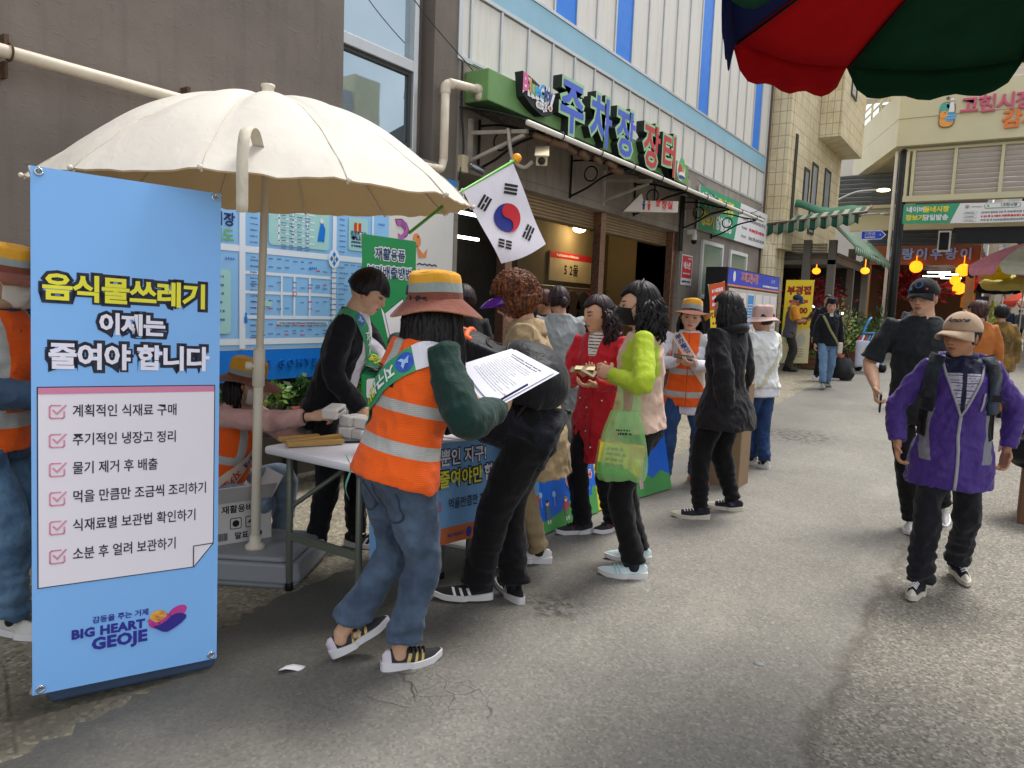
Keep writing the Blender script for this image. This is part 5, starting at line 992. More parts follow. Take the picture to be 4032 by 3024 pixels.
# carton on the umbrella base
t = thing('carton', 'open white cardboard carton with black printing resting on the umbrella base', 'box', (-3.42, 2.42, .156)); q = rotm(0, 0, 72); cc = Vector((-3.40, 2.42, .156)); ctn = mat('carton_white', 'cfcbc9', .7, var=.05)
c = MB()
for a in ((-.16, .16, -.13, -.125, 0, .22), (-.16, .16, .125, .13, 0, .22), (-.16, -.155, -.125, .125, 0, .22), (.155, .16, -.125, .125, 0, .22), (-.155, .155, -.125, .125, 0, .005)):
    vs = [cc+q @ Vector((x, y, z)) for x in a[:2] for y in a[2:4] for z in a[4:]]; c.add(vs, [(0, 1, 3, 2), (4, 6, 7, 5), (0, 4, 5, 1), (2, 3, 7, 6), (0, 2, 6, 4), (1, 5, 7, 3)])
c.build('body', ctn, t)
for (p0, p1, out, an) in (((-.16, -.13), (.16, -.13), (0, -1), 50), ((.16, -.13), (.16, .13), (1, 0), 60), ((-.16, .13), (.16, .13), (0, 1), 40)):
    c = MB(); l_ = .13; dz = math.sin(R(an))*l_; dx_ = math.cos(R(an))*l_; vs = [cc+q @ Vector((x, y, .22)) for x, y in (p0, p1)]+[cc+q @ Vector((x+out[0]*dx_, y+out[1]*dx_, .22+dz)) for x, y in (p1, p0)]; c.add(vs, [(0, 1, 2, 3)]); c.build('flap', ctn, t, solid=.004)
pn = Panel(lambda u, v, d: cc+q @ Vector((u, -.1305-d, v)), .001); pn.text('재활용비누', .0, .18, .045, bk, 1, .001); pn.rrect(-.06, 0, .075, .135, .008, bk, 1); pn.rrect(-.056, -.004, .079, .131, .006, ctn, 2); pn.rrect(.02, .08, .075, .135, .008, bk, 1); pn.rrect(.024, .076, .079, .131, .006, ctn, 2); pn.disc(-.03, .105, .018, bk, 3); pn.poly([(.03, .1), (.07, .1), (.05, .125)], bk, 3); pn.rect(.049, .052, .082, .1, bk, 3); pn.text('말표', .0, .035, .04, bk, 1, .001); pn.disc(.09, .035, .018, bk, 1)
for k in range(14): pn.rect(-.14+.005*k, -.14+.005*k+random.choice((.002, .003)), .02, .06, bk, 1)
pn.build('print', t)
pn = Panel(lambda u, v, d: cc+q @ Vector((-.1605-d, -u, v)), .001); pn.text('비누', .0, .1, .05, bk, 1, .001); pn.poly([(-.04, .15), (0, .19), (.05, .17), (.04, .15)], bk, 1)
for k in range(14): pn.rect(-.05+.006*k, -.05+.006*k+random.choice((.002, .004)), .03, .06, bk, 1)
pn.build('print', t)
# green banner in front of the map
gb = mat('banner_green', '1f8a4c', .5, var=.05); gn = mat('banner_letter_navy', '28406e', .5)
def pgreen(pn):
    pn.base(0, .6, 0, 1.8, gb, 6, 12)
    for st, v in (('재활용품', 1.66), ('분리배출방법', 1.52)): pn.text(st, .3, v, .1, wh, 1, .01, sx=.92); pn.text(st, .3, v, .1, gn, 2, .002, sx=.92)
    pn.poly([(.24, 1.2), (.45, 1.33), (.56, .95), (.34, .9)], ink, 1); pn.poly([(.246, 1.2), (.446, 1.32), (.552, .955), (.344, .907)], wh, 2); pn.poly([(.2, 1.25), (.24, 1.2), (.34, .9), (.3, .95)], wh, 1)
    pn.rrect(.06, .22, .8, 1.0, .02, wh, 1); pn.line([(.08, .95), (.2, .95)], .006, gn, 2); pn.line([(.08, .9), (.2, .9)], .006, gn, 2); pn.text('종이류', .4, .82, .08, wh, 1, .003)
    for k in range(3):
        pn.rrect(.05, .2, .1+.22*k, .25+.22*k, .02, wh, 1)
        for j in range(3): pn.fake(.25, .55, .22-.05*j+.22*k, .02, wh, 1)
x_banner('banner_stand', 'green banner stand about recycling with outlined lettering in front of the map board', (-4.1, 4.06, .16), (-4.1, 4.66, .16), (-4.12, 4.05, 1.95), (-4.12, 4.66, 1.95), .6, 1.8, pgreen)
# blue and yellow picture boards standing along the road
vivid = mat('board_blue', '1767d8', .4, var=.03); grass = mat('board_green', '4c9a52', .5); ylw = mat('board_yellow', 'ead83a', .45); skin_p = mat('print_skin', 'f0c8b0', .6)
def figure(pn, u, v, h, top, bot, L_=3):
    pn.disc(u, v+h*.85, h*.12, skin_p, L_); pn.disc(u, v+h*.91, h*.12, ink, L_, sy=.6); pn.poly([(u-h*.17, v+h*.4), (u+h*.17, v+h*.4), (u+h*.12, v+h*.74), (u-h*.12, v+h*.74)], top, L_); pn.poly([(u-h*.17, v+h*.15), (u+h*.17, v+h*.15), (u+h*.15, v+h*.41), (u-h*.15, v+h*.41)], bot, L_)
    for s_ in (-1, 1): pn.rect(u+s_*h*.08-h*.035, u+s_*h*.08+h*.035, v, v+h*.16, wh, L_); pn.line([(u+s_*h*.14, v+h*.68), (u+s_*h*.3, v+h*.52)], h*.06, top, L_)
def board(label, y0, y1, x0, x1, h_, paint):
    t = thing('picture_board', label, 'board', ((x0+x1)/2, (y0+y1)/2, 0)); pn = Panel(quadmap((x0, y0, .015), (x1, y1, .015), (x0-.1, y0, h_), (x1-.1, y1, h_), y1-y0, h_)); paint(pn, y1-y0, h_); pn.build('face', t)
    c = MB(); c.bar((x0-.13, y0+.2, h_*.75), (x0-.38, y0+.25, .01), .03, .02); c.bar((x1-.13, y1-.2, h_*.75), (x1-.38, y1-.25, .01), .03, .02); c.build('prop', wood, t); return t
def pb1(pn, w_, h_):
    pn.base(0, w_, 0, h_, vivid, 4, 4, .012); pn.rect(0, w_, h_-.03, h_, ylw, 1)
    pn.text('<장바구니 모음집>', w_-.02, .445, .06, wh, 2, .006, 'RIGHT', sx=.8); pn.text('<장바구니 모음집>', w_-.02, .445, .06, rd, 3, .001, 'RIGHT', sx=.8)
    for k, (st, mm) in enumerate((('환경 살리기를 위해', ink), ('장바구니를 이용', rd), ('하겠습니다.', ink))): pn.text(st, w_-.04-.06*(k == 2), .36-.078*k, .062, wh, 2, .007, 'RIGHT', sx=.85); pn.text(st, w_-.04-.06*(k == 2), .36-.078*k, .062, mm, 3, .001, 'RIGHT', sx=.85)
    pn.poly([(0, 0), (w_, 0), (w_, .13), (w_*.7, .16), (w_*.55, .1), (w_*.3, .07), (0, .09)], grass, 1)
    for u in (w_*.97, w_*.78, w_*.1): pn.disc(u, .15, .035, grass, 1, sy=1.3)
    figure(pn, w_*.42, .05, .16, mat('print_teal', '4a6f80', .6), mat('print_slate', '5a6a90', .6)); figure(pn, w_*.62, .03, .17, mat('print_brick', 'b0505a', .6), mat('print_moss', '5a8a5a', .6)); figure(pn, w_*.8, .03, .19, mat('print_rose', 'e0a0b0', .6), mat('print_lemon', 'e6d890', .6))
    for u, v in ((w_*.36, .25), (w_*.5, .23), (w_*.68, .25)): pn.disc(u, v, .02, mat('print_paleblue', '9cc6ec', .5), 3); pn.rect(u-.001, u+.001, v-.08, v-.02, wh, 3)
board('vivid blue picture board with red and black slogan standing beside the black trousers', 3.55, 4.66, -2.36, -2.33, .53, pb1)
def pb2(pn, w_, h_):
    pn.base(0, w_, 0, h_, ylw, 2, 2, .012); pn.rect(w_*.55, w_*.95, .05, .28, wh, 1); figure(pn, w_*.5, .04, .24, mat('print_blue', '3c8fd0', .5), mat('print_blue2', '3f6fd0', .5)); pn.disc(w_*.5, .27, .04, rd, 4, sy=.7)
    for k in range(3): pn.fake(.03, w_*.9, h_-.07-.06*k, .035, ink, 2)
board('yellow picture board with a small figure, between the red jacket and the green bag', 4.68, 5.02, -2.34, -2.30, .53, pb2)
def pb3(pn, w_, h_):
    pn.base(0, w_, 0, h_, vivid, 2, 2, .012); pn.poly([(0, 0), (w_, 0), (w_, .12), (w_*.8, .17), (w_*.6, .12), (w_*.4, .2), (w_*.2, .13), (0, .17)], grass, 1); figure(pn, w_*.35, .06, .16, mat('print_rose', 'e0a0b0', .6), mat('print_rose', 'e0a0b0', .6)); figure(pn, w_*.15, .05, .15, mat('print_brick', 'b0505a', .6), mat('print_slate', '5a6a90', .6))
board('blue and green picture board at the feet of the waving volunteer', 5.04, 5.7, -2.3, -2.2, .5, pb3)
t = thing('flat_carton', 'flattened white carton with a green stripe lying under the second table', 'box', (-2.6, 3.7, 0)); c = MB(); c.cbox((-2.62, 3.75, .02), (.5, .7, .03), 0, rotm(2, 0, 8)); c.cbox((-2.68, 3.8, .055), (.38, .5, .03), 0, rotm(-2, 2, 15)); c.build('sheet', ctn, t); pn = Panel(lambda u, v, d: Vector((-2.62+v, 3.75+u, .037+d)), .001); pn.rect(-.3, .3, .13, .15, gr, 1); pn.build('print', t)
t = thing('display_board', 'pale pink standing card board behind the beige coat', 'board', (-2.75, 4.5, .7)); c = MB(); c.box(-2.76, -2.74, 4.42, 4.62, .735, 1.15); c.build('card', mat('pale_pink_card', 'dcc0b8', .6), t, .004); pn = Panel(lambda u, v, d: Vector((-2.739+d, 4.42+u, .735+v)), .001); pn.rect(.05, .17, .1, .3, ppr, 1); pn.text('2', .12, .2, .04, ink, 2); pn.build('print', t)
# ================================================================ FLAG
t = thing('national_flag', 'white flag with a red and blue circle hanging from a yellow knobbed green pole', 'flag', (-2.7, 3.7, 2.2))
fq = quadmap((-2.70, 3.86, 1.715), (-2.66, 4.31, 1.875), (-2.74, 3.50, 2.11), (-2.70, 3.95, 2.345), .6, .9)
# u along the short free edge (hoist), v down the fly: hoist runs from the lower left knot to the knob
def ff(u, v, d):
    p = fq(u, v, d); a = v/.9; p += Vector((1, -.3, 0))*(.010*math.sin(v*7+u*4)*(1-a)); p.z -= .02*math.sin(math.pi*u/.6)*(1-a); return p
pn = Panel(ff, .005); fw_ = cloth('flag_white', 'e6e2ec', .7, .12, 300, .03); fre = cloth('flag_red', 'c8202e', .7, .1, 300, .03); fbl = cloth('flag_blue', '1d2a86', .7, .1, 300, .03)
# flag seen with its fly hanging down: fly axis = -v, hoist axis = u
pn.base(0, .6, 0, .9, fw_, 16, 22, .001); c0, rr = (.3, .45), .15; an0 = R(-56)
def fl(x, y): return (.3+y, .45-x)        # flag x along the fly, y along the hoist
def yin(col, sgn, layer):
    a0 = math.atan2(.6, .9)*-1; pts = []
    for k in range(17): a = a0+math.pi*k/16; pts.append((rr*math.cos(a), sgn*1*rr*math.sin(a)))
    return pts
A = math.atan2(2, 3)
def rotp(p, a): return (p[0]*math.cos(a)-p[1]*math.sin(a), p[0]*math.sin(a)+p[1]*math.cos(a))
pn.poly([fl(rr*math.cos(2*math.pi*k/40), rr*math.sin(2*math.pi*k/40)) for k in range(40)], fbl, 1)
up_ = [(rr*math.cos(math.pi*k/20), rr*math.sin(math.pi*k/20)) for k in range(21)]+[(-rr/2-rr/2*math.cos(math.pi*k/10), -rr/2*math.sin(math.pi*k/10)) for k in range(1, 11)]+[(rr/2-rr/2*math.cos(math.pi*k/10), rr/2*math.sin(math.pi*k/10)) for k in range(1, 10)]
pn.poly([fl(*rotp(p, -A)) for p in up_], fre, 2)
def trig(cx, cy, ang, code):
    for j, s_ in enumerate(code):
        o = (j-1)*.0375
        for (b0, b1) in (((-.075, .075),) if s_ else ((-.075, -.008), (.008, .075))):
            q_ = [(o-.0125, b0), (o+.0125, b0), (o+.0125, b1), (o-.0125, b1)]; pn.poly([fl(cx+rotp(p, ang)[0], cy+rotp(p, ang)[1]) for p in q_], bk, 1)
D_ = .29; trig(-D_*math.cos(A), D_*math.sin(A), -A, (1, 1, 1)); trig(D_*math.cos(A), -D_*math.sin(A), -A, (0, 0, 0)); trig(D_*math.cos(A), D_*math.sin(A), A, (0, 1, 0)); trig(-D_*math.cos(A), -D_*math.sin(A), A, (1, 0, 1))
pn.build('cloth', t)
c = MB(); c.tube([(-2.72, 3.02, 1.82), (-2.75, 3.48, 2.1), (-2.70, 3.97, 2.37)], .009, 8); c.build('pole', mat('green_pole', '5fae3e', .4), t)
c = MB(); c.ball((-2.70, 3.99, 2.385), .03, n=12); c.build('knob', mat('yellow_knob', 'f0a21e', .35), t)
c = MB()
for p in ((-2.71, 3.94, 2.35), (-2.745, 3.5, 2.11)): c.tube([Vector(p)+Vector((0, .012*math.cos(k*.8), .014*math.sin(k*.8))) for k in range(9)], .004, 5); c.tube([Vector(p), Vector(p)+Vector((.01, .01, -.05))], .003, 5)
c.build('tie', fw_, t)
# ================================================================ HAND TRUCK, BAGS, SMALL THINGS ON THE GROUND
gz = GZ(17.6); t = thing('hand_truck', 'light blue hand truck with two tall handles beside the flower shop', 'trolley', (-2.5, 17.6, gz)); lbm = mat('trolley_blue', '4a8fd0', .4)
c = MB(); c.tube(curve_pts([(-2.72, 17.75, gz+.1), (-2.70, 17.8, gz+.8), (-2.62, 17.85, gz+1.1), (-2.58, 17.95, gz+1.18)], 5), .022, 8); c.tube(curve_pts([(-2.28, 17.75, gz+.1), (-2.28, 17.8, gz+.8), (-2.24, 17.85, gz+1.08), (-2.2, 17.95, gz+1.15)], 5), .022, 8)
for z in (.25, .55, .85): c.tube([(-2.71, 17.78, gz+z), (-2.28, 17.78, gz+z)], .016, 8)
c.tube([(-2.5, 17.78, gz+.55), (-2.49, 17.8, gz+.85)], .014, 8); c.build('frame', lbm, t)
for x in (-2.74, -2.26): c = MB(); c.tube([(x-.03, 17.8, gz+.1), (x+.03, 17.8, gz+.1)], .1, 18); c.build('wheel', iron, t)
t = thing('white_sack', 'large white square bag with red and white packets on top on the hand truck', 'bag', (-2.5, 17.4, gz)); wsk = cloth('sack_white', 'd4d6ec', .6, .3, 120, .06)
c = MB(); c.grid(lambda a, b: Vector((-2.52+.25*math.cos(a*6.2832)*abs(math.cos(a*6.2832))**-.45*(.9+.06*b) if abs(math.cos(a*6.2832)) > 1e-3 else -2.52, 17.45+.2*math.sin(a*6.2832)*(abs(math.sin(a*6.2832))+1e-3)**-.45, gz+.12+.56*b+.012*math.sin(a*19+b*7))), 40, 10); c.build('sack', wsk, t, solid=.01)
c = MB(); c.cbox((-2.54, 17.235, gz+.48), (.2, .008, .16), 0, rotm(0, 6, 0)); c.build('paper_label', ppr, t)
for k in range(7): c = MB(); a = (-2.72+.06*k, 17.4+.03*(k % 3), gz+.66); c.bar(a, (a[0]+.04, a[1]+.05, a[2]+.14), .03, .02); c.build('packet', (rd, wh, rd, pal[3], wh, rd, yw)[k], t)
t = thing('black_bag', 'black shopping bag standing on the pavement edge between the jeans and the hand truck', 'bag', (-2.75, 15.6, GZ(15.6))); gz2 = GZ(15.6); blk = mat('black_vinyl', '17181c', .4, var=.2, bump=.5, bs=12)
c = MB(); c.tube(curve_pts([(-2.85, 15.6, gz2+.4), (-2.78, 15.6, gz2+.62), (-2.66, 15.6, gz2+.62), (-2.58, 15.6, gz2+.42)], 5), .014, 6); c.build('handle', blk, t)
c = MB(); bag_ = c
def bgf(a, b):
    an = 6.2832*a; f = (1-.35*b*b)*(.9+.25*math.sin(math.pi*b)); return Vector((-2.72+math.cos(an)*.24*f*(1+.18*mnoise.noise(Vector((math.cos(an)*2, math.sin(an)*2, b*3)))), 15.6+math.sin(an)*.15*f, gz2+.02+.42*b+.03*mnoise.noise(Vector((math.cos(an)*3, math.sin(an)*3, 4)))))
c.grid(bgf, 32, 12); c.add([bgf(k/32, 1) for k in range(32)], [tuple(range(32))]); c.build('bag', blk, t)
t = thing('pavement_scrap', 'small white paper scrap lying at the asphalt edge near the blue banner', 'litter', (-2.22, 1.83, .01)); c = MB(); c.grid(lambda a, b: Vector((-2.24+.05*a+.02*b, 1.80+.09*a-.02*b, .012+.012*math.sin(a*4+b))), 4, 3); c.build('paper', wh, t, solid=.002)
for k, (x, y, s_, lb) in enumerate(((-2.21, 2.99, .025, 'pale flat scrap on the asphalt between the two pairs of sneakers'), (-.75, 3.05, .025, 'pale grey gum spot flattened on the asphalt in the middle of the road'))):
    c = MB(); c.lathe((x, y, .005), [(.001, 0), (s_, 0), (s_*.9, .004), (.001, .005)], 9, sx=1, sy=.7); c.build('ground_scrap', (wh, gy)[k], None, label=lb, cat='litter', org=(x, y, .005))
# ================================================================ PEOPLE
def vnoise(p, seed=0):
    """vectorised smooth lattice noise, -1..1"""
    i = np.floor(p).astype(np.int64); f = p-i; f = f*f*(3-2*f); out = np.zeros(len(p))
    for dx in (0, 1):
        for dy in (0, 1):
            for dz in (0, 1):
                h = ((i[:, 0]+dx)*73856093) ^ ((i[:, 1]+dy)*19349663) ^ ((i[:, 2]+dz)*83492791) ^ (seed*2654435)
                h = (h*1103515245+12345) & 0x7fffffff; h = (h ^ (h >> 13))*1274126177 & 0x7fffffff
                w = (f[:, 0] if dx else 1-f[:, 0])*(f[:, 1] if dy else 1-f[:, 1])*(f[:, 2] if dz else 1-f[:, 2]); out += w*(h/0x7fffffff*2-1)
    return out
def remesh(parts, vox, smooth=2):
    vs = []; fs = []
    for v, f in parts:
        b = len(vs); vs += [tuple(x) for x in v]; fs += [tuple(i+b for i in q) for q in f]
    me = bpy.data.meshes.new('tmp'); me.from_pydata(vs, [], fs); bm = bmesh.new(); bm.from_mesh(me); bmesh.ops.recalc_face_normals(bm, faces=bm.faces); bm.to_mesh(me); bm.free()
    o = bpy.data.objects.new('tmp', me); link(o); q = o.modifiers.new('r', 'REMESH'); q.mode = 'VOXEL'; q.voxel_size = vox
    if smooth: s = o.modifiers.new('s', 'SMOOTH'); s.factor = .5; s.iterations = smooth
    dg = bpy.context.evaluated_depsgraph_get(); dg.update(); m2 = o.evaluated_get(dg).to_mesh(); n = len(m2.vertices)
    V = np.empty(n*3); m2.vertices.foreach_get('co', V); V = V.reshape(-1, 3); N = np.empty(n*3); m2.vertices.foreach_get('normal', N); N = N.reshape(-1, 3)
    F = [tuple(p.vertices) for p in m2.polygons]; o.evaluated_get(dg).to_mesh_clear(); bpy.data.objects.remove(o); bpy.data.meshes.remove(me); return V, N, F
def npobj(name, V, F, mats, parent, attrs=None, col=None, smooth=True, label=None):
    o0 = ORG.get(parent, Vector((0, 0, 0))); me = bpy.data.meshes.new(name); me.from_pydata((np.asarray(V)-np.array(o0)).tolist(), [], F)
    for m in (mats if isinstance(mats, (list, tuple)) else [mats]): me.materials.append(m)
    me.polygons.foreach_set('use_smooth', [smooth]*len(me.polygons))
    for k, a in (attrs or {}).items(): at = me.attributes.new(k, 'FLOAT', 'POINT'); at.data.foreach_set('value', np.asarray(a, dtype=np.float32))
    if col is not None: at = me.attributes.new('Col', 'FLOAT_COLOR', 'POINT'); at.data.foreach_set('color', np.c_[col, np.ones(len(col))].astype(np.float32).ravel())
    me.update(); o = bpy.data.objects.new(name, me); link(o); o.parent = parent; ORG[o] = o0
    if parent is None: pass
    if label: o['label'] = label
    return o
def ik(a, b, l1, l2, pole):
    a, b = Vector(a), Vector(b); d = b-a; L_ = d.length
    if L_ > (l1+l2)*.995: b = a+d*((l1+l2)*.995/L_); d = b-a; L_ = d.length
    d.normalize(); x = (l1*l1-l2*l2+L_*L_)/(2*L_); h = math.sqrt(max(0, l1*l1-x*x)); p = Vector(pole); p -= d*p.dot(d)
    if p.length < 1e-5: p = d.orthogonal()
    p.normalize(); return a+d*x+p*h, b
# ---- skin
SK = NT('skin'); kk = SK.attr('Col', 'Color'); sn = SK.rng(SK.noise(SK.coord(), 35, 4), .3, .7, .88, 1.08); SK.set(col=SK.mul(kk, sn), rough=.52, spec=.35); SK.b.inputs['Subsurface Weight'].default_value = .12; SK.b.inputs['Subsurface Radius'].default_value = (.012, .005, .003); SK.b.inputs['Subsurface Scale'].default_value = .5
SK.bump(SK.noise(SK.coord(), 160, 3), .12, .004); SKIN = SK.mat
def head_geo():
    nu, nv = 64, 48; P = []
    for j in range(1, nv):
        t = math.pi*j/nv
        for i in range(nu): a = 2*math.pi*i/nu; P.append((math.sin(t)*math.cos(a), math.sin(t)*math.sin(a), math.cos(t)))
    P += [(0, 0, 1), (0, 0, -1)]; P = np.array(P); X, Y, Z = P.T; x, y, z = .0725*X, .094*Y, .117*Z; neg = np.clip(-Z, 0, 1)
    x = x*(1-.27*sstep(neg, .15, 1))*(1-.06*sstep(Z, .2, .9)); back = Y < 0; y = np.where(back, y*(1-.42*sstep(neg, .1, .85))*1.03, y*.95+.010*sstep(neg, .35, .9)*np.clip(Y, 0, 1)*1.2)
    fr = sstep(Y, .15, .5)
    def g(x0, z0, sx, sz, am):
        nonlocal y
        for s in ((-1, 1) if x0 else (1,)): y = y+fr*am*np.exp(-((x-s*x0)/sx)**2-((z-z0)/sz)**2)
    for a in ((.028, .024, .022, .009, .004), (.031, .006, .015, .011, -.008), (.031, .004, .011, .008, .0045), (0, .0, .0085, .022, .009), (0, -.026, .012, .012, .019), (.012, -.031, .007, .007, .007), (0, -.053, .021, .006, .006), (0, -.065, .018, .007, .0065), (0, -.0585, .024, .0025, -.004), (0, -.077, .018, .006, -.003), (0, -.096, .02, .015, .008), (.044, -.016, .018, .018, .005)): g(*a)
    V = np.c_[x, y, z]; F = []
    for j in range(nv-2):
        for i in range(nu): F.append((j*nu+i, (j+1)*nu+i, (j+1)*nu+(i+1) % nu, j*nu+(i+1) % nu))
    n = len(P); F += [(n-2, i, (i+1) % nu) for i in range(nu)]+[(n-1, (nv-2)*nu+(i+1) % nu, (nv-2)*nu+i) for i in range(nu)]; return V, F
HEADV, HEADF = head_geo(); HBVH = BVHTree.FromPolygons([tuple(v) for v in HEADV], HEADF)
def ell(c, r, q=None, n=14):
    m = MB(); m.ball((0, 0, 0), 1, n=n); c = Vector(c); vs = []
    for p in m.v: p = Vector((p[0]*r[0], p[1]*r[1], p[2]*r[2])); vs.append((q @ p if q is not None else p)+c)
    return vs, m.f
def gmat(name, base, fields=(), rough=.8, fold=.3, weave=240, var=.1, tint=None, sheen=.12, refl=None, mesh=False):
    """garment material: base colour + print regions given by the signed attributes f0, f1 ..."""
    if name in _mats: return _mats[name]
    t = NT(name); v = t.coord(); c = lin(base)
    if tint: c = t.mix(t.rng(t.noise(v, 7, 4, .6), .38, .62), c, lin(tint))
    rg = rough
    for k, f in enumerate(fields):
        s = t.step(t.attr('f%d' % k), .001, .0008); c = t.mix(s, c, lin(f)); 
        if refl == k: rg = t.rng(s, 0, 1, rough, .38)
    n1 = t.noise(v, 10, 4, .6); t.set(col=t.mul(c, t.rng(n1, .25, .75, 1-var, 1+var)), rough=rg, sheen=sheen, spec=.2)
    h = t.m('ADD', t.noise(t.vmul(v, (1, 1, .6)), 26, 3, .5, .7), t.m('MULTIPLY', t.noise(v, weave, 1), .12))
    if mesh: h = t.m('ADD', h, t.m('MULTIPLY', t.m('SINE', t.m('MULTIPLY', t.xyz(v)[2], 900)), .25))
    t.bump(h, fold, .018); _mats[name] = t.mat; return t.mat
class Person:
    def __init__(s, label, pos, face, H=1.6, lean=(4, 0), twist=0, zh=.515, w=1., head=(0, 0, 0), hands=None, feet=None, hip=(0, 0), far=False, male=False, skin='cfa386', vox=.009, curl=(.45, .45), group=None, neck=1., arms='long', sock='1b1c20'):
        s.sock = sock
        s.z0 = GZ(pos[1]); s.H = H; s.w = w; s.male = male; s.vox = vox
        s.root = thing('person', label, 'person', (pos[0], pos[1], s.z0), group)
        a = R(face); s.D = Vector((math.cos(a), math.sin(a), 0)); s.Rt = Vector((math.sin(a), -math.cos(a), 0)); s.O = Vector((pos[0], pos[1], s.z0))
        B = Matrix((s.Rt, s.D, Vector((0, 0, 1)))).transposed(); s.B = B
        s.T = B @ rotm(0, 0, -twist) @ rotm(-lean[0], lean[1], 0); s.Pm = B @ rotm(-lean[0]*.35, lean[1]*.4, 0)
        s.pel = s.O+B @ Vector((hip[0], hip[1], zh*H)); s.tw = lambda x, y, z: s.pel+s.T @ Vector((x, y, z))
        sh = (.106 if male else .099)*H*w**.4; s.sh = sh
        s.shoulder = {k: s.tw(sg*sh, 0, .298*H) for k, sg in (('L', -1), ('R', 1))}
        s.nb = s.tw(0, .0, .328*H); s.Hm = B @ rotm(0, 0, -twist-head[0]) @ rotm(-head[1], head[2], 0)
        nd = ((s.T @ Vector((0, 0, 1)))+(s.Hm @ Vector((0, 0, 1)))).normalized(); s.nt = s.nb+nd*.045*neck*H/1.6; s.hs = 1.05*(H/1.65)**.3; s.hc = s.nt+s.Hm @ Vector((0, .022, .082))*s.hs
        s.hw = lambda p: s.hc+s.Hm @ (Vector(p)*s.hs)
        s.hand = {}; s.elbow = {}
        for k, sg in (('L', -1), ('R', 1)):
            sp_ = (hands or {}).get(k); l1, l2 = .172*H, .152*H
            if sp_ is None: tgt = s.tw(sg*(sh+.045*H), .03*H, -.015*H); pole = s.B @ Vector((sg*.3, -1, 0)); nrm = s.B @ Vector((-sg, 0, 0)); fd = Vector((0, 0, -1))+s.D*.15
            else:
                tgt = Vector(sp_['p']) if 'p' in sp_ else s.O+B @ Vector(sp_['l']); pole = B @ Vector(sp_.get('pole', (sg*.6, -.5, -.8))); nrm = Vector(sp_['n']) if 'n' in sp_ else B @ Vector(sp_.get('nl', (-sg*.5, 0, -.8))); fd = None
                if 'd' in sp_: fd = B @ Vector(sp_['d'])
            e, wr = ik(s.shoulder[k], tgt, l1, l2, pole); s.elbow[k] = e; d = (wr-e).normalized(); d = (d*.5+fd.normalized()*.8).normalized() if fd is not None else d
            nrm = (nrm-d*nrm.dot(d)); nrm = nrm.normalized() if nrm.length > 1e-4 else d.orthogonal().normalized(); s.hand[k] = (wr, d, nrm)
        s.foot = {}; s.knee = {}; s.hipj = {}
        for k, sg in (('L', -1), ('R', 1)):
            f = (feet or {}).get(k, {}); yaw = R(f.get('yaw', face+sg*-8)); p = Vector(f['p']) if 'p' in f else s.O+B @ Vector(f.get('l', (sg*.085, 0, 0)))
            if len(f.get('p', (0, 0, 0))) == 2: p = Vector((f['p'][0], f['p'][1], GZ(f['p'][1])))
            fd = Vector((math.cos(yaw), math.sin(yaw), 0)); q = Matrix((Vector((math.sin(yaw), -math.cos(yaw), 0)), fd, Vector((0, 0, 1)))).transposed() @ rotm(-f.get('pitch', 0), 0, 0)
            an = p+q @ Vector((0, 0, .078*H/1.6)); hj = s.pel+s.Pm @ Vector((sg*.052*H, 0, -.005*H)); kn, an2 = ik(hj, an, .242*H, .236*H, fd*.6+s.D*.8+Vector((0, 0, .02))+s.Rt*sg*f.get('out', .08)); p += an2-an
            s.foot[k] = (p, q, an2); s.knee[k] = kn; s.hipj[k] = hj
        s.skin = lin(skin); s.arms = arms; s.curl = curl
    def tl(s, V):
        """world points -> torso-local metres"""
        return (np.asarray(V)-np.array(s.pel)) @ np.array(s.T)
    def body(s, vox=None, face=True):
        H = s.H; P = []; hv = np.asarray(HEADV)*s.hs; M = np.array(s.Hm); P.append(((hv @ M.T+np.array(s.hc)).tolist(), HEADF))
        for sg in (-1, 1): P.append(ell(s.hw((sg*.074, -.006, -.004)), (.009*s.hs, .019*s.hs, .031*s.hs), s.Hm @ rotm(12, 0, sg*-18), 10))
        r = .036*H*(1.1 if s.male else .95); P.append(tube_geo([s.nb-(s.nt-s.nb)*.9, s.nb, s.nt, s.hw((0, -.012, -.03))], [r*1.35, r*1.05, r*.93, r*.9], 16))
        P.append(tube_geo([s.pel, s.tw(0, 0, .15*H), s.tw(0, 0, .28*H), s.nb], [.06*H, .05*H, .06*H, .03*H], 14))
        for k, sg in (('L', -1), ('R', 1)):
            wr, d, n = s.hand[k]; hsz = H/1.62; t = (d.cross(n))*(1 if k == 'R' else -1); a = 1 if s.arms == 'long' else 1.25
            P.append(tube_geo([s.tw(0, 0, .29*H), s.shoulder[k]], [.03*H, .022*H], 12)); e = s.elbow[k]; sh = s.shoulder[k]
            P.append(tube_geo([sh, lerp(sh, e, .5), e, lerp(e, wr, .3), lerp(e, wr, .75), wr, wr+d*.02], [.025*H*a, .024*H*a, .02*H*a, .022*H*a, .0165*H*a, .0145*H, .014*H], 14))
            P.append(tube_geo([wr-d*.01, wr+d*.025*hsz, wr+d*.055*hsz, wr+d*.088*hsz], [(.023*hsz, .017*hsz), (.033*hsz, .016*hsz), (.040*hsz, .0145*hsz), (.037*hsz, .012*hsz)], 14, True, t))
            cu = s.curl[0 if k == 'L' else 1]
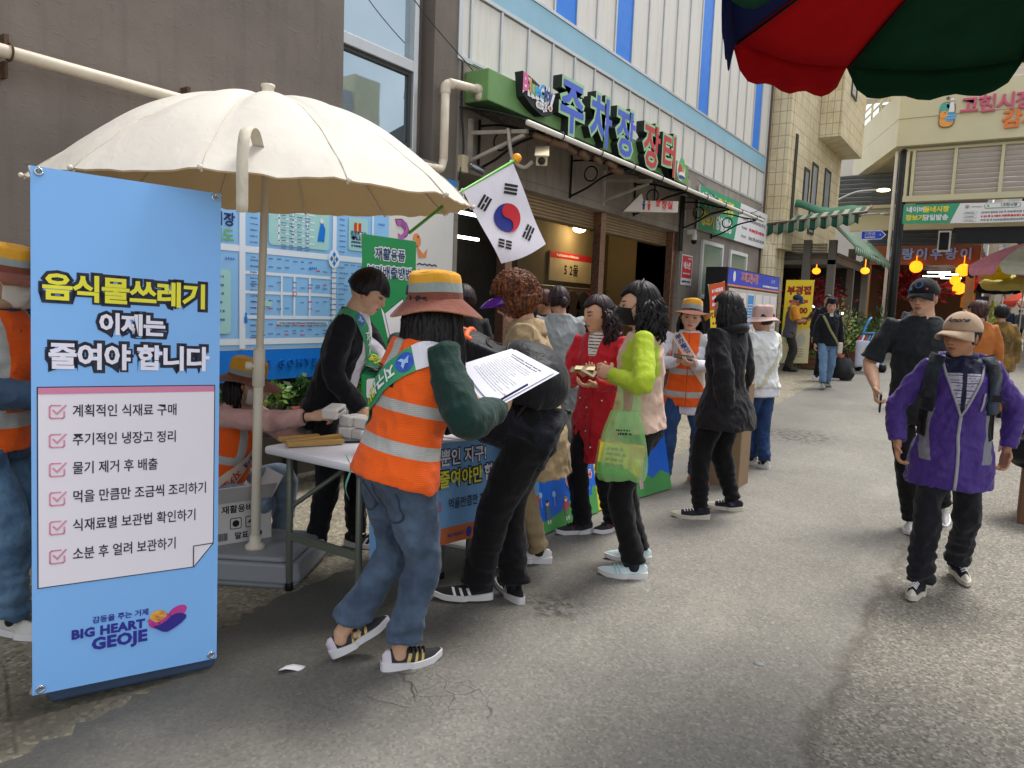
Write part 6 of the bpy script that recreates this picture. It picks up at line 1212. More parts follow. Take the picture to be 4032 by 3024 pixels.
            for q, (o, ln) in enumerate(((.029, .068), (.0098, .077), (-.0098, .072), (-.028, .056))):
                p = wr+d*.086*hsz+t*o*hsz; pts = [p-d*.012, p]; an = 0
                for seg, (fr_, da) in enumerate(((.44, 40), (.32, 60), (.26, 45))): an += R(da*cu*(1+.12*q)+4); pts.append(pts[-1]+(d*math.cos(an)+n*math.sin(an)+t*(.07*(1.5-q)*(1-cu)))*ln*fr_*hsz)
                P.append(tube_geo(pts, [.0088*hsz, .0088*hsz, .0083*hsz, .0076*hsz, .0062*hsz], 8))
            p = wr+d*.022*hsz+t*.026*hsz; v1 = (d*.62+t*.66+n*.35).normalized(); v2 = (d*.85+t*.12+n*(.3+.5*cu)).normalized(); P.append(tube_geo([p-v1*.01, p, p+v1*.036*hsz, p+v1*.036*hsz+v2*.03*hsz], [.013*hsz, .0125*hsz, .0105*hsz, .0085*hsz], 10))
            hj, kn, an = s.hipj[k], s.knee[k], s.foot[k][2]; P.append(tube_geo([s.pel, hj, lerp(hj, kn, .5), kn, lerp(kn, an, .35), lerp(kn, an, .8), an, an-Vector((0, 0, .03))], [.05*H, .045*H, .04*H, .028*H, .03*H, .021*H, .02*H, .02*H], 14))
            p, q, an = s.foot[k]; P.append(ell(p+q @ Vector((0, .03, .04)), (.022, .055, .018), q, 10))
        V, N, F = remesh(P, vox or max(.0042, s.vox*.5), 1); L_ = (V-np.array(s.hc)) @ M/s.hs; x, y, z = L_.T; ax = np.abs(x); col = np.tile(np.array(s.skin), (len(V), 1)); near = (np.abs(z) < .14) & (ax < .1) & (np.abs(y) < .14)
        def paint(m, c):
            nonlocal col
            m = (np.clip(m, 0, 1)*near)[:, None]; col = col*(1-m)+np.array(lin(c))*m
        fr = (y > .03)
        paint(.35*fr*np.exp(-((ax-.042)/.02)**2-((z+.022)/.018)**2), 'b0604c'); paint(.25*np.exp(-((ax)/.012)**2-((z+.03)/.012)**2)*fr, 'a85a48')
        paint(fr*.75*sstep(1-(((ax-.008)/.006)**2+((z+.037)/.0035)**2), 0, .6), '4a2a22'); paint(.3*fr*np.exp(-((ax-.016)/.006)**2-((z+.022)/.014)**2), '8a5442'); paint(.55*sstep(ax, .066, .075)*sstep(z, -.04, -.02), 'b0604c')  # nostril shadows and shade beside the nose painted into the skin colour
        paint(fr*.85*sstep(1-((x/.024)**2+((z+.059)/.0095)**2), 0, .35), '9c4a44'); paint(fr*.6*sstep(1-((x/.022)**2+((z+.0585)/.0022)**2), 0, .5), '4a2220')
        bz = .027-.10*(ax-.03)**2/.01*.3; paint(fr*.9*sstep(1-(((ax-.031)/.021)**2+((z-bz)/.006)**2), 0, .5), '1c1512')
        paint(fr*.9*sstep(1-(((ax-.031)/.0175)**2+((z-.0045)/.008)**2), 0, .3), '3a2620'); paint(fr*.9*sstep(1-(((ax-.031)/.012)**2+((z-.0025)/.0042)**2), 0, .3), 'cfc6be'); paint(fr*sstep(1-(((ax-.031)/.0062)**2+((z-.0035)/.0055)**2), 0, .3), '17110e')
        if s.sock: m = (V[:, 2] < s.z0+.20)[:, None]; col = col*(1-m)+np.array(lin(s.sock))*m
        s.bodyo = npobj('body', V, F, SKIN, s.root, col=col); return s.bodyo
    def fin(s, name, P, m, vox=None, fold=.006, fields=(), smooth=3, freq=1., seed=1, ring=0, label=None):
        V, N, F = remesh(P, vox or s.vox, smooth); T = s.tl(V)
        q = np.c_[T[:, 0]*9*freq+T[:, 2]*4*freq, T[:, 1]*9*freq, T[:, 2]*8*freq-T[:, 0]*3*freq]; d = (1-2.6*np.abs(vnoise(q, seed)))*.5+(1-2.6*np.abs(vnoise(q*1.9+7, seed+3)))*.38+.35*vnoise(q*4.6, seed+5)*.5-.3
        V = V+N*(d*fold*1.35)[:, None]
        if ring: z = V[:, 2]-s.z0; wv = np.exp(-np.clip(z-.09, 0, 9)/(.09*s.H)); V = V+N*(ring*wv*np.sin(z*110+4*vnoise(V*9, 7)))[:, None]
        at = {'f%d' % k: f(T[:, 0], T[:, 1], T[:, 2]) for k, f in enumerate(fields)}
        o = npobj(name, V, F, m, s.root, at, label=label); s.last = BVHTree.FromPolygons(V.tolist(), F); s.geo = getattr(s, 'geo', [])+[(V, F)]; return o
    def allbvh(s):
        vs = []; fs = []
        for V, F in s.geo: b = len(vs); vs += V.tolist(); fs += [tuple(i+b for i in f) for f in F]
        return BVHTree.FromPolygons(vs, fs)
    def collar(s, m, z=.50, h=.05, r0=.072, r1=.09, gap=50, fold=.0, name='collar'):
        c = MB(); k = s.H/1.6
        def fn(a, b):
            an = R(90+gap/2+(360-gap)*a); fr = max(0, math.sin(an)); r_ = lerp(r0, r1, b)*(1+.25*fr*b); return s.tw(math.cos(an)*r_*1.05*k, (math.sin(an)*r_*.92-.008)*k, (z+h*b*(1-.5*fold*fr)-.05*fr)*k)
        c.grid(fn, 36, 5); return c.build(name, m, s.root, solid=.006)
    def torso(s, th=.012, hem=-.06, flare=0., top=.338, bust=1., waist=1., hipw=1., sw=1.):
        H, w = s.H, s.w
        tab = [(-.16, .094, .068, -.004), (-.06, .098, .074, -.004), (.0, .096, .070, 0), (.07, .081, .060, .002), (.12, .077, .058, .003), (.19, .086, .068, .006), (.24, .089, .064, .004), (.285, .092, .050, 0), (.308, .080, .043, -.004), (.325, .060, .038, -.006), (.34, .044, .036, -.006)] if not s.male else [(-.16, .088, .066, 0), (-.06, .09, .07, 0), (.0, .088, .066, .0), (.07, .084, .064, .002), (.12, .088, .063, .003), (.19, .097, .067, .006), (.24, .101, .063, .004), (.285, .101, .052, 0), (.308, .086, .045, -.004), (.325, .062, .04, -.006), (.34, .046, .038, -.006)]
        pts = []; rr = []; zs = sorted(set([hem]+[t[0] for t in tab if hem < t[0] < top]+[top]))
        for z in zs:
            a, b, y = [np.interp(z, [t[0] for t in tab], [t[i] for t in tab]) for i in (1, 2, 3)]; k = w*(waist if .03 < z < .16 else hipw if z <= .03 else bust if z < .27 else 1)
            fl = 1+flare*max(0, (.1-z))/.16; pts.append(s.tw(0, y*H, z*H)); rr.append(((a*H*(k if z < .27 else (1+(w-1)*.4))*(1-(1-sw)*sstep(z, .10, .2))+th)*fl, (b*H*k+th)*fl))
        n = 30; vs, fs = tube_geo(pts, rr, n, 'flat', s.T @ Vector((1, 0, 0))); return vs, fs
    def sleeves(s, th=.012, end=1., r=(.045, .04, .034, .026), which='LR', cuff=1.):
        H = s.H; out = []; r = [q_*.74 for q_ in r]; th = th*.75
        for k in which:
            sh, e, wr = s.shoulder[k], s.elbow[k], s.hand[k][0]; sg = -1 if k == 'L' else 1; inn = s.tw(sg*s.sh*.45, 0, .272*H)
            if end <= .5: pts = [inn, sh, lerp(sh, e, end*2*.6), lerp(sh, e, end*2)]; rr = [r[0]*H*.75+th, r[0]*H*.95+th, r[1]*H+th, r[1]*H+th*1.2]
            else:
                q = (end-.5)*2; a = lerp(sh, e, .85); b = lerp(e, wr, .15); m = (a+b+e*2)/4
                pts = [inn, sh, lerp(sh, e, .45), a, m, b, lerp(e, wr, .55*q), lerp(e, wr, q)]; rr = [r[0]*H*.75+th, r[0]*H*.92+th, (r[0]+r[1])/2*H+th, r[1]*H+th, r[1]*H+th, r[1]*H*.98+th, r[2]*H+th, (r[3]*H+th)*cuff]
            out.append(tube_geo(pts, rr, 16, 'flat'))
        return out
    def legs(s, th=.008, end=1., r=(.066, .056, .045, .04, .034), waist=.075, seat=1.):
        H, w = s.H, s.w; r = [q_*.8 for q_ in r]; P = [tube_geo([s.pel+s.Pm @ Vector((0, 0, waist*H)), s.pel+s.Pm @ Vector((0, 0, .03*H)), s.pel+s.Pm @ Vector((0, -.004*H, -.02*H)), s.pel+s.Pm @ Vector((0, -.002*H, -.06*H))], [(.080*H*w+th, .058*H*w+th), (.09*H*w+th, .066*H*w*seat+th), (.093*H*w+th, .070*H*w*seat+th), (.07*H*w, .052*H*w)], 26, True, s.Pm @ Vector((1, 0, 0)))]
        for k in 'LR':
            hj, kn, an = s.hipj[k], s.knee[k], s.foot[k][2]; q = end; a = lerp(hj, kn, .88); b = lerp(kn, an, .12); m = (a+b+kn*2)/4; e = lerp(kn, an, q)
            P.append(tube_geo([hj, lerp(hj, kn, .35), a, m, b, lerp(kn, an, .5*q), e], [r[0]*H*w+th, r[1]*H*w+th, r[2]*H+th, r[2]*H+th, r[2]*H+th, r[3]*H+th, r[4]*H+th], 18, 'flat'))
        return P
    def trousers(s, m, fold=.007, ring=.004, label=None, name='trousers', **k):
        return s.fin(name, s.legs(**k), m, fold=fold, ring=ring, seed=5, freq=.9, label=label)
    # ------------------------------------------------------------ shoes
    def shoes(s, up, sole, L_=None, stripes=None, toe=None, hi=0, lace=None, heelc=None, socks=None):
        L_ = L_ or .158*s.H+.015
        for k in 'LR':
            p, q, an = s.foot[k]; sg = -1 if k == 'L' else 1; lo = -.27*L_; ts = np.linspace(0, 1, 17)
            def wid(t): return L_*.5*(.27*math.sin(math.pi*min(1, max(0, t))**.75)**.5*(.82+.36*t) if 0 < t < 1 else .01)
            def xoff(t): return -sg*.012*math.sin(math.pi*t)*-1*(t > .4)
            def hgt(t): return (.068+hi if t < .28 else lerp(.068+hi, .05, (t-.28)/.3) if t < .58 else lerp(.05, .028, (t-.58)/.42))
            c = MB(); n = 16; vs = []
            for t in ts:
                w_, h_ = max(wid(t), .004), hgt(t)*(1 if .04 < t < .96 else .75)
                for j in range(n):
                    a = 2*math.pi*j/n; cx, cz = math.cos(a), math.sin(a); z = .018+max(0, cz)**.8*h_*(1-.2*abs(cx)) if cz > 0 else .018; vs.append(p+q @ Vector((cx*w_*(1-.28*max(0, cz))+xoff(t), lo+t*L_, z)))
            fs = [(i*n+j, i*n+(j+1) % n, (i+1)*n+(j+1) % n, (i+1)*n+j) for i in range(len(ts)-1) for j in range(n)]+[tuple(range(n)), tuple(range((len(ts)-1)*n, len(ts)*n))]
            mi = [(1 if toe and (i >= 12) else 2 if heelc and i <= 1 else 0) for i in range(len(ts)-1) for j in range(n)]+[0, 0]
            c.add(vs, fs, mi, True); o = c.build('shoe', [up, toe or up, heelc or up], s.root)
            bv = BVHTree.FromPolygons([tuple(v) for v in vs], [f for f in fs[:-2]])
            c = MB(); ring = []; m_ = 28
            for j in range(m_+1): t = .5-.5*math.cos(math.pi*j/m_); ring.append((xoff(t)+wid(t)*1.06+.003, lo+t*L_*1.02-.004))
            for j in range(m_-1, 0, -1): t = .5-.5*math.cos(math.pi*j/m_); ring.append((xoff(t)-wid(t)*1.06-.003, lo+t*L_*1.02-.004))
            lift = lambda v: .012*sstep((v-lo)/L_, .75, 1)
            c.prism(ring, lambda u, v: p+q @ Vector((u, v, .003+lift(v))), lambda u, v: p+q @ Vector((u*.97, v, .030+lift(v)*.8+.010*(1-sstep((v-lo)/L_, 0, .4)))))
            c.build('sole', sole, o, .004)
            def dec(pts, m, nm):
                c = MB()
                for sd in (-1, 1):
                    for quad in pts:
                        g = []
                        for j in range(7):
                            for i in range(3):
                                a = [lerp(quad[0][e], quad[1][e], i/2) for e in (0, 1)]; b = [lerp(quad[3][e], quad[2][e], i/2) for e in (0, 1)]; u, v = lerp(a[0], b[0], j/6), lerp(a[1], b[1], j/6); o_ = p+q @ Vector((sd*.12, lo+u*L_, v)); dr = q @ Vector((-sd, 0, 0)); hh = bv.ray_cast(o_, dr); g.append((hh[0] if hh[0] else o_+dr*.09)-dr*.0018)
                        c.add(g, [(r_*3+i, r_*3+i+1, r_*3+i+4, r_*3+i+3) for r_ in range(6) for i in range(2)], 0, True)
                c.build(nm, m, o, fix=False)
            if stripes: dec([[(u, .024), (u+.045, .024), (u+.105, .062), (u+.06, .062)] for u in stripes[1]], stripes[0], 'stripe')
            if lace:
                c = MB()
                for j in range(4): t = .44+.07*j; z = hgt(t)+.022; w_ = wid(t)*.5; c.tube(curve_pts([p+q @ Vector((xoff(t)-w_, lo+t*L_, z-.012)), p+q @ Vector((xoff(t), lo+(t+.02)*L_, z+.002)), p+q @ Vector((xoff(t)+w_, lo+t*L_, z-.012))], 4), .004, 6)
                c.build('lace', lace, o)
            if socks: c = MB(); c.tube([an-Vector((0, 0, .03)), an+(s.knee[k]-an).normalized()*.1], [.032, .034], 14); c.build('sock', socks, s.root)
    # ------------------------------------------------------------ hair and headwear (head-local star shapes)
    def star(s, name, m, rad, n=(96, 64), streak=.004, sf=26, seed=3, parent=None, cen=(0, -.008, .01)):
        nu, nv = n; A = np.array([(math.sin(math.pi*(j+.5)/nv)*math.cos(2*math.pi*i/nu), math.sin(math.pi*(j+.5)/nv)*math.sin(2*math.pi*i/nu), math.cos(math.pi*(j+.5)/nv)) for j in range(nv) for i in range(nu)])
        r_ = rad(A[:, 0], A[:, 1], A[:, 2]); az = np.arctan2(A[:, 1], A[:, 0]); st = vnoise(np.c_[np.cos(az)*sf*.35, np.sin(az)*sf*.35, A[:, 2]*1.3], seed)+.6*vnoise(np.c_[np.cos(az)*sf, np.sin(az)*sf, A[:, 2]*2], seed+1)
        V = A*(r_+streak*st)[:, None]+np.array(cen); V = np.array([s.hw(v) for v in V]); F = [(j*nu+i, (j+1)*nu+i, (j+1)*nu+(i+1) % nu, j*nu+(i+1) % nu) for j in range(nv-1) for i in range(nu)]+[tuple(range(nu)), tuple(range((nv-1)*nu, nv*nu))[::-1]]
        return npobj(name, V, F, m, parent or s.root, {'hs': st})
    def hair(s, m, style='short', vol=.0, line=.055, seed=3, drop=-.03, n=(110, 72), face=1.):
        """drop: lowest head-local z of the hair at the sides/back; line: fringe height"""
        def rad(X, Y, Z):
            e = 1/np.sqrt((X/(.079+vol))**2+(Y/(.101+vol))**2+(Z/(.113+vol*.8))**2); z = e*Z+.01; y = e*Y
            el = np.where(Z < 0, 1/np.sqrt((X/(.08+vol))**2+(Y/(.088+vol))**2+(Z/np.maximum(.02, abs(drop)+.012))**2), e)
            el = np.where(z < drop, np.minimum(el, np.abs((drop-.01)/np.minimum(Z, -.01))), el)
            az = np.abs(np.degrees(np.arctan2(X, Y)))                    # 0 = nose
            top = line+.012*np.cos(az*.08+seed)-.0*az
            open_ = 1-sstep(az, 62*face, 80*face); low = 1-sstep(z, top-.004, top+.01); cut = open_*low
            return el*(1-cut)+.045*cut
        return s.star('hair', m, rad, n, .0022, seed=seed)
    def locks(s, m, n=70, length=.3, start=.06, spread=1., back=True, r=.006, name='hair_lock', curl=0., parent=None, az0=85, az1=275):
        c = MB(); rs = random.Random(n)
        for k in range(n):
            az = rs.uniform(az0, az1) if back else rs.uniform(60, 300); a = R(90+az); dd = Vector((math.cos(a), math.sin(a), 0)); z0 = rs.uniform(-.02, start); p = Vector((dd.x*.083, dd.y*.1-.008, z0)); w0 = s.hw(p); dw = s.Hm @ dd; dw.z = 0; l_ = length*rs.uniform(.7, 1.1); pts = []
            for j in range(7): t = j/6; pts.append(w0+dw*(.012*spread*math.sin(t*2.6)+curl*math.sin(t*9+k)*.02)+Vector((rs.gauss(0, .004)+curl*.02*math.cos(t*9+k), rs.gauss(0, .004), -l_*t)))
            c.tube(pts, [r*.7, r*1.3, r*1.4, r*1.3, r, r*.7, r*.25], 6)
        return c.build(name, m, parent or s.root)
    def curls(s, m, n=260, size=.012, vol=.045, line=.045, bot=-.06, seed=1, parts=None):
        rs = random.Random(seed); P = [ell(s.hw((0, -.014, .026)), (.079*s.hs+vol*.5, .096*s.hs+vol*.45, .108*s.hs+vol*.45), s.Hm, 16)] if line else []
        k = 0
        while k < n:
            d = Vector((rs.gauss(0, 1), rs.gauss(0, 1), rs.gauss(0, 1))).normalized(); q = Vector((d.x*(.074+vol*.72), d.y*(.092+vol*.72)-.012, d.z*(.105+vol*.75)+.022))
            az = abs(math.degrees(math.atan2(d.x, d.y)))
            if q.z < bot or (az < 72 and q.z < line+.02): continue
            P.append(ell(s.hw(q), [size*rs.uniform(.7, 1.25)]*3, None, 7)); k += 1
        # keep the face clear: a base cap only above the hairline
        return P
    def cap(s, crown, brim, under=None, tilt=0, bl=.078, h_=.118, logo=None, button=True, bw=68):
        q = rotm(tilt, 0, 0); c = MB(); nu, nv = 40, 14; f = lambda v: s.hw(q @ Vector(v))
        rim = .042
        for (off, mi) in ((0, 0),):
            vs = [];
            for j in range(nv+1):
                t = R(90*j/nv)
                for i in range(nu): a = 2*math.pi*i/nu; y = math.sin(a)*.104*math.cos(t)-.008; x = math.cos(a)*.085*math.cos(t); z = rim+math.sin(t)*(h_-.034)+(.006*math.sin(3*a) if 0 < j < nv else 0)*.3; vs.append(f((x, y, z)))
            for i in range(nu): a = 2*math.pi*i/nu; vs.append(f((math.cos(a)*.083, math.sin(a)*.102-.008, rim-.014)))
            m = len(vs)-nu; c.add(vs, [(j*nu+i, j*nu+(i+1) % nu, (j+1)*nu+(i+1) % nu, (j+1)*nu+i) for j in range(nv) for i in range(nu)]+[(m+i, m+(i+1) % nu, (i+1) % nu, i) for i in range(nu)], 0, True)
        c.ball(f((0, -.008, rim+h_-.032)), .007, n=6); o = c.build('cap', crown, s.root, solid=.003)
        c = MB()
        def bf(a, b):
            an = R(90-bw+2*bw*a); e = Vector((math.cos(an)*.085, math.sin(an)*.104-.008, rim-.012)); ext = bl*math.sin(math.pi*a)**.55; x = e.x*(1+.06*b); return f((x, e.y+ext*b, e.z-.02*b*b-.035*(e.x/.085)**2*b-.004))
        c.grid(bf, 24, 6); c.build('brim', brim, o, solid=.005)
        return o
    def bucket(s, mats, bands, brimw=.075, tilt=0, flop=.012, seed=0, rim=.03, crown=.105, droop=.35, up=.25, under=None):
        """bands: list of (height fraction, material index) from the top down; brim last"""
        q = rotm(tilt, 0, 0); f = lambda v: s.hw(q @ Vector(v)); c = MB(); nu = 56; prof = [(.02, 1.0), (.45, .99), (.78, .95), (.9, .86), (.94, .7), (.96, .5), (.985, .25), (1.0, 0.0)]; vs = []; zz = []
        fine = []; 
        for (a, b) in zip(prof[:-1], prof[1:]):
            for k in range(3): fine.append((lerp(a[0], b[0], k/3), lerp(a[1], b[1], k/3)))
        fine.append(prof[-1])
        for r_, z in fine:
            for i in range(nu): a = 2*math.pi*i/nu; wv = .004*math.sin(a*5+seed)*(r_ > .8); vs.append(f((math.cos(a)*(.085*r_+wv), math.sin(a)*(.104*r_+wv)-.008, rim+crown*z+.004*math.sin(a*3+seed)*z))); 
            zz.append(z)
        fs = []; mi = []
        for j in range(len(fine)-1):
            zc = (zz[j]+zz[j+1])/2; k = next(mm for (lim, mm) in bands if zc >= lim)
            for i in range(nu): fs.append((j*nu+i, j*nu+(i+1) % nu, (j+1)*nu+(i+1) % nu, (j+1)*nu+i)); mi.append(k)
        c.add(vs, fs, mi, True); c.add([vs[i] for i in range(nu)], [tuple(range(nu))], bands[0][1]); o = c.build('hat', mats, s.root)
        c = MB()
        def bf(a, b):
            an = 2*math.pi*a; ew = brimw*(1+.12*math.sin(an)); wv = flop*math.sin(2*an+seed)+flop*.7*math.sin(3*an+seed*2); side = math.cos(an)**2
            return f((math.cos(an)*(.086+ew*b), math.sin(an)*(.105+ew*b)-.008, rim+.002-droop*ew*b+b*b*(wv+up*ew*side)))
        c.grid(bf, 72, 8, 0); nfa = len(c.f)
        c.grid(lambda a, b: Vector(bf(a, b))-s.Hm @ (q @ Vector((0, 0, .003))), 72, 8, 1)
        c.build('brim', [mats[bands[-1][1]], under or mats[bands[-1][1]]], o, fix=False); return o
    def mask(s, m, z0=-.092, z1=-.002, w=56, loop=None):
        c = MB()
        def fn(a, b):
            an = R(90-w+2*w*a); z = lerp(z0, z1-.012*abs(2*a-1), b); d = Vector((math.cos(an), math.sin(an), 0)); h = HBVH.ray_cast(Vector((0, 0, z))+d*.3, -d); r_ = (h[0] if h[0] else Vector((0, 0, z))+d*.08)
            bul = .010+.012*math.exp(-((a-.5)/.16)**2)*math.sin(math.pi*b)**.6; return s.hw(r_+d*bul)
        c.grid(fn, 22, 14); o = c.build('mask', m, s.root, solid=.0015)
        if loop:
            c = MB()
            for sg in (-1, 1):
                a = 1 if sg < 0 else 0; c.tube([fn(a, .95), s.hw((sg*.083, .01, .02)), s.hw((sg*.084, -.022, .012))], .0018, 5); c.tube([fn(a, .1), s.hw((sg*.08, 0, -.03)), s.hw((sg*.084, -.024, -.005))], .0018, 5)
            c.build('ear_loop', loop, o)
        return o
    def glasses(s, m):
        c = MB()
        for sg in (-1, 1):
            pts = [s.hw((sg*.033+.023*math.cos(k*.3927), .099-.01*abs(math.cos(k*.3927))*0-.012*(1 if sg*math.cos(k*.3927) > .5 else 0), .003+.016*math.sin(k*.3927))) for k in range(17)]; c.tube(pts, .0018, 5, cap=False); c.tube([s.hw((sg*.056, .088, .007)), s.hw((sg*.078, 0, .006))], .0018, 5)
        c.tube([s.hw((-.01, .101, .005)), s.hw((.01, .101, .005))], .0018, 5); c.build('glasses', m, s.root)
    # ------------------------------------------------------------ strips lying on a garment
    def sash(s, bv, m_base, hi='R', w=.1, z_hi=.335, z_lo=-.02, x_hi=.085, x_lo=.11, texts=(), name='sash', off=.006, span=(0, 360), tail=None):
        """band in the plane through one shoulder and the opposite hip; texts: (string, u centre, size, material, flip)"""
        H = s.H; sg = 1 if hi == 'R' else -1; a = Vector((sg*x_hi*H, 0, z_hi*H)); b = Vector((-sg*x_lo*H, 0, z_lo*H)); cc = (a+b)/2; e1 = (a-b).normalized(); e2 = Vector((0, 1, 0)); nn = e1.cross(e2); G = []; n = 120
        for i in range(n+1):
            ph = R(lerp(span[0], span[1], i/n)); d = e1*math.cos(ph)+e2*math.sin(ph); row = []
            for j in range(5):
                o_ = cc+nn*(w*(j/4-.5)); ow = s.tw(*(o_+d*.8)); dw = s.T @ (-d); h = bv.ray_cast(ow, dw); p = h[0] if h[0] else s.tw(*(o_+d*.12)); row.append(p-dw*off)
            G.append(row)
        for _ in range(3):
            G = [[(G[i-1][j]+G[i][j]*2+G[i+1][j])/4 if 0 < i < n else G[i][j] for j in range(5)] for i in range(n+1)]
        us = [0]
        for i in range(n): us.append(us[-1]+(G[i+1][2]-G[i][2]).length)
        def fn(u, v, d):
            i = min(n-1, max(0, int(np.searchsorted(us, u))-1)); t = (u-us[i])/max(1e-6, us[i+1]-us[i]); f = min(3.999, max(0, (v/w+.5)*4)); j = int(f); q = f-j; p = (G[i][j]*(1-q)+G[i][j+1]*q)*(1-t)+(G[i+1][j]*(1-q)+G[i+1][j+1]*q)*t
            e = (G[i+1][2]-G[i][2]).cross(G[i][3]-G[i][1]).normalized(); cw = p-s.tw(*cc); e = e if e.dot(cw) > 0 else -e; return p+e*d
        pn = Panel(fn, .0028); i0 = pn.mi(m_base); pn.mb.grid(lambda a, b: fn(us[-1]*a, w*(b-.5), 0), 110, 6, i0); s.sfn, s.slen = fn, us[-1]
        for tt in texts: tt(pn, us[-1])
        return pn.build(name, s.root)
    def strip(s, bv, pts, w, m, name, front=True, off=.006, th=.003, parent=None, ext=None):
        """ribbon along torso-local points (x, z) projected on the garment from the front or the back"""
        cp = curve_pts([(p[0], 0, p[1]) for p in pts], 8); c = MB(); vs = []; dy = 1 if front else -1
        for i, p in enumerate(cp):
            d = (cp[min(i+1, len(cp)-1)]-cp[max(i-1, 0)]).normalized(); side = Vector((d.z, 0, -d.x))
            for q in (-1, 1): o_ = p+side*w/2*q+Vector((0, .6*dy, 0)); h = bv.ray_cast(s.tw(*o_), s.T @ Vector((0, -dy, 0))); pp = h[0] if h[0] and (h[0]-s.tw(*o_)).length < .72 else s.tw(p.x+side.x*w/2*q, 0, p.z+side.z*w/2*q); vs.append(pp+s.T @ Vector((0, off*dy, 0)))
        c.add(vs, [(2*i, 2*i+1, 2*i+3, 2*i+2) for i in range(len(cp)-1)], 0, True); return c.build(name, m, parent or s.root, solid=th, fix=False)
def hairmat(name, c0, c1, rough=.42):
    if name in _mats: return _mats[name]
    t = NT(name); st = t.attr('hs'); v = t.coord(); w = t.noise(t.vmul(v, (90, 90, 8)), 1, 3, .6); c = t.mix(t.rng(t.m('ADD', w, t.m('MULTIPLY', st, .2)), .35, .75), lin(c0), lin(c1)); t.set(col=c, rough=rough, spec=.22); t.bump(t.m('ADD', w, t.m('MULTIPLY', t.noise(t.vmul(v, (220, 220, 20)), 1, 2), .6)), .5, .006); _mats[name] = t.mat; return t.mat
BLK = hairmat('black_hair', '0d0c0e', '2a2628'); DBR = hairmat('dark_brown_hair', '1d1416', '3f2c30'); AUB = hairmat('auburn_curls', '2a140c', '8a5230', .5)
def inside(*fs):
    """intersection of signed distances"""
    r = fs[0]
    for f in fs[1:]: r = np.minimum(r, f)
    return r
def union(*fs):
    r = fs[0]
    for f in fs[1:]: r = np.maximum(r, f)
    return r
def band(z, a, b): return np.minimum(z-a, b-z)
ORA = 'f0611a'; REF = 'b4b4b0'
jean = lambda n, c, t_, v=.16: gmat(n, c, (), .8, .45, 380, v, t_)
hat_m = [cloth('hat_yellow', 'd09730', .9, .3, 300), cloth('hat_grey', '8d9793', .9, .3, 300), cloth('hat_brown', '764437', .9, .35, 300)]; hat_bands = [(.50, 0), (.2, 1), (-1, 2)]; hat_un = cloth('hat_under', 'c98a3c', .9)
sash_g = cloth('sash_green', '3d9b6e', .45, .12, 300, .04, .0, .4); sash_c = cloth('sash_cream', 'dcc8b2', .5, .12, 300, .04, .0, .4); sash_w = cloth('sash_white', 'dcdbe4', .5, .12, 300, .03, 0, .4)
globe = mat('globe_blue', '3458c0', .5, var=.4, vs=30); globe2 = mat('globe_light', '9cc4ee', .5, var=.2, vs=30); txw = mat('sash_text_white', 'e4ebe4', .5); txy = mat('sash_text_yellow', 'd8d62c', .5); txn = mat('sash_text_navy', '2f3f8a', .5); txr = mat('sash_text_red', 'c94040', .5)
def vest_fields(H, front=False, lo=(.095, .145), hi=(.255, .30), vx=(.075, .118)):
    k = H/1.6
    return [lambda x, y, z: union(band(z, lo[0]*k, lo[1]*k), band(z, hi[0]*k, hi[1]*k), inside(band(np.abs(x), vx[0]*k, vx[1]*k), z-hi[0]*k))]
def stxt(s, u, m, size, v=0, flip=1, f=lambda L_, u: u*1.0):
    def go(pn, L_): 
        vs, fs = text2d(s, size, .002*size/.06); pn.tri([(u*L_+flip*a, v+flip*b) for a, b in vs], fs, m, 2)
    return go
def sglobe(u, r=.036):
    def go(pn, L_):
        pn.disc(u*L_, 0, r, globe, 1, 20); pn.poly([(u*L_+r*.8*(.6+.4*math.sin(k*2.1))*math.cos(k*.6283), r*.8*(.6+.4*math.sin(k*2.1))*math.sin(k*.6283)) for k in range(10)], globe2, 2)
    return go
def swhite(u0, u1, m, w):
    def go(pn, L_): pn.rect(u0*L_, u1*L_, -w/2, w/2, m, 1, max(2, int((u1-u0)*60)), 4)
    return go
# ---------------------------------------------------------------- 1. woman in the orange vest, seen from behind
p = Person('woman in an orange vest and green sash, seen from behind, holding white papers', (-1.945, 2.11), 66, 1.565, lean=(11, 3), twist=-4, zh=.515, w=1.14, head=(22, 8, 0),
    hands={'R': {'p': (-1.61, 2.31, 1.05), 'pole': (.8, -.4, -.9), 'nl': (-.9, .1, .4)}, 'L': {'p': (-1.90, 2.47, 1.04), 'pole': (-.5, -.3, -1), 'nl': (.6, 0, .8)}}, feet={'R': {'p': (-1.905, 2.11), 'yaw': 66}, 'L': {'p': (-2.10, 2.03, .05), 'yaw': 56, 'pitch': -26}}, hip=(.01, .0), sock=None, vox=.0075, skin='caa083', curl=(.5, .8))
H = p.H; p.body(.0042)
p.fin('jacket', [p.torso(.010, .0)]+p.sleeves(.016, 1, (.056, .055, .048, .034)), gmat('bottle_green', '12302a', (), .75, .4, 260, .15), fold=.008, seed=2)
vm = gmat('vest_mesh_a', ORA, [REF], .75, .3, 240, .06, refl=0, mesh=True)
p.fin('vest', [p.torso(.036, -.03, top=.325)], vm, .007, .007, vest_fields(H, lo=(.075, .128), hi=(.235, .282), vx=(-.01, .032)), seed=4); bv = p.last
p.trousers(jean('jeans_mid', '506278', '3a475a'), .011, .006, waist=.03, r=(.074, .064, .052, .05, .05), end=.88, seat=1.1)
for px_ in (-.085, .085): p.strip(p.last, [(px_-.06, -.065), (px_-.056, -.16), (px_, -.19), (px_+.056, -.16), (px_+.06, -.065)], .006, gmat('denim_seam', '2c3849'), 'pocket_seam', False, .002, .002)
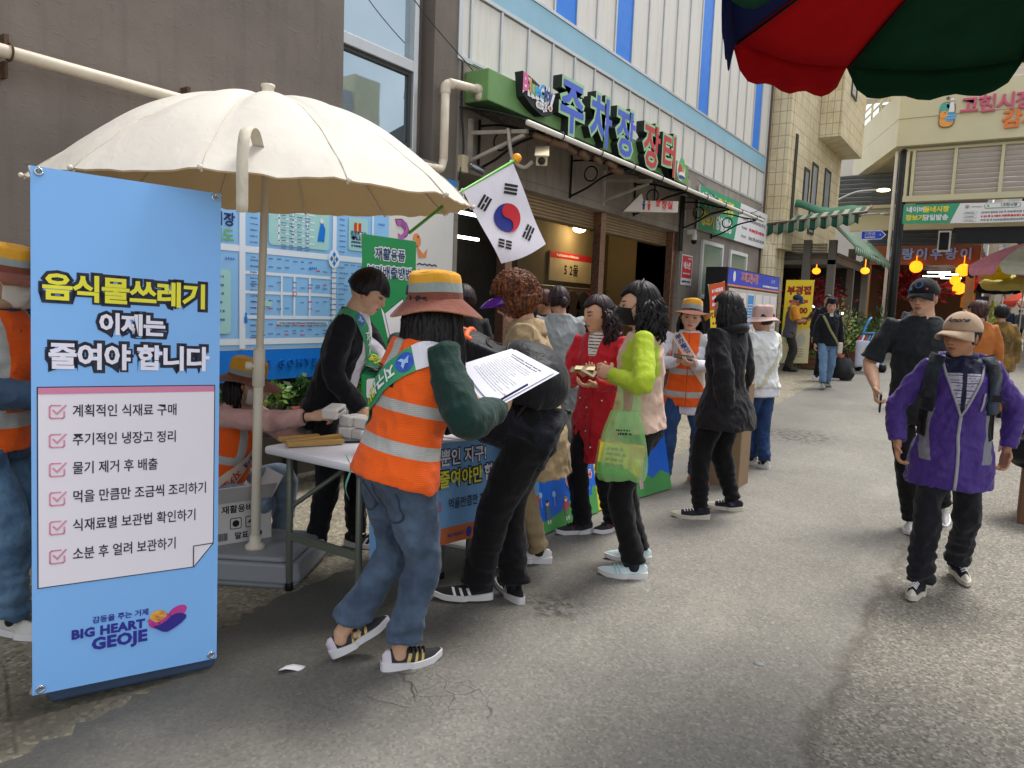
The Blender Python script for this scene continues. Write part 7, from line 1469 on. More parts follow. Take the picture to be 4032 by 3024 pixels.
p.sash(bv, sash_g, 'R', .10, .305, .08, .10, .12, (swhite(-.0, .04, sash_w, .10), swhite(.90, 1.0, sash_w, .10), sglobe(.87, .038), stxt('지구는', .77, txw, .062, 0, -1), stxt('일회용', .67, txy, .062, 0, -1), stxt('쓰레기를', .57, txw, .055, .018, -1), stxt('남기지 않아요', .57, txw, .04, -.025, -1)), off=.008)
sp_ = p.sfn; c = MB(); a = p.tw(-.20, -.06, .02); c.grid(lambda u, v: a+p.B @ Vector((-.02-.05*u+.05*v, -.03+.015*math.sin(v*6), -.02-.16*v-.03*u))+p.B @ Vector((.06*u, -.03, .02*u)), 6, 8); c.build('sash_tail', cloth('sash_tail_teal', '5f9c8c', .5), p.root, solid=.002)
pn = Panel(lambda u, v, d: None); vs_ = []
def onback(u, v, d):
    h = bv.ray_cast(p.tw(u, -.6, v), p.T @ Vector((0, 1, 0))); q = h[0] if h[0] else p.tw(u, -.13, v); return q-p.T @ Vector((0, .002+d, 0))
pn = Panel(onback, .001); pn.text('환경음식물쓰레기', -.07, .36, .05, bk, 1, .0015, sx=.7); pn.text('기·몸', .03, .335, .055, bk, 1, .0018); pn.text('외·환', -.12, .31, .045, bk, 1, .0015); pn.build('vest_print', p.root)
p.shoes(mat('shoe_charcoal', '2a2a2e', .75, bump=.3, bs=300), mat('sole_white', 'd6d4d6', .5), stripes=(mat('stripe_gold', 'b39a5a', .3, .5), (.34, .45, .56)), heelc=mat('heel_lilac', 'c9c0ca', .6), lace=iron)
p.bucket(hat_m, [(.60, 0), (.24, 1), (-1, 2)], .068, 10, .008, 1.2, .030, .108, .85, .08, hat_un)
c = MB(); c.cbox(p.hw((0, -.118, .045)), (.05, .006, .035), 0, (p.Hm)); c.build('hat_vent', iron, p.root)
p.hair(BLK, 'long', .004, .05, drop=-.09); p.locks(BLK, 110, .40, .03, 1.8, True, .010, 'long_hair', az0=205, az1=325); p.locks(BLK, 60, .2, .02, 1.2, True, .009, 'short_hair_ends')
t = thing('paper_stack', 'stack of printed white sheets with a pen held by the woman in the orange vest', 'paper', (-1.66, 2.45, 1.2)); ppm = mat('sheet_white', 'e0e0ec', .6, var=.02)
for k, (du, dz) in enumerate(((0, 0), (.012, -.004), (-.012, -.008))):
    fq2 = quadmap(Vector((-1.79, 2.31, 1.215))+Vector((du, du, dz)), Vector((-1.60, 2.28, 1.08))+Vector((du, du, dz)), Vector((-1.71, 2.54, 1.275))+Vector((du, du, dz)), Vector((-1.50, 2.55, 1.195))+Vector((du, du, dz)), .21, .297, lambda a, b: -.02*math.sin(a*2.6)*(1-b))
    pn = Panel(fq2, .0008); pn.base(0, .21, 0, .297, ppm, 8, 8, .0008)
    if k == 0:
        pn.fake(.03, .18, .262, .008, ink, 1); pn.fake(.04, .17, .247, .008, ink, 1)
        for q in range(15): pn.fake(.025 if q % 3 else .035, random.uniform(.12, .19), .225-.0125*q, .0045, gy, 1)
    pn.build('sheet', t)
c = MB(); c.tube([(-1.60, 2.29, 1.085), (-1.515, 2.37, 1.155)], .0045, 8); c.build('pen', nv, t)
# ---------------------------------------------------------------- 2. person bending with the backpack
p = Person('person in black bending over the table with a big backpack', (-1.94, 2.92), 204, 1.70, lean=(70, 0), twist=0, zh=.51, w=1.06, head=(0, 5, 0), hands={'R': {'p': (-2.42, 2.98, .80), 'nl': (0, 0, -1)}, 'L': {'p': (-2.36, 2.62, .82), 'nl': (0, 0, -1)}}, feet={'L': {'p': (-2.07, 2.84), 'yaw': 214}, 'R': {'p': (-1.93, 2.98), 'yaw': 150}}, hip=(-.02, -.10), male=True, vox=.009)
p.body(.007); p.fin('jacket', [p.torso(.022, -.07)]+p.sleeves(.016), gmat('navy_black', '14161f', (), .7, .5, 200, .2), fold=.01); bvb = p.last
p.trousers(gmat('black_trousers', '0e0e11', (), .9, .3, 260, .12), .008, .006, r=(.076, .066, .058, .053, .052), end=1.0); p.hair(BLK)
p.shoes(mat('shoe_black', '1d1b1e', .8, bump=.3, bs=300), mat('sole_offwhite', 'cfccca', .5), L_=.30, stripes=(mat('stripe_white', 'd8d6d2', .5), (.33, .45, .57)))
t = thing('backpack', 'bulging black backpack with orange zip stripes on the bending person', 'backpack', tuple(p.tw(0, -.2, .3))); blkn = gmat('black_nylon', '15171d', (), .5, .5, 300, .25)
def pk_(c0, r, n=18): return ell(p.tw(*c0), r, p.T, n)
def rb(x0, x1, y0, y1, z0, z1):
    m = MB(); m.box(x0, x1, y0, y1, z0, z1); return [p.tw(*v) for v in m.v], m.f
V, N, F = remesh([rb(-.17, .17, -.30, -.12, .0, .54), pk_((0, -.23, .10), (.20, .16, .19)), pk_((0, -.20, .42), (.175, .13, .19)), pk_((0, -.32, .12), (.14, .08, .15))], .01, 8); q = np.c_[(V-np.array(p.pel))*11]; V = V+N*(vnoise(q, 4)*.007)[:, None]; npobj('pack', V, F, blkn, t); bvp = BVHTree.FromPolygons(V.tolist(), F)
oz = mat('orange_zip', 'ee6a34', .6)
def arc(zc, w_, y0, nm, rr, mm):
    pts = []
    for k in range(13):
        a = R(lerp(-78, 78, k/12)); x = math.sin(a)*w_; o_ = p.tw(x, -.8, zc+.06*math.cos(a)); h = bvp.ray_cast(o_, p.T @ Vector((0, 1, 0)))
        if h[0]: pts.append(h[0]-p.T @ Vector((0, .002, 0)))
    c = MB(); c.tube(pts, rr, 8); c.build(nm, mm, t)
for zc in (.48, .40): arc(zc, .16, 0, 'zip_stripe', .013, oz)
arc(.30, .13, 0, 'zip', .006, iron); arc(.2, .12, 0, 'zip', .006, iron)
c = MB()
for sg in (-1, 1): c.tube(curve_pts([p.tw(sg*.1, -.1, .46), p.tw(sg*.11, .06, .50), p.tw(sg*.12, .12, .36), p.tw(sg*.15, .0, .12), p.tw(sg*.14, -.14, .06)], 6), (.012), 8)
c.tube(curve_pts([p.tw(.15, -.15, .06), p.tw(.2, -.1, -.02), p.tw(.19, -.12, -.12)], 6), .012, 6); c.build('strap', iron, t)
# ---------------------------------------------------------------- 3. woman with auburn curls and a purple visor
p = Person('woman with auburn curls and a purple visor in a beige coat, looking down', (-2.16, 3.47), 207, 1.62, lean=(8, 0), zh=.515, w=1.08, head=(-4, 20, 0), hands={'L': {'l': (-.14, .27, .93), 'nl': (.5, 0, -.8)}, 'R': {'l': (.12, .28, .95), 'nl': (-.5, 0, -.8)}}, feet={'L': {'p': (-2.12, 3.51), 'yaw': 205}, 'R': {'p': (-2.2, 3.24), 'yaw': 215}}, skin='cb9f82', vox=.008)
p.body(.0048); p.fin('coat', [p.torso(.024, -.20, flare=.10)]+p.sleeves(.018, 1, (.048, .044, .038, .032)), gmat('beige_coat', 'a68f6c', (), .75, .5, 260, .08), fold=.010); bv = p.last
p.trousers(gmat('beige_trousers', '8f7b5e', (), .85), r=(.06, .054, .046, .042, .04)); p.shoes(mat('shoe_white', 'd2cfcc', .6), mat('sole_white', 'd6d4d6', .5))
V, N, F = remesh(p.curls(AUB, 900, .0105, .05, .05, -.05), .005, 1); V = V+N*((vnoise(V*95, 3)+.6*vnoise(V*190, 5))*.004)[:, None]; npobj('hair', V, F, AUB, p.root)
c = MB(); rs_ = random.Random(5)
for k in range(260):
    d = Vector((rs_.gauss(0, 1), rs_.gauss(0, 1)-.3, abs(rs_.gauss(0, 1))+.05)).normalized(); q = Vector((d.x*.112, d.y*.125-.02, d.z*.135+.03)); e1 = d.orthogonal().normalized(); e2 = d.cross(e1); ph = rs_.uniform(0, 6.28); ra = rs_.uniform(.007, .013)
    c.tube([p.hw(q+d*(.006*j/7)+e1*math.cos(ph+j*.9)*ra+e2*math.sin(ph+j*.9)*ra) for j in range(8)], [.0028, .003, .003, .003, .003, .0026, .002, .001], 5)
c.build('loose_curl', AUB, p.root)
c = MB(); c.grid(lambda a, b: (lambda e: p.hw((e.x*(1+.1*b), e.y+.095*math.sin(math.pi*a)**.5*b, .052-.03*b*b-.03*(e.x/.085)**2*b)))(Vector((math.cos(R(160-140*a))*.083, math.sin(R(160-140*a))*.104-.008, 0))), 24, 6)
vz_ = NT('purple_visor'); vz_.set(col=lin('5a1c96'), rough=.12, alpha=.92, spec=.6); c.build('visor', vz_.mat, p.root, solid=.003)
c = MB(); c.tube([p.tw(.075*math.cos(k*.52), .0+.075*math.sin(k*.52)-.01, .50+.02*math.sin(k*.52)*-1) for k in range(13)], [(.026, .018)]*13, 10, cap=False); c.build('scarf', gmat('red_white_scarf', 'c8b4c4', (), .7, .4, 200, .2, 'b01f34'), p.root)
pn = Panel(lambda u, v, d: p.tw(.075*math.cos(u)+.01, .085*math.sin(u)-.01, v)+Vector((0, 0, 0)), 0.001)
c = MB(); c.grid(lambda a, b: p.tw(.088*math.cos(R(150+240*a))*(1+.2*(1-b)), .088*math.sin(R(150+240*a))*(1+.15*(1-b))-.012, .455+.085*b), 24, 4); c.build('collar', gmat('beige_coat', 'a68f6c'), p.root, solid=.006)
# ---------------------------------------------------------------- 4. woman in the red jacket
p = Person('woman in a bright red jacket over a striped top, looking down to the left', (-2.16, 4.26), 268, 1.53, lean=(3, 0), zh=.515, w=1.02, head=(30, 6, 0), hands={'R': {'p': (-2.19, 4.06, 1.05), 'pole': (1, -.6, -.6), 'nl': (-.3, .2, .9)}, 'L': {'p': (-2.05, 3.98, 1.0), 'pole': (-1, -.6, -.6), 'nl': (.3, .2, .9)}}, feet={'R': {'p': (-2.19, 4.16), 'yaw': 232}, 'L': {'p': (-2.08, 4.36), 'yaw': 255}}, skin='c99c7e', vox=.0085)
p.body(.0048); H = p.H
def stripe(z): return .0045-np.abs((z*1.0) % .019-.0095)*1.0
vsh = [lambda x, y, z: inside(y, .052-np.abs(x)*1.0-(.50-z)*.22, z-.38), lambda x, y, z: inside(y, .052-np.abs(x)-(.50-z)*.22, z-.38, stripe(z)-.0)]
p.fin('jacket', [p.torso(.022, -.20, flare=.10)]+p.sleeves(.016, 1, (.046, .043, .037, .03)), gmat('red_jacket', 'b81c2a', ['d8d2cc', '2a2226'], .6, .5, 260, .1), fold=.010, fields=vsh); bv = p.last
c = MB(); 
for sg in (-1, 1): c.grid(lambda a, b: p.tw(sg*(.035+.085*b*(1-.25*a)), lerp(.085, -.05, b)*1.0+.02*math.sin(b*3), .475+.05*b-.05*a*(1-b*.3)), 6, 8)
c.build('collar', gmat('pink_lining', 'c98a96'), p.root, solid=.005)
p.strip(bv, [(0, .38), (.0, .2), (.0, .0), (0, -.28)], .022, gmat('red_jacket', 'b81c2a'), 'placket', True, .006)
c = MB()
for x, z in ((.02, .18), (.02, .05), (.02, -.1), (.09, .1), (-.07, .1), (-.02, -.2)):
    h = bv.ray_cast(p.tw(x, .6, z), p.T @ Vector((0, -1, 0)))
    if h[0]: c.ball(h[0]+p.T @ Vector((0, .004, 0)), .008, n=6)
c.build('snap_button', chrome, p.root)
p.trousers(gmat('black_trousers', '0e0e11'), r=(.062, .056, .05, .046, .045), end=1.0); p.shoes(mat('shoe_dark_mesh', '26272b', .8, bump=.3, bs=250), mat('sole_white', 'd6d4d6', .5), stripes=(mat('stripe_plum', '5a2a36', .5), (.4, .5)), lace=iron)
p.hair(DBR, 'wavy', .010, .062, drop=-.10); p.locks(DBR, 130, .2, .06, 2.4, True, .009, 'wavy_hair', 1.0)
t = thing('wallet', 'open tan wallet in the hands of the woman in the red jacket', 'wallet', (-2.15, 3.98, 1.08)); c = MB(); c.cbox((-2.16, 3.96, 1.085), (.11, .08, .012), 0, rotm(20, -10, 20)); c.cbox((-2.09, 3.95, 1.075), (.09, .08, .012), 0, rotm(25, 25, 20)); c.build('leather', mat('tan_leather', '7d6448', .6), t, .003); c = MB(); c.cbox((-2.12, 3.955, 1.095), (.12, .05, .003), 0, rotm(20, 0, 20)); c.build('note', mat('note_pale', 'd8c9a0', .7), t)
# ---------------------------------------------------------------- 5. woman with neon sleeves, black mask and pink vest
p = Person('woman in a pale pink vest with neon yellow sleeves and a black mask', (-1.64, 3.74), 205, 1.60, lean=(2, 0), zh=.515, w=1.02, head=(-2, 4, 0), hands={'L': {'p': (-1.735, 3.545, 1.11), 'pole': (-1., -.7, -.6), 'nl': (.9, 0, -.1)}, 'R': {'p': (-1.83, 3.70, 1.09), 'pole': (.8, -.6, -.8), 'nl': (-.8, 0, .3)}}, feet={'L': {'p': (-1.59, 3.64), 'yaw': 203}, 'R': {'p': (-1.68, 3.9), 'yaw': 206}}, skin='d0a589', vox=.0075, curl=(.6, .6))
p.body(.0046); p.fin('top', [p.torso(.010, .0, top=.29)]+p.sleeves(.012, 1, (.046, .041, .034, .027)), gmat('neon_yellow', 'b2c935', (), .75, .4, 300, .05), fold=.0045)
p.fin('vest', [p.torso(.022, -.012, top=.318, flare=.03, sw=.76)], gmat('pale_pink_vest', 'd2b3a2', (), .7, .45, 260, .06), fold=.008, seed=8); bv = p.last
c = MB(); c.tube(curve_pts([p.tw(.07*math.cos(R(90+k*30)), .062*math.sin(R(90+k*30))-.008, .515+.012*math.cos(R(k*30+180))) for k in range(13)], 2), .014, 8); c.build('collar', gmat('pale_pink_vest', 'd2b3a2'), p.root)
p.trousers(gmat('black_trousers', '0e0e11'), r=(.062, .055, .048, .044, .042), end=1.0); p.shoes(mat('shoe_mint', 'c4d6d6', .6, bump=.3, bs=260), mat('sole_offwhite', 'cfccca', .5), stripes=(mat('stripe_aqua', '9cc4c6', .5), (.5, .58)), lace=mat('lace_aqua', 'a4c8c8', .7), socks=gmat('navy_sock', '1c1f38'))
p.mask(cloth('black_mask', '16171a', .7, .2), -.098, .002, 62, iron); p.hair(BLK, 'bob', .012, .06, drop=-.07); p.locks(BLK, 120, .19, .04, 2.2, True, .010, 'wavy_hair', .8)
c = MB(); c.tube(curve_pts([p.hw((-.092, .0, .06)), p.hw((-.06, -.02, .117)), p.hw((0, -.03, .135)), p.hw((.06, -.02, .117)), p.hw((.092, .0, .06))], 6), [(.003, .010)]*25, 8); c.build('hairband', mat('dark_band', '26272c', .25), p.root)
# green plastic bag hanging from her forearm
t = thing('plastic_bag', 'translucent green plastic bag with a yellow packet hanging from the neon sleeve', 'bag', (-1.7, 3.62, .62)); pb_ = NT('green_plastic'); v_ = pb_.coord(); pb_.set(col=pb_.mix(pb_.noise(v_, 8, 3), lin('8fe07f'), lin('c4f2b4')), rough=.22, spec=.5); trn = pb_.n.new('ShaderNodeBsdfTranslucent'); trn.inputs[0].default_value = lin('8fdc84')+(1,); mxx = pb_.n.new('ShaderNodeMixShader'); mxx.inputs[0].default_value = .3
pb_.bump(pb_.m('ADD', pb_.noise(pb_.vmul(v_, (1, 1, .3)), 30, 3, .6, 1.2), pb_.noise(v_, 12, 2)), .6, .02); trp = pb_.n.new('ShaderNodeBsdfTransparent'); mx2 = pb_.n.new('ShaderNodeMixShader'); mx2.inputs[0].default_value = .5
pb_.t.links.new(pb_.b.outputs[0], mxx.inputs[1]); pb_.t.links.new(trn.outputs[0], mxx.inputs[2]); pb_.t.links.new(trp.outputs[0], mx2.inputs[1]); pb_.t.links.new(mxx.outputs[0], mx2.inputs[2]); pb_.t.links.new(mx2.outputs[0], pb_.out.inputs[0])
bw = Vector((.831, .556, 0)); bd = Vector((.556, -.831, 0)); bc_ = Vector((-1.645, 3.50, 0))
def bagpt(a, b):
    z = lerp(.565, .93, b); wd = lerp(.165, .07, b**1.2)*(1-.25*(1-b)**6); dp = lerp(.075, .03, b)*(1-.4*(1-b)**5); an = 2*math.pi*a; cs, sn_ = math.cos(an), math.sin(an); q = bc_+bw*(wd*abs(cs)**.7*(1 if cs > 0 else -1)+.012)+bd*(dp*abs(sn_)**.8*(1 if sn_ > 0 else -1))
    nn_ = mnoise.noise(Vector((cs*2.2, sn_*2.2, z*7))); return Vector((q.x+bd.x*.02*nn_+bw.x*.008*nn_, q.y+bd.y*.02*nn_+bw.y*.008*nn_, z+.012*mnoise.noise(Vector((cs*3, sn_*3, 5)))*(1-b)))
c = MB(); c.grid(bagpt, 56, 26); bot = [bagpt(k/56, 0) for k in range(56)]; c.add(bot, [tuple(range(56))], 0, True); c.build('bag', pb_.mat, t, fix=False)
for sx in (-.045, .055):
    c = MB(); vs = []
    for k in range(9):
        q = k/8; zz = lerp(.925, 1.115, q); ww = lerp(.028, .010, q)
        for e in (-1, 1): vs.append(Vector((0, 0, zz))+bc_+bw*(sx*(1-.25*q)+.02+e*ww)+bd*(.02*math.sin(q*3)))
    c.add(vs, [(2*i, 2*i+1, 2*i+3, 2*i+2) for i in range(8)], 0, True); c.build('handle', pb_.mat, t, fix=False)
pk2 = [mat('packet_orange', 'e08a3a', .4), mat('packet_yellow', 'e6c83a', .4), mat('packet_green', '4f9a3a', .4), mat('packet_maroon', '6a1f2a', .4)]
c = MB(); q = rotm(0, 0, 33.8) @ rotm(0, 5, 0); bp0 = bc_+Vector((.0, 0, .675)); c.cbox(bp0, (.24, .07, .17), 0, q); c.build('packet', pk2[0], t, .006)
pn = Panel(lambda u, v, d: bp0+q @ Vector((u, -.036-d, v)), .001); pn.rect(-.118, .04, -.083, .083, pk2[1], 1); pn.poly([(-.118, -.083), (.1, -.083), (.04, -.04), (-.118, -.02)], pk2[2], 2)
for k in range(4): pn.fake(-.08, .03, .055-.028*k, .018, pk2[3], 3)
pn.rect(.06, .1, -.07, .02, pk2[1], 2); pn.build('packet_print', t)
pn = Panel(lambda u, v, d: bc_+bw*u+bd*(.085+d)+Vector((0, 0, v)), .001); pn.fake(-.04, .04, .84, .010, ink, 1); pn.fake(-.03, .05, .822, .014, ink, 1); pn.build('bag_print', t)
# ---------------------------------------------------------------- 6. volunteer facing the camera
p = Person('volunteer in an orange vest and cream sash facing the camera, holding a small card', (-2.23, 5.96), 292, 1.53, lean=(3, 0), zh=.515, w=1.02, head=(2, 4, -4), hands={'R': {'p': (-2.23, 5.74, 1.06), 'pole': (1, -.5, -.6), 'nl': (-.5, 0, .8)}, 'L': {'p': (-2.08, 5.72, 1.04), 'pole': (-1, -.5, -.6), 'nl': (.5, 0, .8)}}, feet={'R': {'p': (-2.3, 5.78), 'yaw': 282}, 'L': {'p': (-2.16, 6.1), 'yaw': 330}}, skin='d9b096', vox=.009)
p.body(.0055); H = p.H; wsh = gmat('white_shirt', 'd9d8e0', (), .7, .4, 260, .04)
p.fin('shirt', [p.torso(.014, -.115)]+p.sleeves(.016, 1, (.046, .042, .036, .03)), wsh, fold=.008)
p.fin('vest', [p.torso(.028, -.07, top=.325, sw=.9)], gmat('vest_front', ORA, [REF, 'c94f18'], .75, .3, 240, .06, refl=0, mesh=True), fold=.006, fields=[lambda x, y, z: union(band(z, -.03, .022), band(z, .16, .21), inside(band(np.abs(x), .085, .13), z-.16)), lambda x, y, z: inside(y, .006-np.abs(x))], seed=3); bv = p.last
p.sash(bv, sash_c, 'R', .085, .33, .06, .075, .11, (stxt('환경을', .12, txn, .05, 0, 1), stxt('지켜요', .22, txn, .05, 0, 1), stxt('하나', .33, txr, .05, 0, 1)), off=.007)
p.trousers(jean('jeans_blue', '2f4c7c', '24395f'), r=(.066, .057, .046, .042, .038), end=1.0); p.shoes(mat('shoe_patchwork', 'b8a8a4', .6, var=.5, vs=50), mat('sole_coral', 'c87a66', .5), stripes=(mat('stripe_blue', '2e3f96', .5), (.3, .42, .54)), lace=wh, toe=mat('toe_white', 'cfcac8', .6))
p.bucket(hat_m, hat_bands, .082, 12, .016, 2.4, .044, .108, .38, .2, hat_un); p.hair(BLK, 'bob', .006, .05, drop=-.10); p.locks(BLK, 80, .19, .02, 1.5, True, .010, 'loose_hair')
t = thing('card_wallet', 'dark card wallet held by the volunteer facing the camera', 'wallet', (-2.14, 5.65, 1.1)); c = MB(); c.cbox((-2.15, 5.65, 1.10), (.15, .07, .012), 0, rotm(20, 8, 20)); c.build('leather', mat('dark_leather', '4a3a30', .6), t, .003)
t = thing('plastic_tub', 'white plastic basket tub behind the volunteer', 'tub', (-1.98, 6.3, .8)); c = MB(); c.lathe((-1.93, 6.25, .88), [(.001, 0), (.11, 0), (.14, .17), (.15, .18), (.15, .19), (.13, .19), (.10, .01), (.001, .01)], 24); c.build('tub', mat('tub_white', 'cfc8c0', .5), t)
table('white folding table with tubs standing behind the volunteer', -2.5, -1.75, 6.35, 6.9) if 0 else None
c = MB(); c.box(-2.15, -1.75, 6.05, 6.5, .30, .879); c.build('goods_stand', mat('stand_brown', '6b5c4e', .7), None, .01, label='low brown stand carrying the white tub behind the volunteer', cat='stand', org=(-1.95, 6.3, 0)) if 0 else None
c = MB(); c.box(-2.1, -1.78, 6.12, 6.4, .0, .879); c.build('carton_stack', mat('carton_brown', '8d755a', .8), None, .008, label='tall brown carton carrying the white tub behind the volunteer', cat='box', org=(-1.95, 6.3, 0))
# ---------------------------------------------------------------- 7. woman in the black jacket
p = Person('woman with black bob hair in a loose black jacket and trousers, seen from behind', (-1.66, 5.24), 168, 1.60, lean=(1, 0), twist=0, zh=.515, w=1.04, head=(4, 2, 0), hands={'L': {'p': (-1.60, 5.06, .80), 'pole': (-.7, -.9, 0), 'nl': (.9, 0, 0), 'd': (0, .2, -1)}}, feet={'L': {'p': (-1.72, 5.02), 'yaw': 205}, 'R': {'p': (-1.6, 5.4), 'yaw': 200}}, skin='bb8a6c', vox=.0085)
p.body(.0055); H = p.H
fk = [lambda x, y, z: inside(-y, .03*1.3-np.hypot(x-.10, (z-.34)*.7)), lambda x, y, z: inside(-y, .035-np.abs(x-.10)-.012*np.sin(z*90), band(z, .12, .24)), lambda x, y, z: inside(y, band(z, .18, .24), band(np.abs(x+.08), 0, .045))]
p.fin('jacket', [p.torso(.028, -.115, flare=.3)]+p.sleeves(.022, 1, (.052, .05, .044, .036)), gmat('black_jacket', '17171b', ['2c3a52', 'c8a43a', '5a2030'], .7, .5, 240, .2), fold=.010, fields=fk); bv = p.last
c = MB(); c.tube(curve_pts([p.tw(.085*math.cos(R(90+k*30)), .08*math.sin(R(90+k*30))-.03, .515-.02*math.sin(R(90+k*30))) for k in range(13)], 2), .034, 10); c.build('hood_collar', gmat('black_jacket', '17171b'), p.root)
p.trousers(gmat('black_trousers', '0e0e11'), .007, .006, r=(.068, .062, .056, .048, .036), end=1.0); p.shoes(mat('shoe_canvas_black', '1b1c22', .85), mat('sole_cream', 'c9c2b2', .6), toe=mat('toe_cream', 'd2ccbe', .5), lace=wh, socks=gmat('purple_sock', '5a4a8a'))
p.hair(BLK, 'bob', .014, .06, drop=-.115); p.locks(BLK, 110, .185, .04, 1.6, True, .011, 'loose_hair')
# ---------------------------------------------------------------- 8. woman in the white jacket and pink bucket hat
p = Person('woman in a white jacket, blue jeans and pale pink bucket hat walking away', (-1.93, 7.2), 160, 1.52, lean=(3, 0), zh=.515, w=1.06, head=(-20, 2, 0), feet={'R': {'p': (-1.84, 7.12), 'yaw': 150}, 'L': {'p': (-1.98, 7.2), 'yaw': 165}}, hands={'R': {'l': (.12, .25, .95), 'nl': (-1, 0, 0)}, 'L': {'l': (-.12, .25, .95), 'nl': (1, 0, 0)}}, skin='c0927a', vox=.0095)
p.body(.007); p.fin('jacket', [p.torso(.036, -.02)]+p.sleeves(.026, 1, (.05, .047, .042, .03)), gmat('white_jacket', 'd8dad8', (), .7, .5, 260, .03), fold=.012); bv = p.last
p.fin('shirt', [p.torso(.016, -.07)], wsh, fold=.005); p.trousers(jean('jeans_dark', '24406e', '1b3056'), r=(.064, .056, .05, .047, .045), end=1.0); p.shoes(mat('shoe_white', 'd2cfcc', .6), mat('sole_white', 'd6d4d6', .5))
pkh = [cloth('hat_pink', 'c2a49c', .9, .3, 200, .2)]; p.bucket(pkh, [(-1, 0)], .058, 0, .008, .5, .025, .112, .75, .0); p.hair(DBR, 'short', .006, .05, drop=-.07); p.strip(bv, [(.14, .48), (.05, .3), (-.08, .1), (-.17, -.02)], .022, mat('strap_cream', 'c9c4a0', .7), 'bag_strap', False, .012)
# ---------------------------------------------------------------- 9. young man behind the table
p = Person('young man in a black cardigan, white T-shirt and green sash leaning over the table', (-3.19, 2.88), 33, 1.66, lean=(17, 0), zh=.515, w=.98, head=(2, 22, 0), male=True, hands={'R': {'p': (-2.90, 2.86, .86), 'pole': (.3, -1, -.3), 'nl': (-.6, 0, -.6)}, 'L': {'p': (-2.74, 3.12, .88), 'pole': (-.3, -1, -.3), 'nl': (.6, 0, -.6)}}, feet={'R': {'p': (-3.14, 2.76), 'yaw': 300}, 'L': {'p': (-3.1, 3.04), 'yaw': 20}}, skin='cfa58a', vox=.0085)
p.body(.0048); H = p.H
p.fin('cardigan', [p.torso(.018, -.08, flare=.05)]+p.sleeves(.016, 1, (.045, .042, .037, .031)), gmat('black_cardigan', '131319', ['d4d3da'], .85, .4, 200, .15), fold=.008, fields=[lambda x, y, z: inside(y-.02, .085-np.abs(x-.01)-np.abs(z-.3)*.02)]); bv = p.last
p.sash(bv, sash_g, 'R', .08, .335, .02, .075, .11, (sglobe(.035, .032), stxt('지구는', .12, txw, .056, 0, 1), stxt('일회용', .21, txy, .056, 0, 1), stxt('쓰레기를', .31, txw, .05, .0, 1), stxt('남기지 않아요', .45, txw, .042, 0, 1)), off=.008)
p.trousers(gmat('dark_jeans', '14161c', (), .85), r=(.058, .052, .046, .042, .040), end=1.0); p.shoes(mat('shoe_black', '1d1b1e', .8, bump=.3, bs=300), mat('sole_offwhite', 'cfccca', .5), stripes=(mat('stripe_white', 'd8d6d2', .5), (.33, .45, .57)), lace=iron)
p.hair(BLK, 'short', .017, .024, drop=-.03, face=.95)
# ---------------------------------------------------------------- 10. crouching volunteer
p = Person('crouching volunteer in an orange vest and pink sleeves reaching up to the table', (-3.55, 2.55), 24, 1.58, lean=(15, 0), zh=.215, w=1.04, head=(-6, 12, 0), hands={'R': {'p': (-3.02, 2.62, .83), 'pole': (.4, -.2, -1), 'nl': (-.5, .2, -.6)}, 'L': {'p': (-3.08, 2.78, .6), 'pole': (-.5, -.2, -1), 'nl': (.6, 0, .3)}}, feet={'R': {'p': (-3.50, 2.58), 'yaw': 10, 'out': .1}, 'L': {'p': (-3.42, 2.76), 'yaw': 30, 'out': .1}}, hip=(0, -.12), skin='cea488', vox=.0085, curl=(.5, .75))
p.body(.0046); H = p.H; p.fin('shirt', [p.torso(.014, -.05)]+p.sleeves(.014, .92, (.042, .044, .04, .03)), gmat('dusty_pink', 'c9a09c', (), .75, .5, 240, .05), fold=.006)
p.fin('vest', [p.torso(.040, -.05, top=.322, sw=.88)], vm, fold=.004, fields=vest_fields(H, lo=(.06, .11), hi=(.22, .27)), seed=3); bv = p.last
p.sash(bv, sash_c, 'L', .085, .33, .0, .08, .12, (stxt('환경을', .14, txn, .05, 0, 1), stxt('함께', .26, txn, .05, 0, 1), stxt('지켜요', .36, txr, .05, 0, 1)), off=.007)
p.trousers(jean('jeans_pale', '7f92a4', '66788c'), r=(.07, .06, .05, .045, .04), end=1.0); p.shoes(mat('shoe_white', 'd2cfcc', .6), mat('sole_white', 'd6d4d6', .5))
p.bucket(hat_m, [(.45, 0), (.15, 1), (-1, 2)], .072, 2, .012, .8, .034, .11, .42, .1, hat_un); p.mask(cloth('white_mask', 'd6d0c8', .8, .3, 200, .04), -.1, .006, 64, wh); p.hair(BLK, 'bob', .004, .05, drop=-.09); p.locks(BLK, 50, .17, .02, 1.2, True, .009, 'loose_hair')
c = MB(); wr, d_, n_ = p.hand['R']; c.tube([wr-d_*.03+Vector((0, 0, 0))+(d_.orthogonal().normalized()*math.cos(k*.524)+d_.cross(d_.orthogonal().normalized())*math.sin(k*.524))*.026 for k in range(13)], .004, 6, cap=False); c.build('wrist_band', iron, p.root)
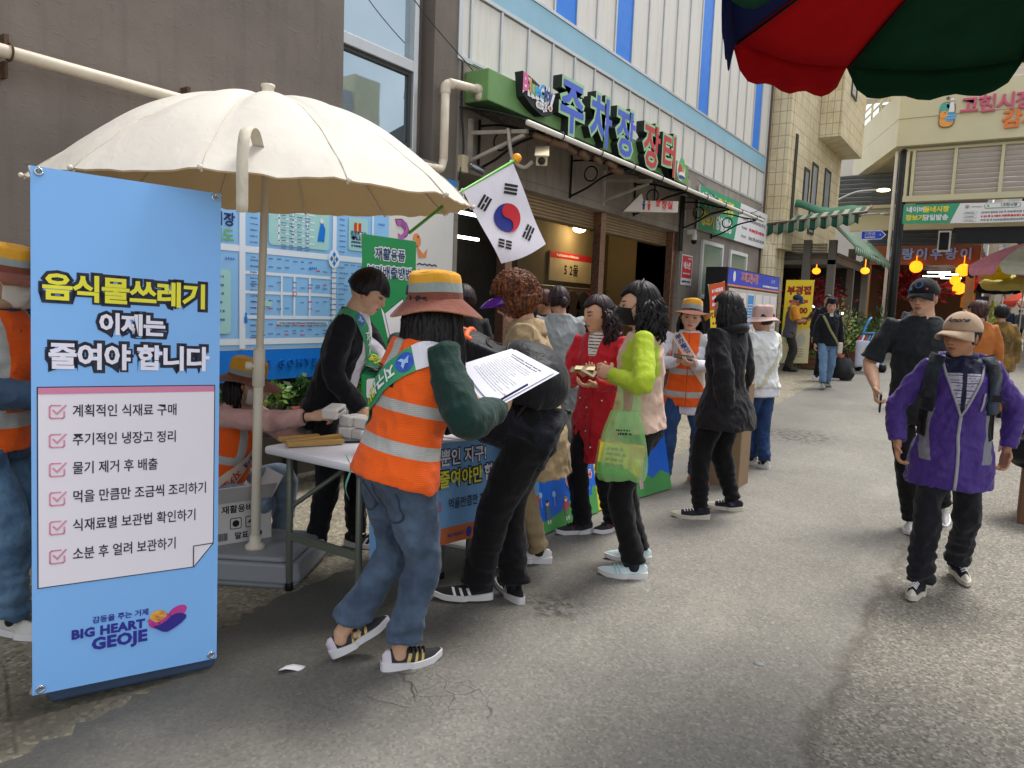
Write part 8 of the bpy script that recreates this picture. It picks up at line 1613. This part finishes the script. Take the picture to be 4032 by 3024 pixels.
# ---------------------------------------------------------------- 11. man at the left edge
p = Person('volunteer in a denim shirt, orange vest and white mask, half hidden by the blue banner', (-3.52, 1.34), 30, 1.61, lean=(4, 0), zh=.515, w=1.02, head=(-4, 10, 0), male=True, hands={'R': {'p': (-3.28, 1.45, 1.0), 'pole': (.3, -1, -.5), 'nl': (-1, 0, 0)}, 'L': {'l': (-.1, .3, 1.0), 'nl': (1, 0, 0)}}, feet={'R': {'p': (-3.36, 1.33), 'yaw': 25}, 'L': {'p': (-3.55, 1.36), 'yaw': 15}}, skin='b98b6c', vox=.0085)
p.body(.0046); H = p.H; p.fin('shirt', [p.torso(.016, -.06)]+p.sleeves(.020, 1, (.046, .046, .042, .036)), jean('denim_shirt', '3c4f68', '2c3c54'), fold=.009)
p.fin('vest', [p.torso(.030, -.03, top=.325, sw=.85)], gmat('vest_side', ORA, [REF], .75, .3, 240, .06, refl=0, mesh=True), fold=.007, fields=[lambda x, y, z: union(band(z, .05, .115), inside(band(np.abs(x), .08, .12), z-.11))], seed=6)
p.trousers(jean('jeans_wash', '5d7a94', '3c5a78', .25), .009, .008, r=(.068, .062, .055, .05, .05), end=1.0); p.shoes(mat('shoe_grey_white', 'c2bfba', .7, bump=.2, bs=200), mat('sole_white', 'd6d4d6', .5), L_=.29)
p.bucket(hat_m, [(.5, 0), (.22, 1), (-1, 2)], .068, 3, .01, 1.7, .03, .11, .42, .0, hat_un); p.mask(cloth('white_mask', 'd6d0c8', .8, .3, 200, .04), -.105, -.004, 62, wh); p.hair(BLK, 'short', .002, .05, drop=-.05)
c = MB(); c.tube(curve_pts([p.tw(.075*math.cos(R(k*30)), .075*math.sin(R(k*30))-.01, .55+.01*math.sin(R(k*30))) for k in range(13)], 2), .024, 8); c.build('neck_scarf', gmat('tan_scarf', 'b39474'), p.root)
# ---------------------------------------------------------------- 12. woman in the purple jacket
p = Person('older woman in a purple jacket and beige cap walking towards the camera', (-.21, 4.6), 283, 1.49, lean=(2, 0), zh=.515, w=1.0, head=(40, 2, 0), hands={'R': {'p': (-.455, 4.42, .80), 'pole': (.8, -.6, -.2), 'nl': (-.9, .3, 0), 'd': (-.05, .25, -1)}, 'L': {'p': (.035, 4.72, .79), 'pole': (-.9, -.5, -.2), 'nl': (.8, .5, 0), 'd': (.1, .3, -1)}}, feet={'R': {'p': (-.285, 4.42), 'yaw': 262}, 'L': {'p': (-.145, 4.86, .03), 'yaw': 292, 'pitch': 10}}, skin='b48464', vox=.0075, curl=(.55, .55))
p.body(.0044); H = p.H
def jv(x, y, z): return inside(y, .10*np.clip((z-.20)/.28, 0, 1.2)-np.abs(x), z-.205)
pf = [lambda x, y, z: inside(np.abs(x)-.108-.02*np.cos((z-.1)*9), .172-np.abs(x), y+.07, .14-np.abs(z-.10)), lambda x, y, z: jv(x, y, z), lambda x, y, z: inside(jv(x, y, z), .0032-np.abs((z % .0125)-.00625)), lambda x, y, z: inside(jv(x, y, z), union(.012-np.abs(x), z-.43))]
p.fin('jacket', [p.torso(.040, -.125, flare=.14)]+p.sleeves(.015, .97, (.046, .042, .036, .028)), gmat('purple_jacket', '442d7c', ['7d7d86', 'b9b6c6', '35355a', '191b38'], .45, .5, 320, .1), fold=.009, fields=pf, freq=1.2); bv = p.last
zp = mat('zip_grey', '9b9aa2', .5)
p.strip(bv, [(0, .205), (.004, .1), (-.002, 0), (0, -.18)], .016, zp, 'zipper', True, .004); p.strip(bv, [(-.10, .49), (-.075, .40), (-.03, .28), (0, .205)], .012, zp, 'zipper', True, .006); p.strip(bv, [(.10, .49), (.075, .40), (.03, .28), (0, .205)], .012, zp, 'zipper', True, .006)
p.strip(bv, [(-.10, .335), (-.088, .24)], .010, zp, 'pocket_zip', True, .005)
p.collar(gmat('purple_jacket_plain', '442d7c', (), .45, .4), .50, .065, .088, .112, 70, .8)
c = MB(); c.tube(curve_pts([p.tw(.062*math.cos(R(k*30)), .058*math.sin(R(k*30)), .515-.012*math.sin(R(k*30))) for k in range(13)], 2), .017, 8); c.build('inner_collar', gmat('navy_collar', '17193a'), p.root)
p.trousers(gmat('charcoal_trousers', '1c1c22', (), .9, .45, 200, .15), .009, .011, waist=.03, r=(.056, .054, .052, .05, .05), end=1.0); p.shoes(mat('shoe_canvas_black', '1b1c22', .85), mat('sole_cream', 'c9c2b2', .6), toe=mat('toe_cream', 'd2ccbe', .5), lace=wh)
tanc = cloth('cap_tan', 'b59a80', .95, .3, 260, .06, .3); p.hair(BLK, 'short', .003, .04, drop=-.07, face=.85); p.cap(tanc, tanc, None, 3, .085, .122)
pn = Panel(lambda u, v, d: (lambda h: (h+(h-p.hc).normalized()*(.006+d)))(p.hw((u, math.sqrt(max(0, 1-(u/.09)**2-((v-.02)/.115)**2))*.112-.008, v))), .001); pn.text('Amore', -.02, .083, .03, ink, 1, .001, shear=-.3, sx=-1); pn.build('cap_lettering', p.root)
t = thing('backpack', 'backpack whose dark padded straps cross the purple jacket', 'backpack', tuple(p.tw(0, -.15, .2))); V, N, F = remesh([ell(p.tw(0, -.2, .24), (.14, .09, .2), p.T, 16), ell(p.tw(0, -.2, .12), (.15, .1, .14), p.T, 16)], .012, 4); npobj('pack', V, F, blkn, t)
for sg in (-1, 1):
    ORG[t] = Vector(p.tw(0, -.15, .2)); p.strip(bv, [(sg*.115, .515), (sg*.14, .44), (sg*.15, .33), (sg*.158, .22)], .062, gmat('strap_black', '191b22', (), .6, .5, 200, .3, '2c3a48'), 'strap', True, .012, .014, t); p.strip(bv, [(sg*.158, .23), (sg*.165, .08)], .03, iron, 'strap_tail', True, .010, .004, t)
    c = MB(); h = bv.ray_cast(p.tw(sg*.15, .6, .31), p.T @ Vector((0, -1, 0))); c.cbox((h[0] if h[0] else p.tw(sg*.15, .12, .31))+p.T @ Vector((0, .03, 0)), (.05, .012, .035), 0, p.T); c.build('buckle', iron, t)
# ---------------------------------------------------------------- 13. man in the dark polo
p = Person('tall man in a dark polo shirt, black cap and glasses behind the purple jacket', (-.515, 5.81), 282, 1.75, lean=(2, 0), zh=.515, w=.98, head=(26, 4, 0), male=True, hands={'R': {'p': (-.73, 5.52, 1.0), 'pole': (.5, -1, 0), 'nl': (-.9, .2, 0), 'd': (0, .15, -1)}}, feet={'R': {'p': (-.46, 5.78), 'yaw': 275}, 'L': {'p': (-.32, 6.2, .06), 'yaw': 285, 'pitch': 22}}, skin='cba084', vox=.0085, arms='short', curl=(.5, .85))
p.body(.0046); p.fin('polo_shirt', [p.torso(.018, -.09)]+p.sleeves(.018, .46, (.044, .046, .046, .03)), gmat('charcoal_polo', '1e2226', (), .75, .4, 260, .12), fold=.009); bv = p.last
p.collar(gmat('charcoal_polo', '1e2226'), .478, .042, .088, .078, 34, .3)
c = MB(); h = bv.ray_cast(p.tw(0, .6, .52), p.T @ Vector((0, -1, 0))); c.tube([p.tw(.05*math.cos(R(k*30)), .05*math.sin(R(k*30))+.01, .548-.016*math.sin(R(k*30))) for k in range(13)], .009, 6, cap=False); c.build('undershirt', wsh, p.root)
p.trousers(gmat('black_trousers', '0e0e11'), r=(.06, .054, .048, .044, .042)); p.shoes(mat('shoe_grey_white', 'c2bfba', .7, bump=.2, bs=200), mat('sole_white', 'd6d4d6', .5))
ck = cloth('cap_black', '17181c', .9, .3); p.hair(BLK, 'short', -.001, .05, drop=-.03); p.cap(ck, ck, None, 4, .03, .122, bw=60); p.glasses(mat('glasses_frame', '6a5a50', .3, .5))
pn = Panel(lambda u, v, d: (lambda h: (h+(h-p.hc).normalized()*(.005+d)))(p.hw((u, math.sqrt(max(0, 1-(u/.09)**2-((v-.02)/.12)**2))*.113-.008, v))), .001); pn.disc(.0, .085, .022, mat('badge_blue', '3a5a8a', .5), 1); pn.disc(0, .085, .016, ck, 2); pn.fake(-.05, -.025, .06, .012, mat('badge_red', '8a3a3a', .5), 1); pn.fake(.035, .06, .06, .02, mat('badge_cyan', '3a8ab0', .5), 1); pn.build('cap_badge', p.root)
wr, d_, n_ = p.hand['R']; t = thing('smartphone', 'dark smartphone hanging in the hand of the man in the polo shirt', 'phone', tuple(wr)); c = MB(); c.cbox(wr+d_*.11+n_*.025, (.012, .07, .13), 0, rotm(12, 0, 12)); c.build('body', mat('phone_black', '16181c', .25), t, .004)
# ---------------------------------------------------------------- 14. man reading by the yellow banner
p = Person('man in an orange shirt and blue cap reading an open wallet by the yellow banner', (-3.94, 16.5), 25, 1.66, lean=(4, 0), zh=.515, head=(4, 24, 0), male=True, hands={'R': {'l': (.08, .3, 1.1), 'nl': (-.3, 0, .9)}, 'L': {'l': (-.06, .36, 1.16), 'nl': (.3, 0, .9)}}, skin='a87858', vox=.014, arms='short')
p.body(.009); p.fin('shirt', [p.torso(.012, -.02)]+p.sleeves(.026, .45, (.048, .05, .046, .03)), gmat('amber_shirt', 'd8902c'), fold=.006); p.fin('vest', [p.torso(.024, -.08, top=.32, sw=.8)], gmat('slate_vest', '5c5860'), fold=.006); p.trousers(gmat('brown_trousers', '3c3834'), r=(.06, .054, .048, .044, .042)); p.shoes(iron, iron); bc2 = cloth('cap_navy', '2f3c5c', .9); p.hair(BLK, 'short', 0, .05); p.cap(bc2, bc2, None, 0, .06, .115)
t = thing('open_wallet', 'brown open wallet in the hands of the man by the yellow banner', 'wallet', (-3.6, 16.7, 1.5)); c = MB(); c.cbox((-3.60, 16.62, 1.48), (.02, .16, .2), 0, rotm(0, 30, 20)); c.cbox((-3.56, 16.7, 1.5), (.02, .16, .2), 0, rotm(10, 40, -30)); c.build('leather', mat('brown_leather', '5a3a26', .6), t, .004)
# ---------------------------------------------------------------- 15, 16. pair walking by the flower shop
p = Person('woman in a black top, pale jeans and cross strap walking by the flower shop', (-2.70, 14.1), 296, 1.56, lean=(2, 0), zh=.515, w=1.04, head=(4, 2, 0), feet={'R': {'l': (.1, .28, 0)}, 'L': {'l': (-.1, -.2, .02)}}, skin='c49678', vox=.012)
p.body(.008); p.fin('top', [p.torso(.018, -.03)]+p.sleeves(.018), gmat('black_top', '15161b', ['b9b7bc'], fields=[]) if 0 else gmat('black_top', '15161b', ['b9b7bc']), fold=.007, fields=[lambda x, y, z: inside(y, .03-np.abs(x), z-.47)]); bv = p.last
p.trousers(jean('jeans_sky', '6f8cac', '5c7898'), r=(.066, .06, .05, .046, .042), end=1.0); p.shoes(mat('shoe_grey', '8d8a86', .7), mat('sole_white', 'd6d4d6', .5)); p.hair(DBR, 'short', .018, .055, drop=-.06); p.strip(bv, [(.13, .48), (.02, .25), (-.12, .05), (-.17, -.05)], .04, mat('strap_olive', '8c8a5c', .7), 'bag_strap', True, .01)
p.bucket([cloth('hat_black', '17181c', .9)], [(-1, 0)], .0, -4, .0, 0, .07, .085, 0, 0); t = thing('handbag', 'cream handbag at the hip of the woman in pale jeans', 'bag', tuple(p.tw(-.2, .02, -.1))); c = MB(); c.cbox(p.tw(-.19, .05, -.08), (.08, .14, .2), 0, p.B); c.build('body', mat('bag_cream', 'c8bfae', .6), t, .02)
p = Person('person in black with bright white sneakers behind the woman in pale jeans', (-3.0, 15.3), 305, 1.66, lean=(2, 0), zh=.515, feet={'R': {'l': (.2, .25, 0), 'yaw': 20}, 'L': {'l': (-.2, -.1, 0), 'yaw': 350}}, male=True, skin='b98a6c', vox=.014)
p.body(.01); p.fin('jacket', [p.torso(.024, -.1)]+p.sleeves(.02), gmat('black_jacket2', '14141a', (), .8), fold=.007); p.trousers(gmat('black_trousers', '0e0e11'), r=(.06, .056, .05, .046, .042)); p.shoes(mat('shoe_bright', 'dcdce0', .6), mat('sole_white', 'd6d4d6', .5)); p.hair(BLK)
# ---------------------------------------------------------------- 17. people in the shop and farther up the street
p = Person('woman in a light grey shirt and grey skirt seen from behind in the shop entrance', (-3.12, 5.35), 128, 1.64, lean=(6, 0), zh=.515, w=1.04, head=(-16, 12, 0), hands={'L': {'l': (-.16, .28, 1.0)}, 'R': {'l': (.16, .28, 1.0)}}, skin='b98a6c', vox=.010)
p.body(.007); p.fin('shirt', [p.torso(.026, -.02)]+p.sleeves(.022, .95, (.048, .045, .04, .032)), gmat('light_grey_shirt', '8f9494', (), .8, .45, 240, .06), fold=.010); p.fin('skirt', [p.torso(.018, -.16, top=.05)]+[tube_geo([p.tw(0, 0, -.02), p.tw(0, 0, -.44)], [(.19, .15), (.21, .17)], 24)], gmat('grey_skirt', '747877', (), .85), fold=.012); p.shoes(iron, iron); p.hair(DBR, 'bob', .008, .06, drop=-.07); p.fin('hair_bun', [ell(p.hw((0, -.11, -.03)), (.035, .035, .05), p.Hm)], DBR, vox=.006, fold=.004)
p = Person('dark dressed person with bare forearms in the shop entrance', (-3.56, 4.62), 150, 1.60, lean=(3, 0), zh=.515, head=(20, 8, 0), skin='a87858', vox=.012, arms='short'); p.body(.008); p.fin('shirt', [p.torso(.03, -.12)]+p.sleeves(.03, .5), gmat('black_top2', '121215'), fold=.007); p.trousers(gmat('black_trousers', '0e0e11'), r=(.06, .056, .05, .046, .042)); p.shoes(iron, iron); p.hair(DBR, 'short', .014, .05, drop=-.06)
p = Person('person in a brown sleeve standing in the dark shop entrance beside the visor', (-3.28, 5.1), 160, 1.50, lean=(3, 0), zh=.515, skin='a87858', vox=.014); p.body(.009); p.fin('shirt', [p.torso(.024, -.1)]+p.sleeves(.02), gmat('brown_top', '4a3a32'), fold=.007); p.trousers(gmat('black_trousers', '0e0e11'), r=(.06, .056, .05, .046, .042)); p.shoes(iron, iron); p.hair(BLK, 'short', .012, .05, drop=-.06)
p = Person('person with reddish hair and glasses facing left inside the shop', (-3.75, 6.2), 214, 1.62, lean=(3, 0), zh=.515, head=(0, 5, 0), skin='a87858', vox=.013); p.body(.007); p.fin('jacket', [p.torso(.024, -.1)]+p.sleeves(.02), gmat('dark_maroon', '33181c'), fold=.007); p.trousers(gmat('black_trousers', '0e0e11'), r=(.06, .056, .05, .046, .042)); p.shoes(iron, iron); p.hair(hairmat('red_hair', '2a1210', '5a2a20'), 'short', .012, .05, drop=-.05); p.glasses(mat('glasses_frame', '6a5a50', .3, .5))
p = Person('woman with dark hair at the clothes rail deep in the shop', (-4.0, 7.6), 120, 1.58, zh=.515, skin='a87858', vox=.014); p.body(.009); p.fin('jacket', [p.torso(.024, -.1)]+p.sleeves(.02), gmat('black_top2', '121215'), fold=.007); p.trousers(gmat('black_trousers', '0e0e11'), r=(.06, .056, .05, .046, .042)); p.shoes(iron, iron); p.hair(BLK, 'bob', .012, .05, drop=-.08)
p = Person('woman with brown bobbed hair in an orange top behind the beige cap', (-.30, 10.0), 118, 1.62, zh=.515, w=1.05, head=(-30, 4, 0), skin='b98a6c', vox=.012); p.body(.008); p.fin('jacket', [p.torso(.024, -.1)]+p.sleeves(.02), gmat('rust_orange', 'a8622a'), fold=.007); p.trousers(gmat('charcoal_trousers', '1c1c22'), r=(.06, .056, .05, .046, .042)); p.shoes(iron, iron); p.hair(hairmat('brown_bob', '2a1a16', '5a3c34'), 'bob', .018, .05, drop=-.08)
p = Person('person in an olive patterned jacket walking away behind the beige cap', (-.12, 12.3), 110, 1.56, zh=.515, w=1.08, skin='b98a6c', vox=.013); p.body(.009); p.fin('jacket', [p.torso(.03, -.1)]+p.sleeves(.022), gmat('olive_pattern', '5a4a2c', (), .8, .4, 200, .5, '8a6a30'), fold=.007); p.trousers(gmat('rust_trousers', '9a6030'), r=(.06, .056, .05, .046, .042)); p.shoes(iron, iron); p.hair(BLK, 'bob', .014, .05, drop=-.07)
p = Person('person with a black cap behind the tall man in the polo', (-1.15, 12.5), 120, 1.70, zh=.515, male=True, skin='b98a6c', vox=.014); p.body(.009); p.fin('jacket', [p.torso(.024, -.1)]+p.sleeves(.02), gmat('grey_top', '4a4d52'), fold=.007); p.trousers(gmat('black_trousers', '0e0e11'), r=(.06, .056, .05, .046, .042)); p.shoes(iron, iron); p.hair(BLK); p.cap(ck, ck, None, 0, .06, .115)
p = Person('man in navy walking towards the camera far down the street', (-.2, 41), 285, 1.72, zh=.515, male=True, skin='b98a6c', vox=.02, feet={'R': {'l': (.09, .12, 0)}, 'L': {'l': (-.09, -.1, 0)}}); p.body(.012); p.fin('jacket', [p.torso(.02, -.08)]+p.sleeves(.018), gmat('navy_top', '1c2a48'), fold=.005, vox=.02); p.trousers(gmat('navy_trousers', '1a2238'), r=(.06, .056, .05, .046, .042), fold=.003); p.shoes(iron, iron); p.hair(BLK)
p = Person('person in dark grey beside the man in navy far down the street', (.28, 42), 110, 1.66, zh=.515, skin='b98a6c', vox=.02); p.body(.012); p.fin('jacket', [p.torso(.02, -.08)]+p.sleeves(.018), gmat('grey_top', '4a4d52'), fold=.005, vox=.02); p.trousers(gmat('black_trousers', '0e0e11'), r=(.06, .056, .05, .046, .042), fold=.003); p.shoes(iron, iron); p.hair(BLK)
t = thing('pink_sack', 'pink cloth and black bundle at the right edge of the road', 'bag', (.12, 6.6, 0)); V, N, F = remesh([ell((.28, 6.75, .58), (.25, .27, .17)), ell((.38, 6.9, .66), (.17, .18, .16)), ell((.2, 6.65, .54), (.18, .16, .13))], .015, 4); V = V+N*((1-2*np.abs(vnoise(V*9, 2)))*.02)[:, None]; npobj('bundle', V, F, blk, t); c = MB(); c.grid(lambda a, b: Vector((.0+.28*a, 6.62+.1*b, lerp(.5, .95, a)+.08*b+.02*math.sin(a*9))), 8, 5); c.build('cloth', cloth('pink_cloth', 'cc8fc0'), t, solid=.01); c = MB(); c.box(.16, .5, 6.5, 7.0, 0, .42); c.build('crate_box', crt, t, .01)
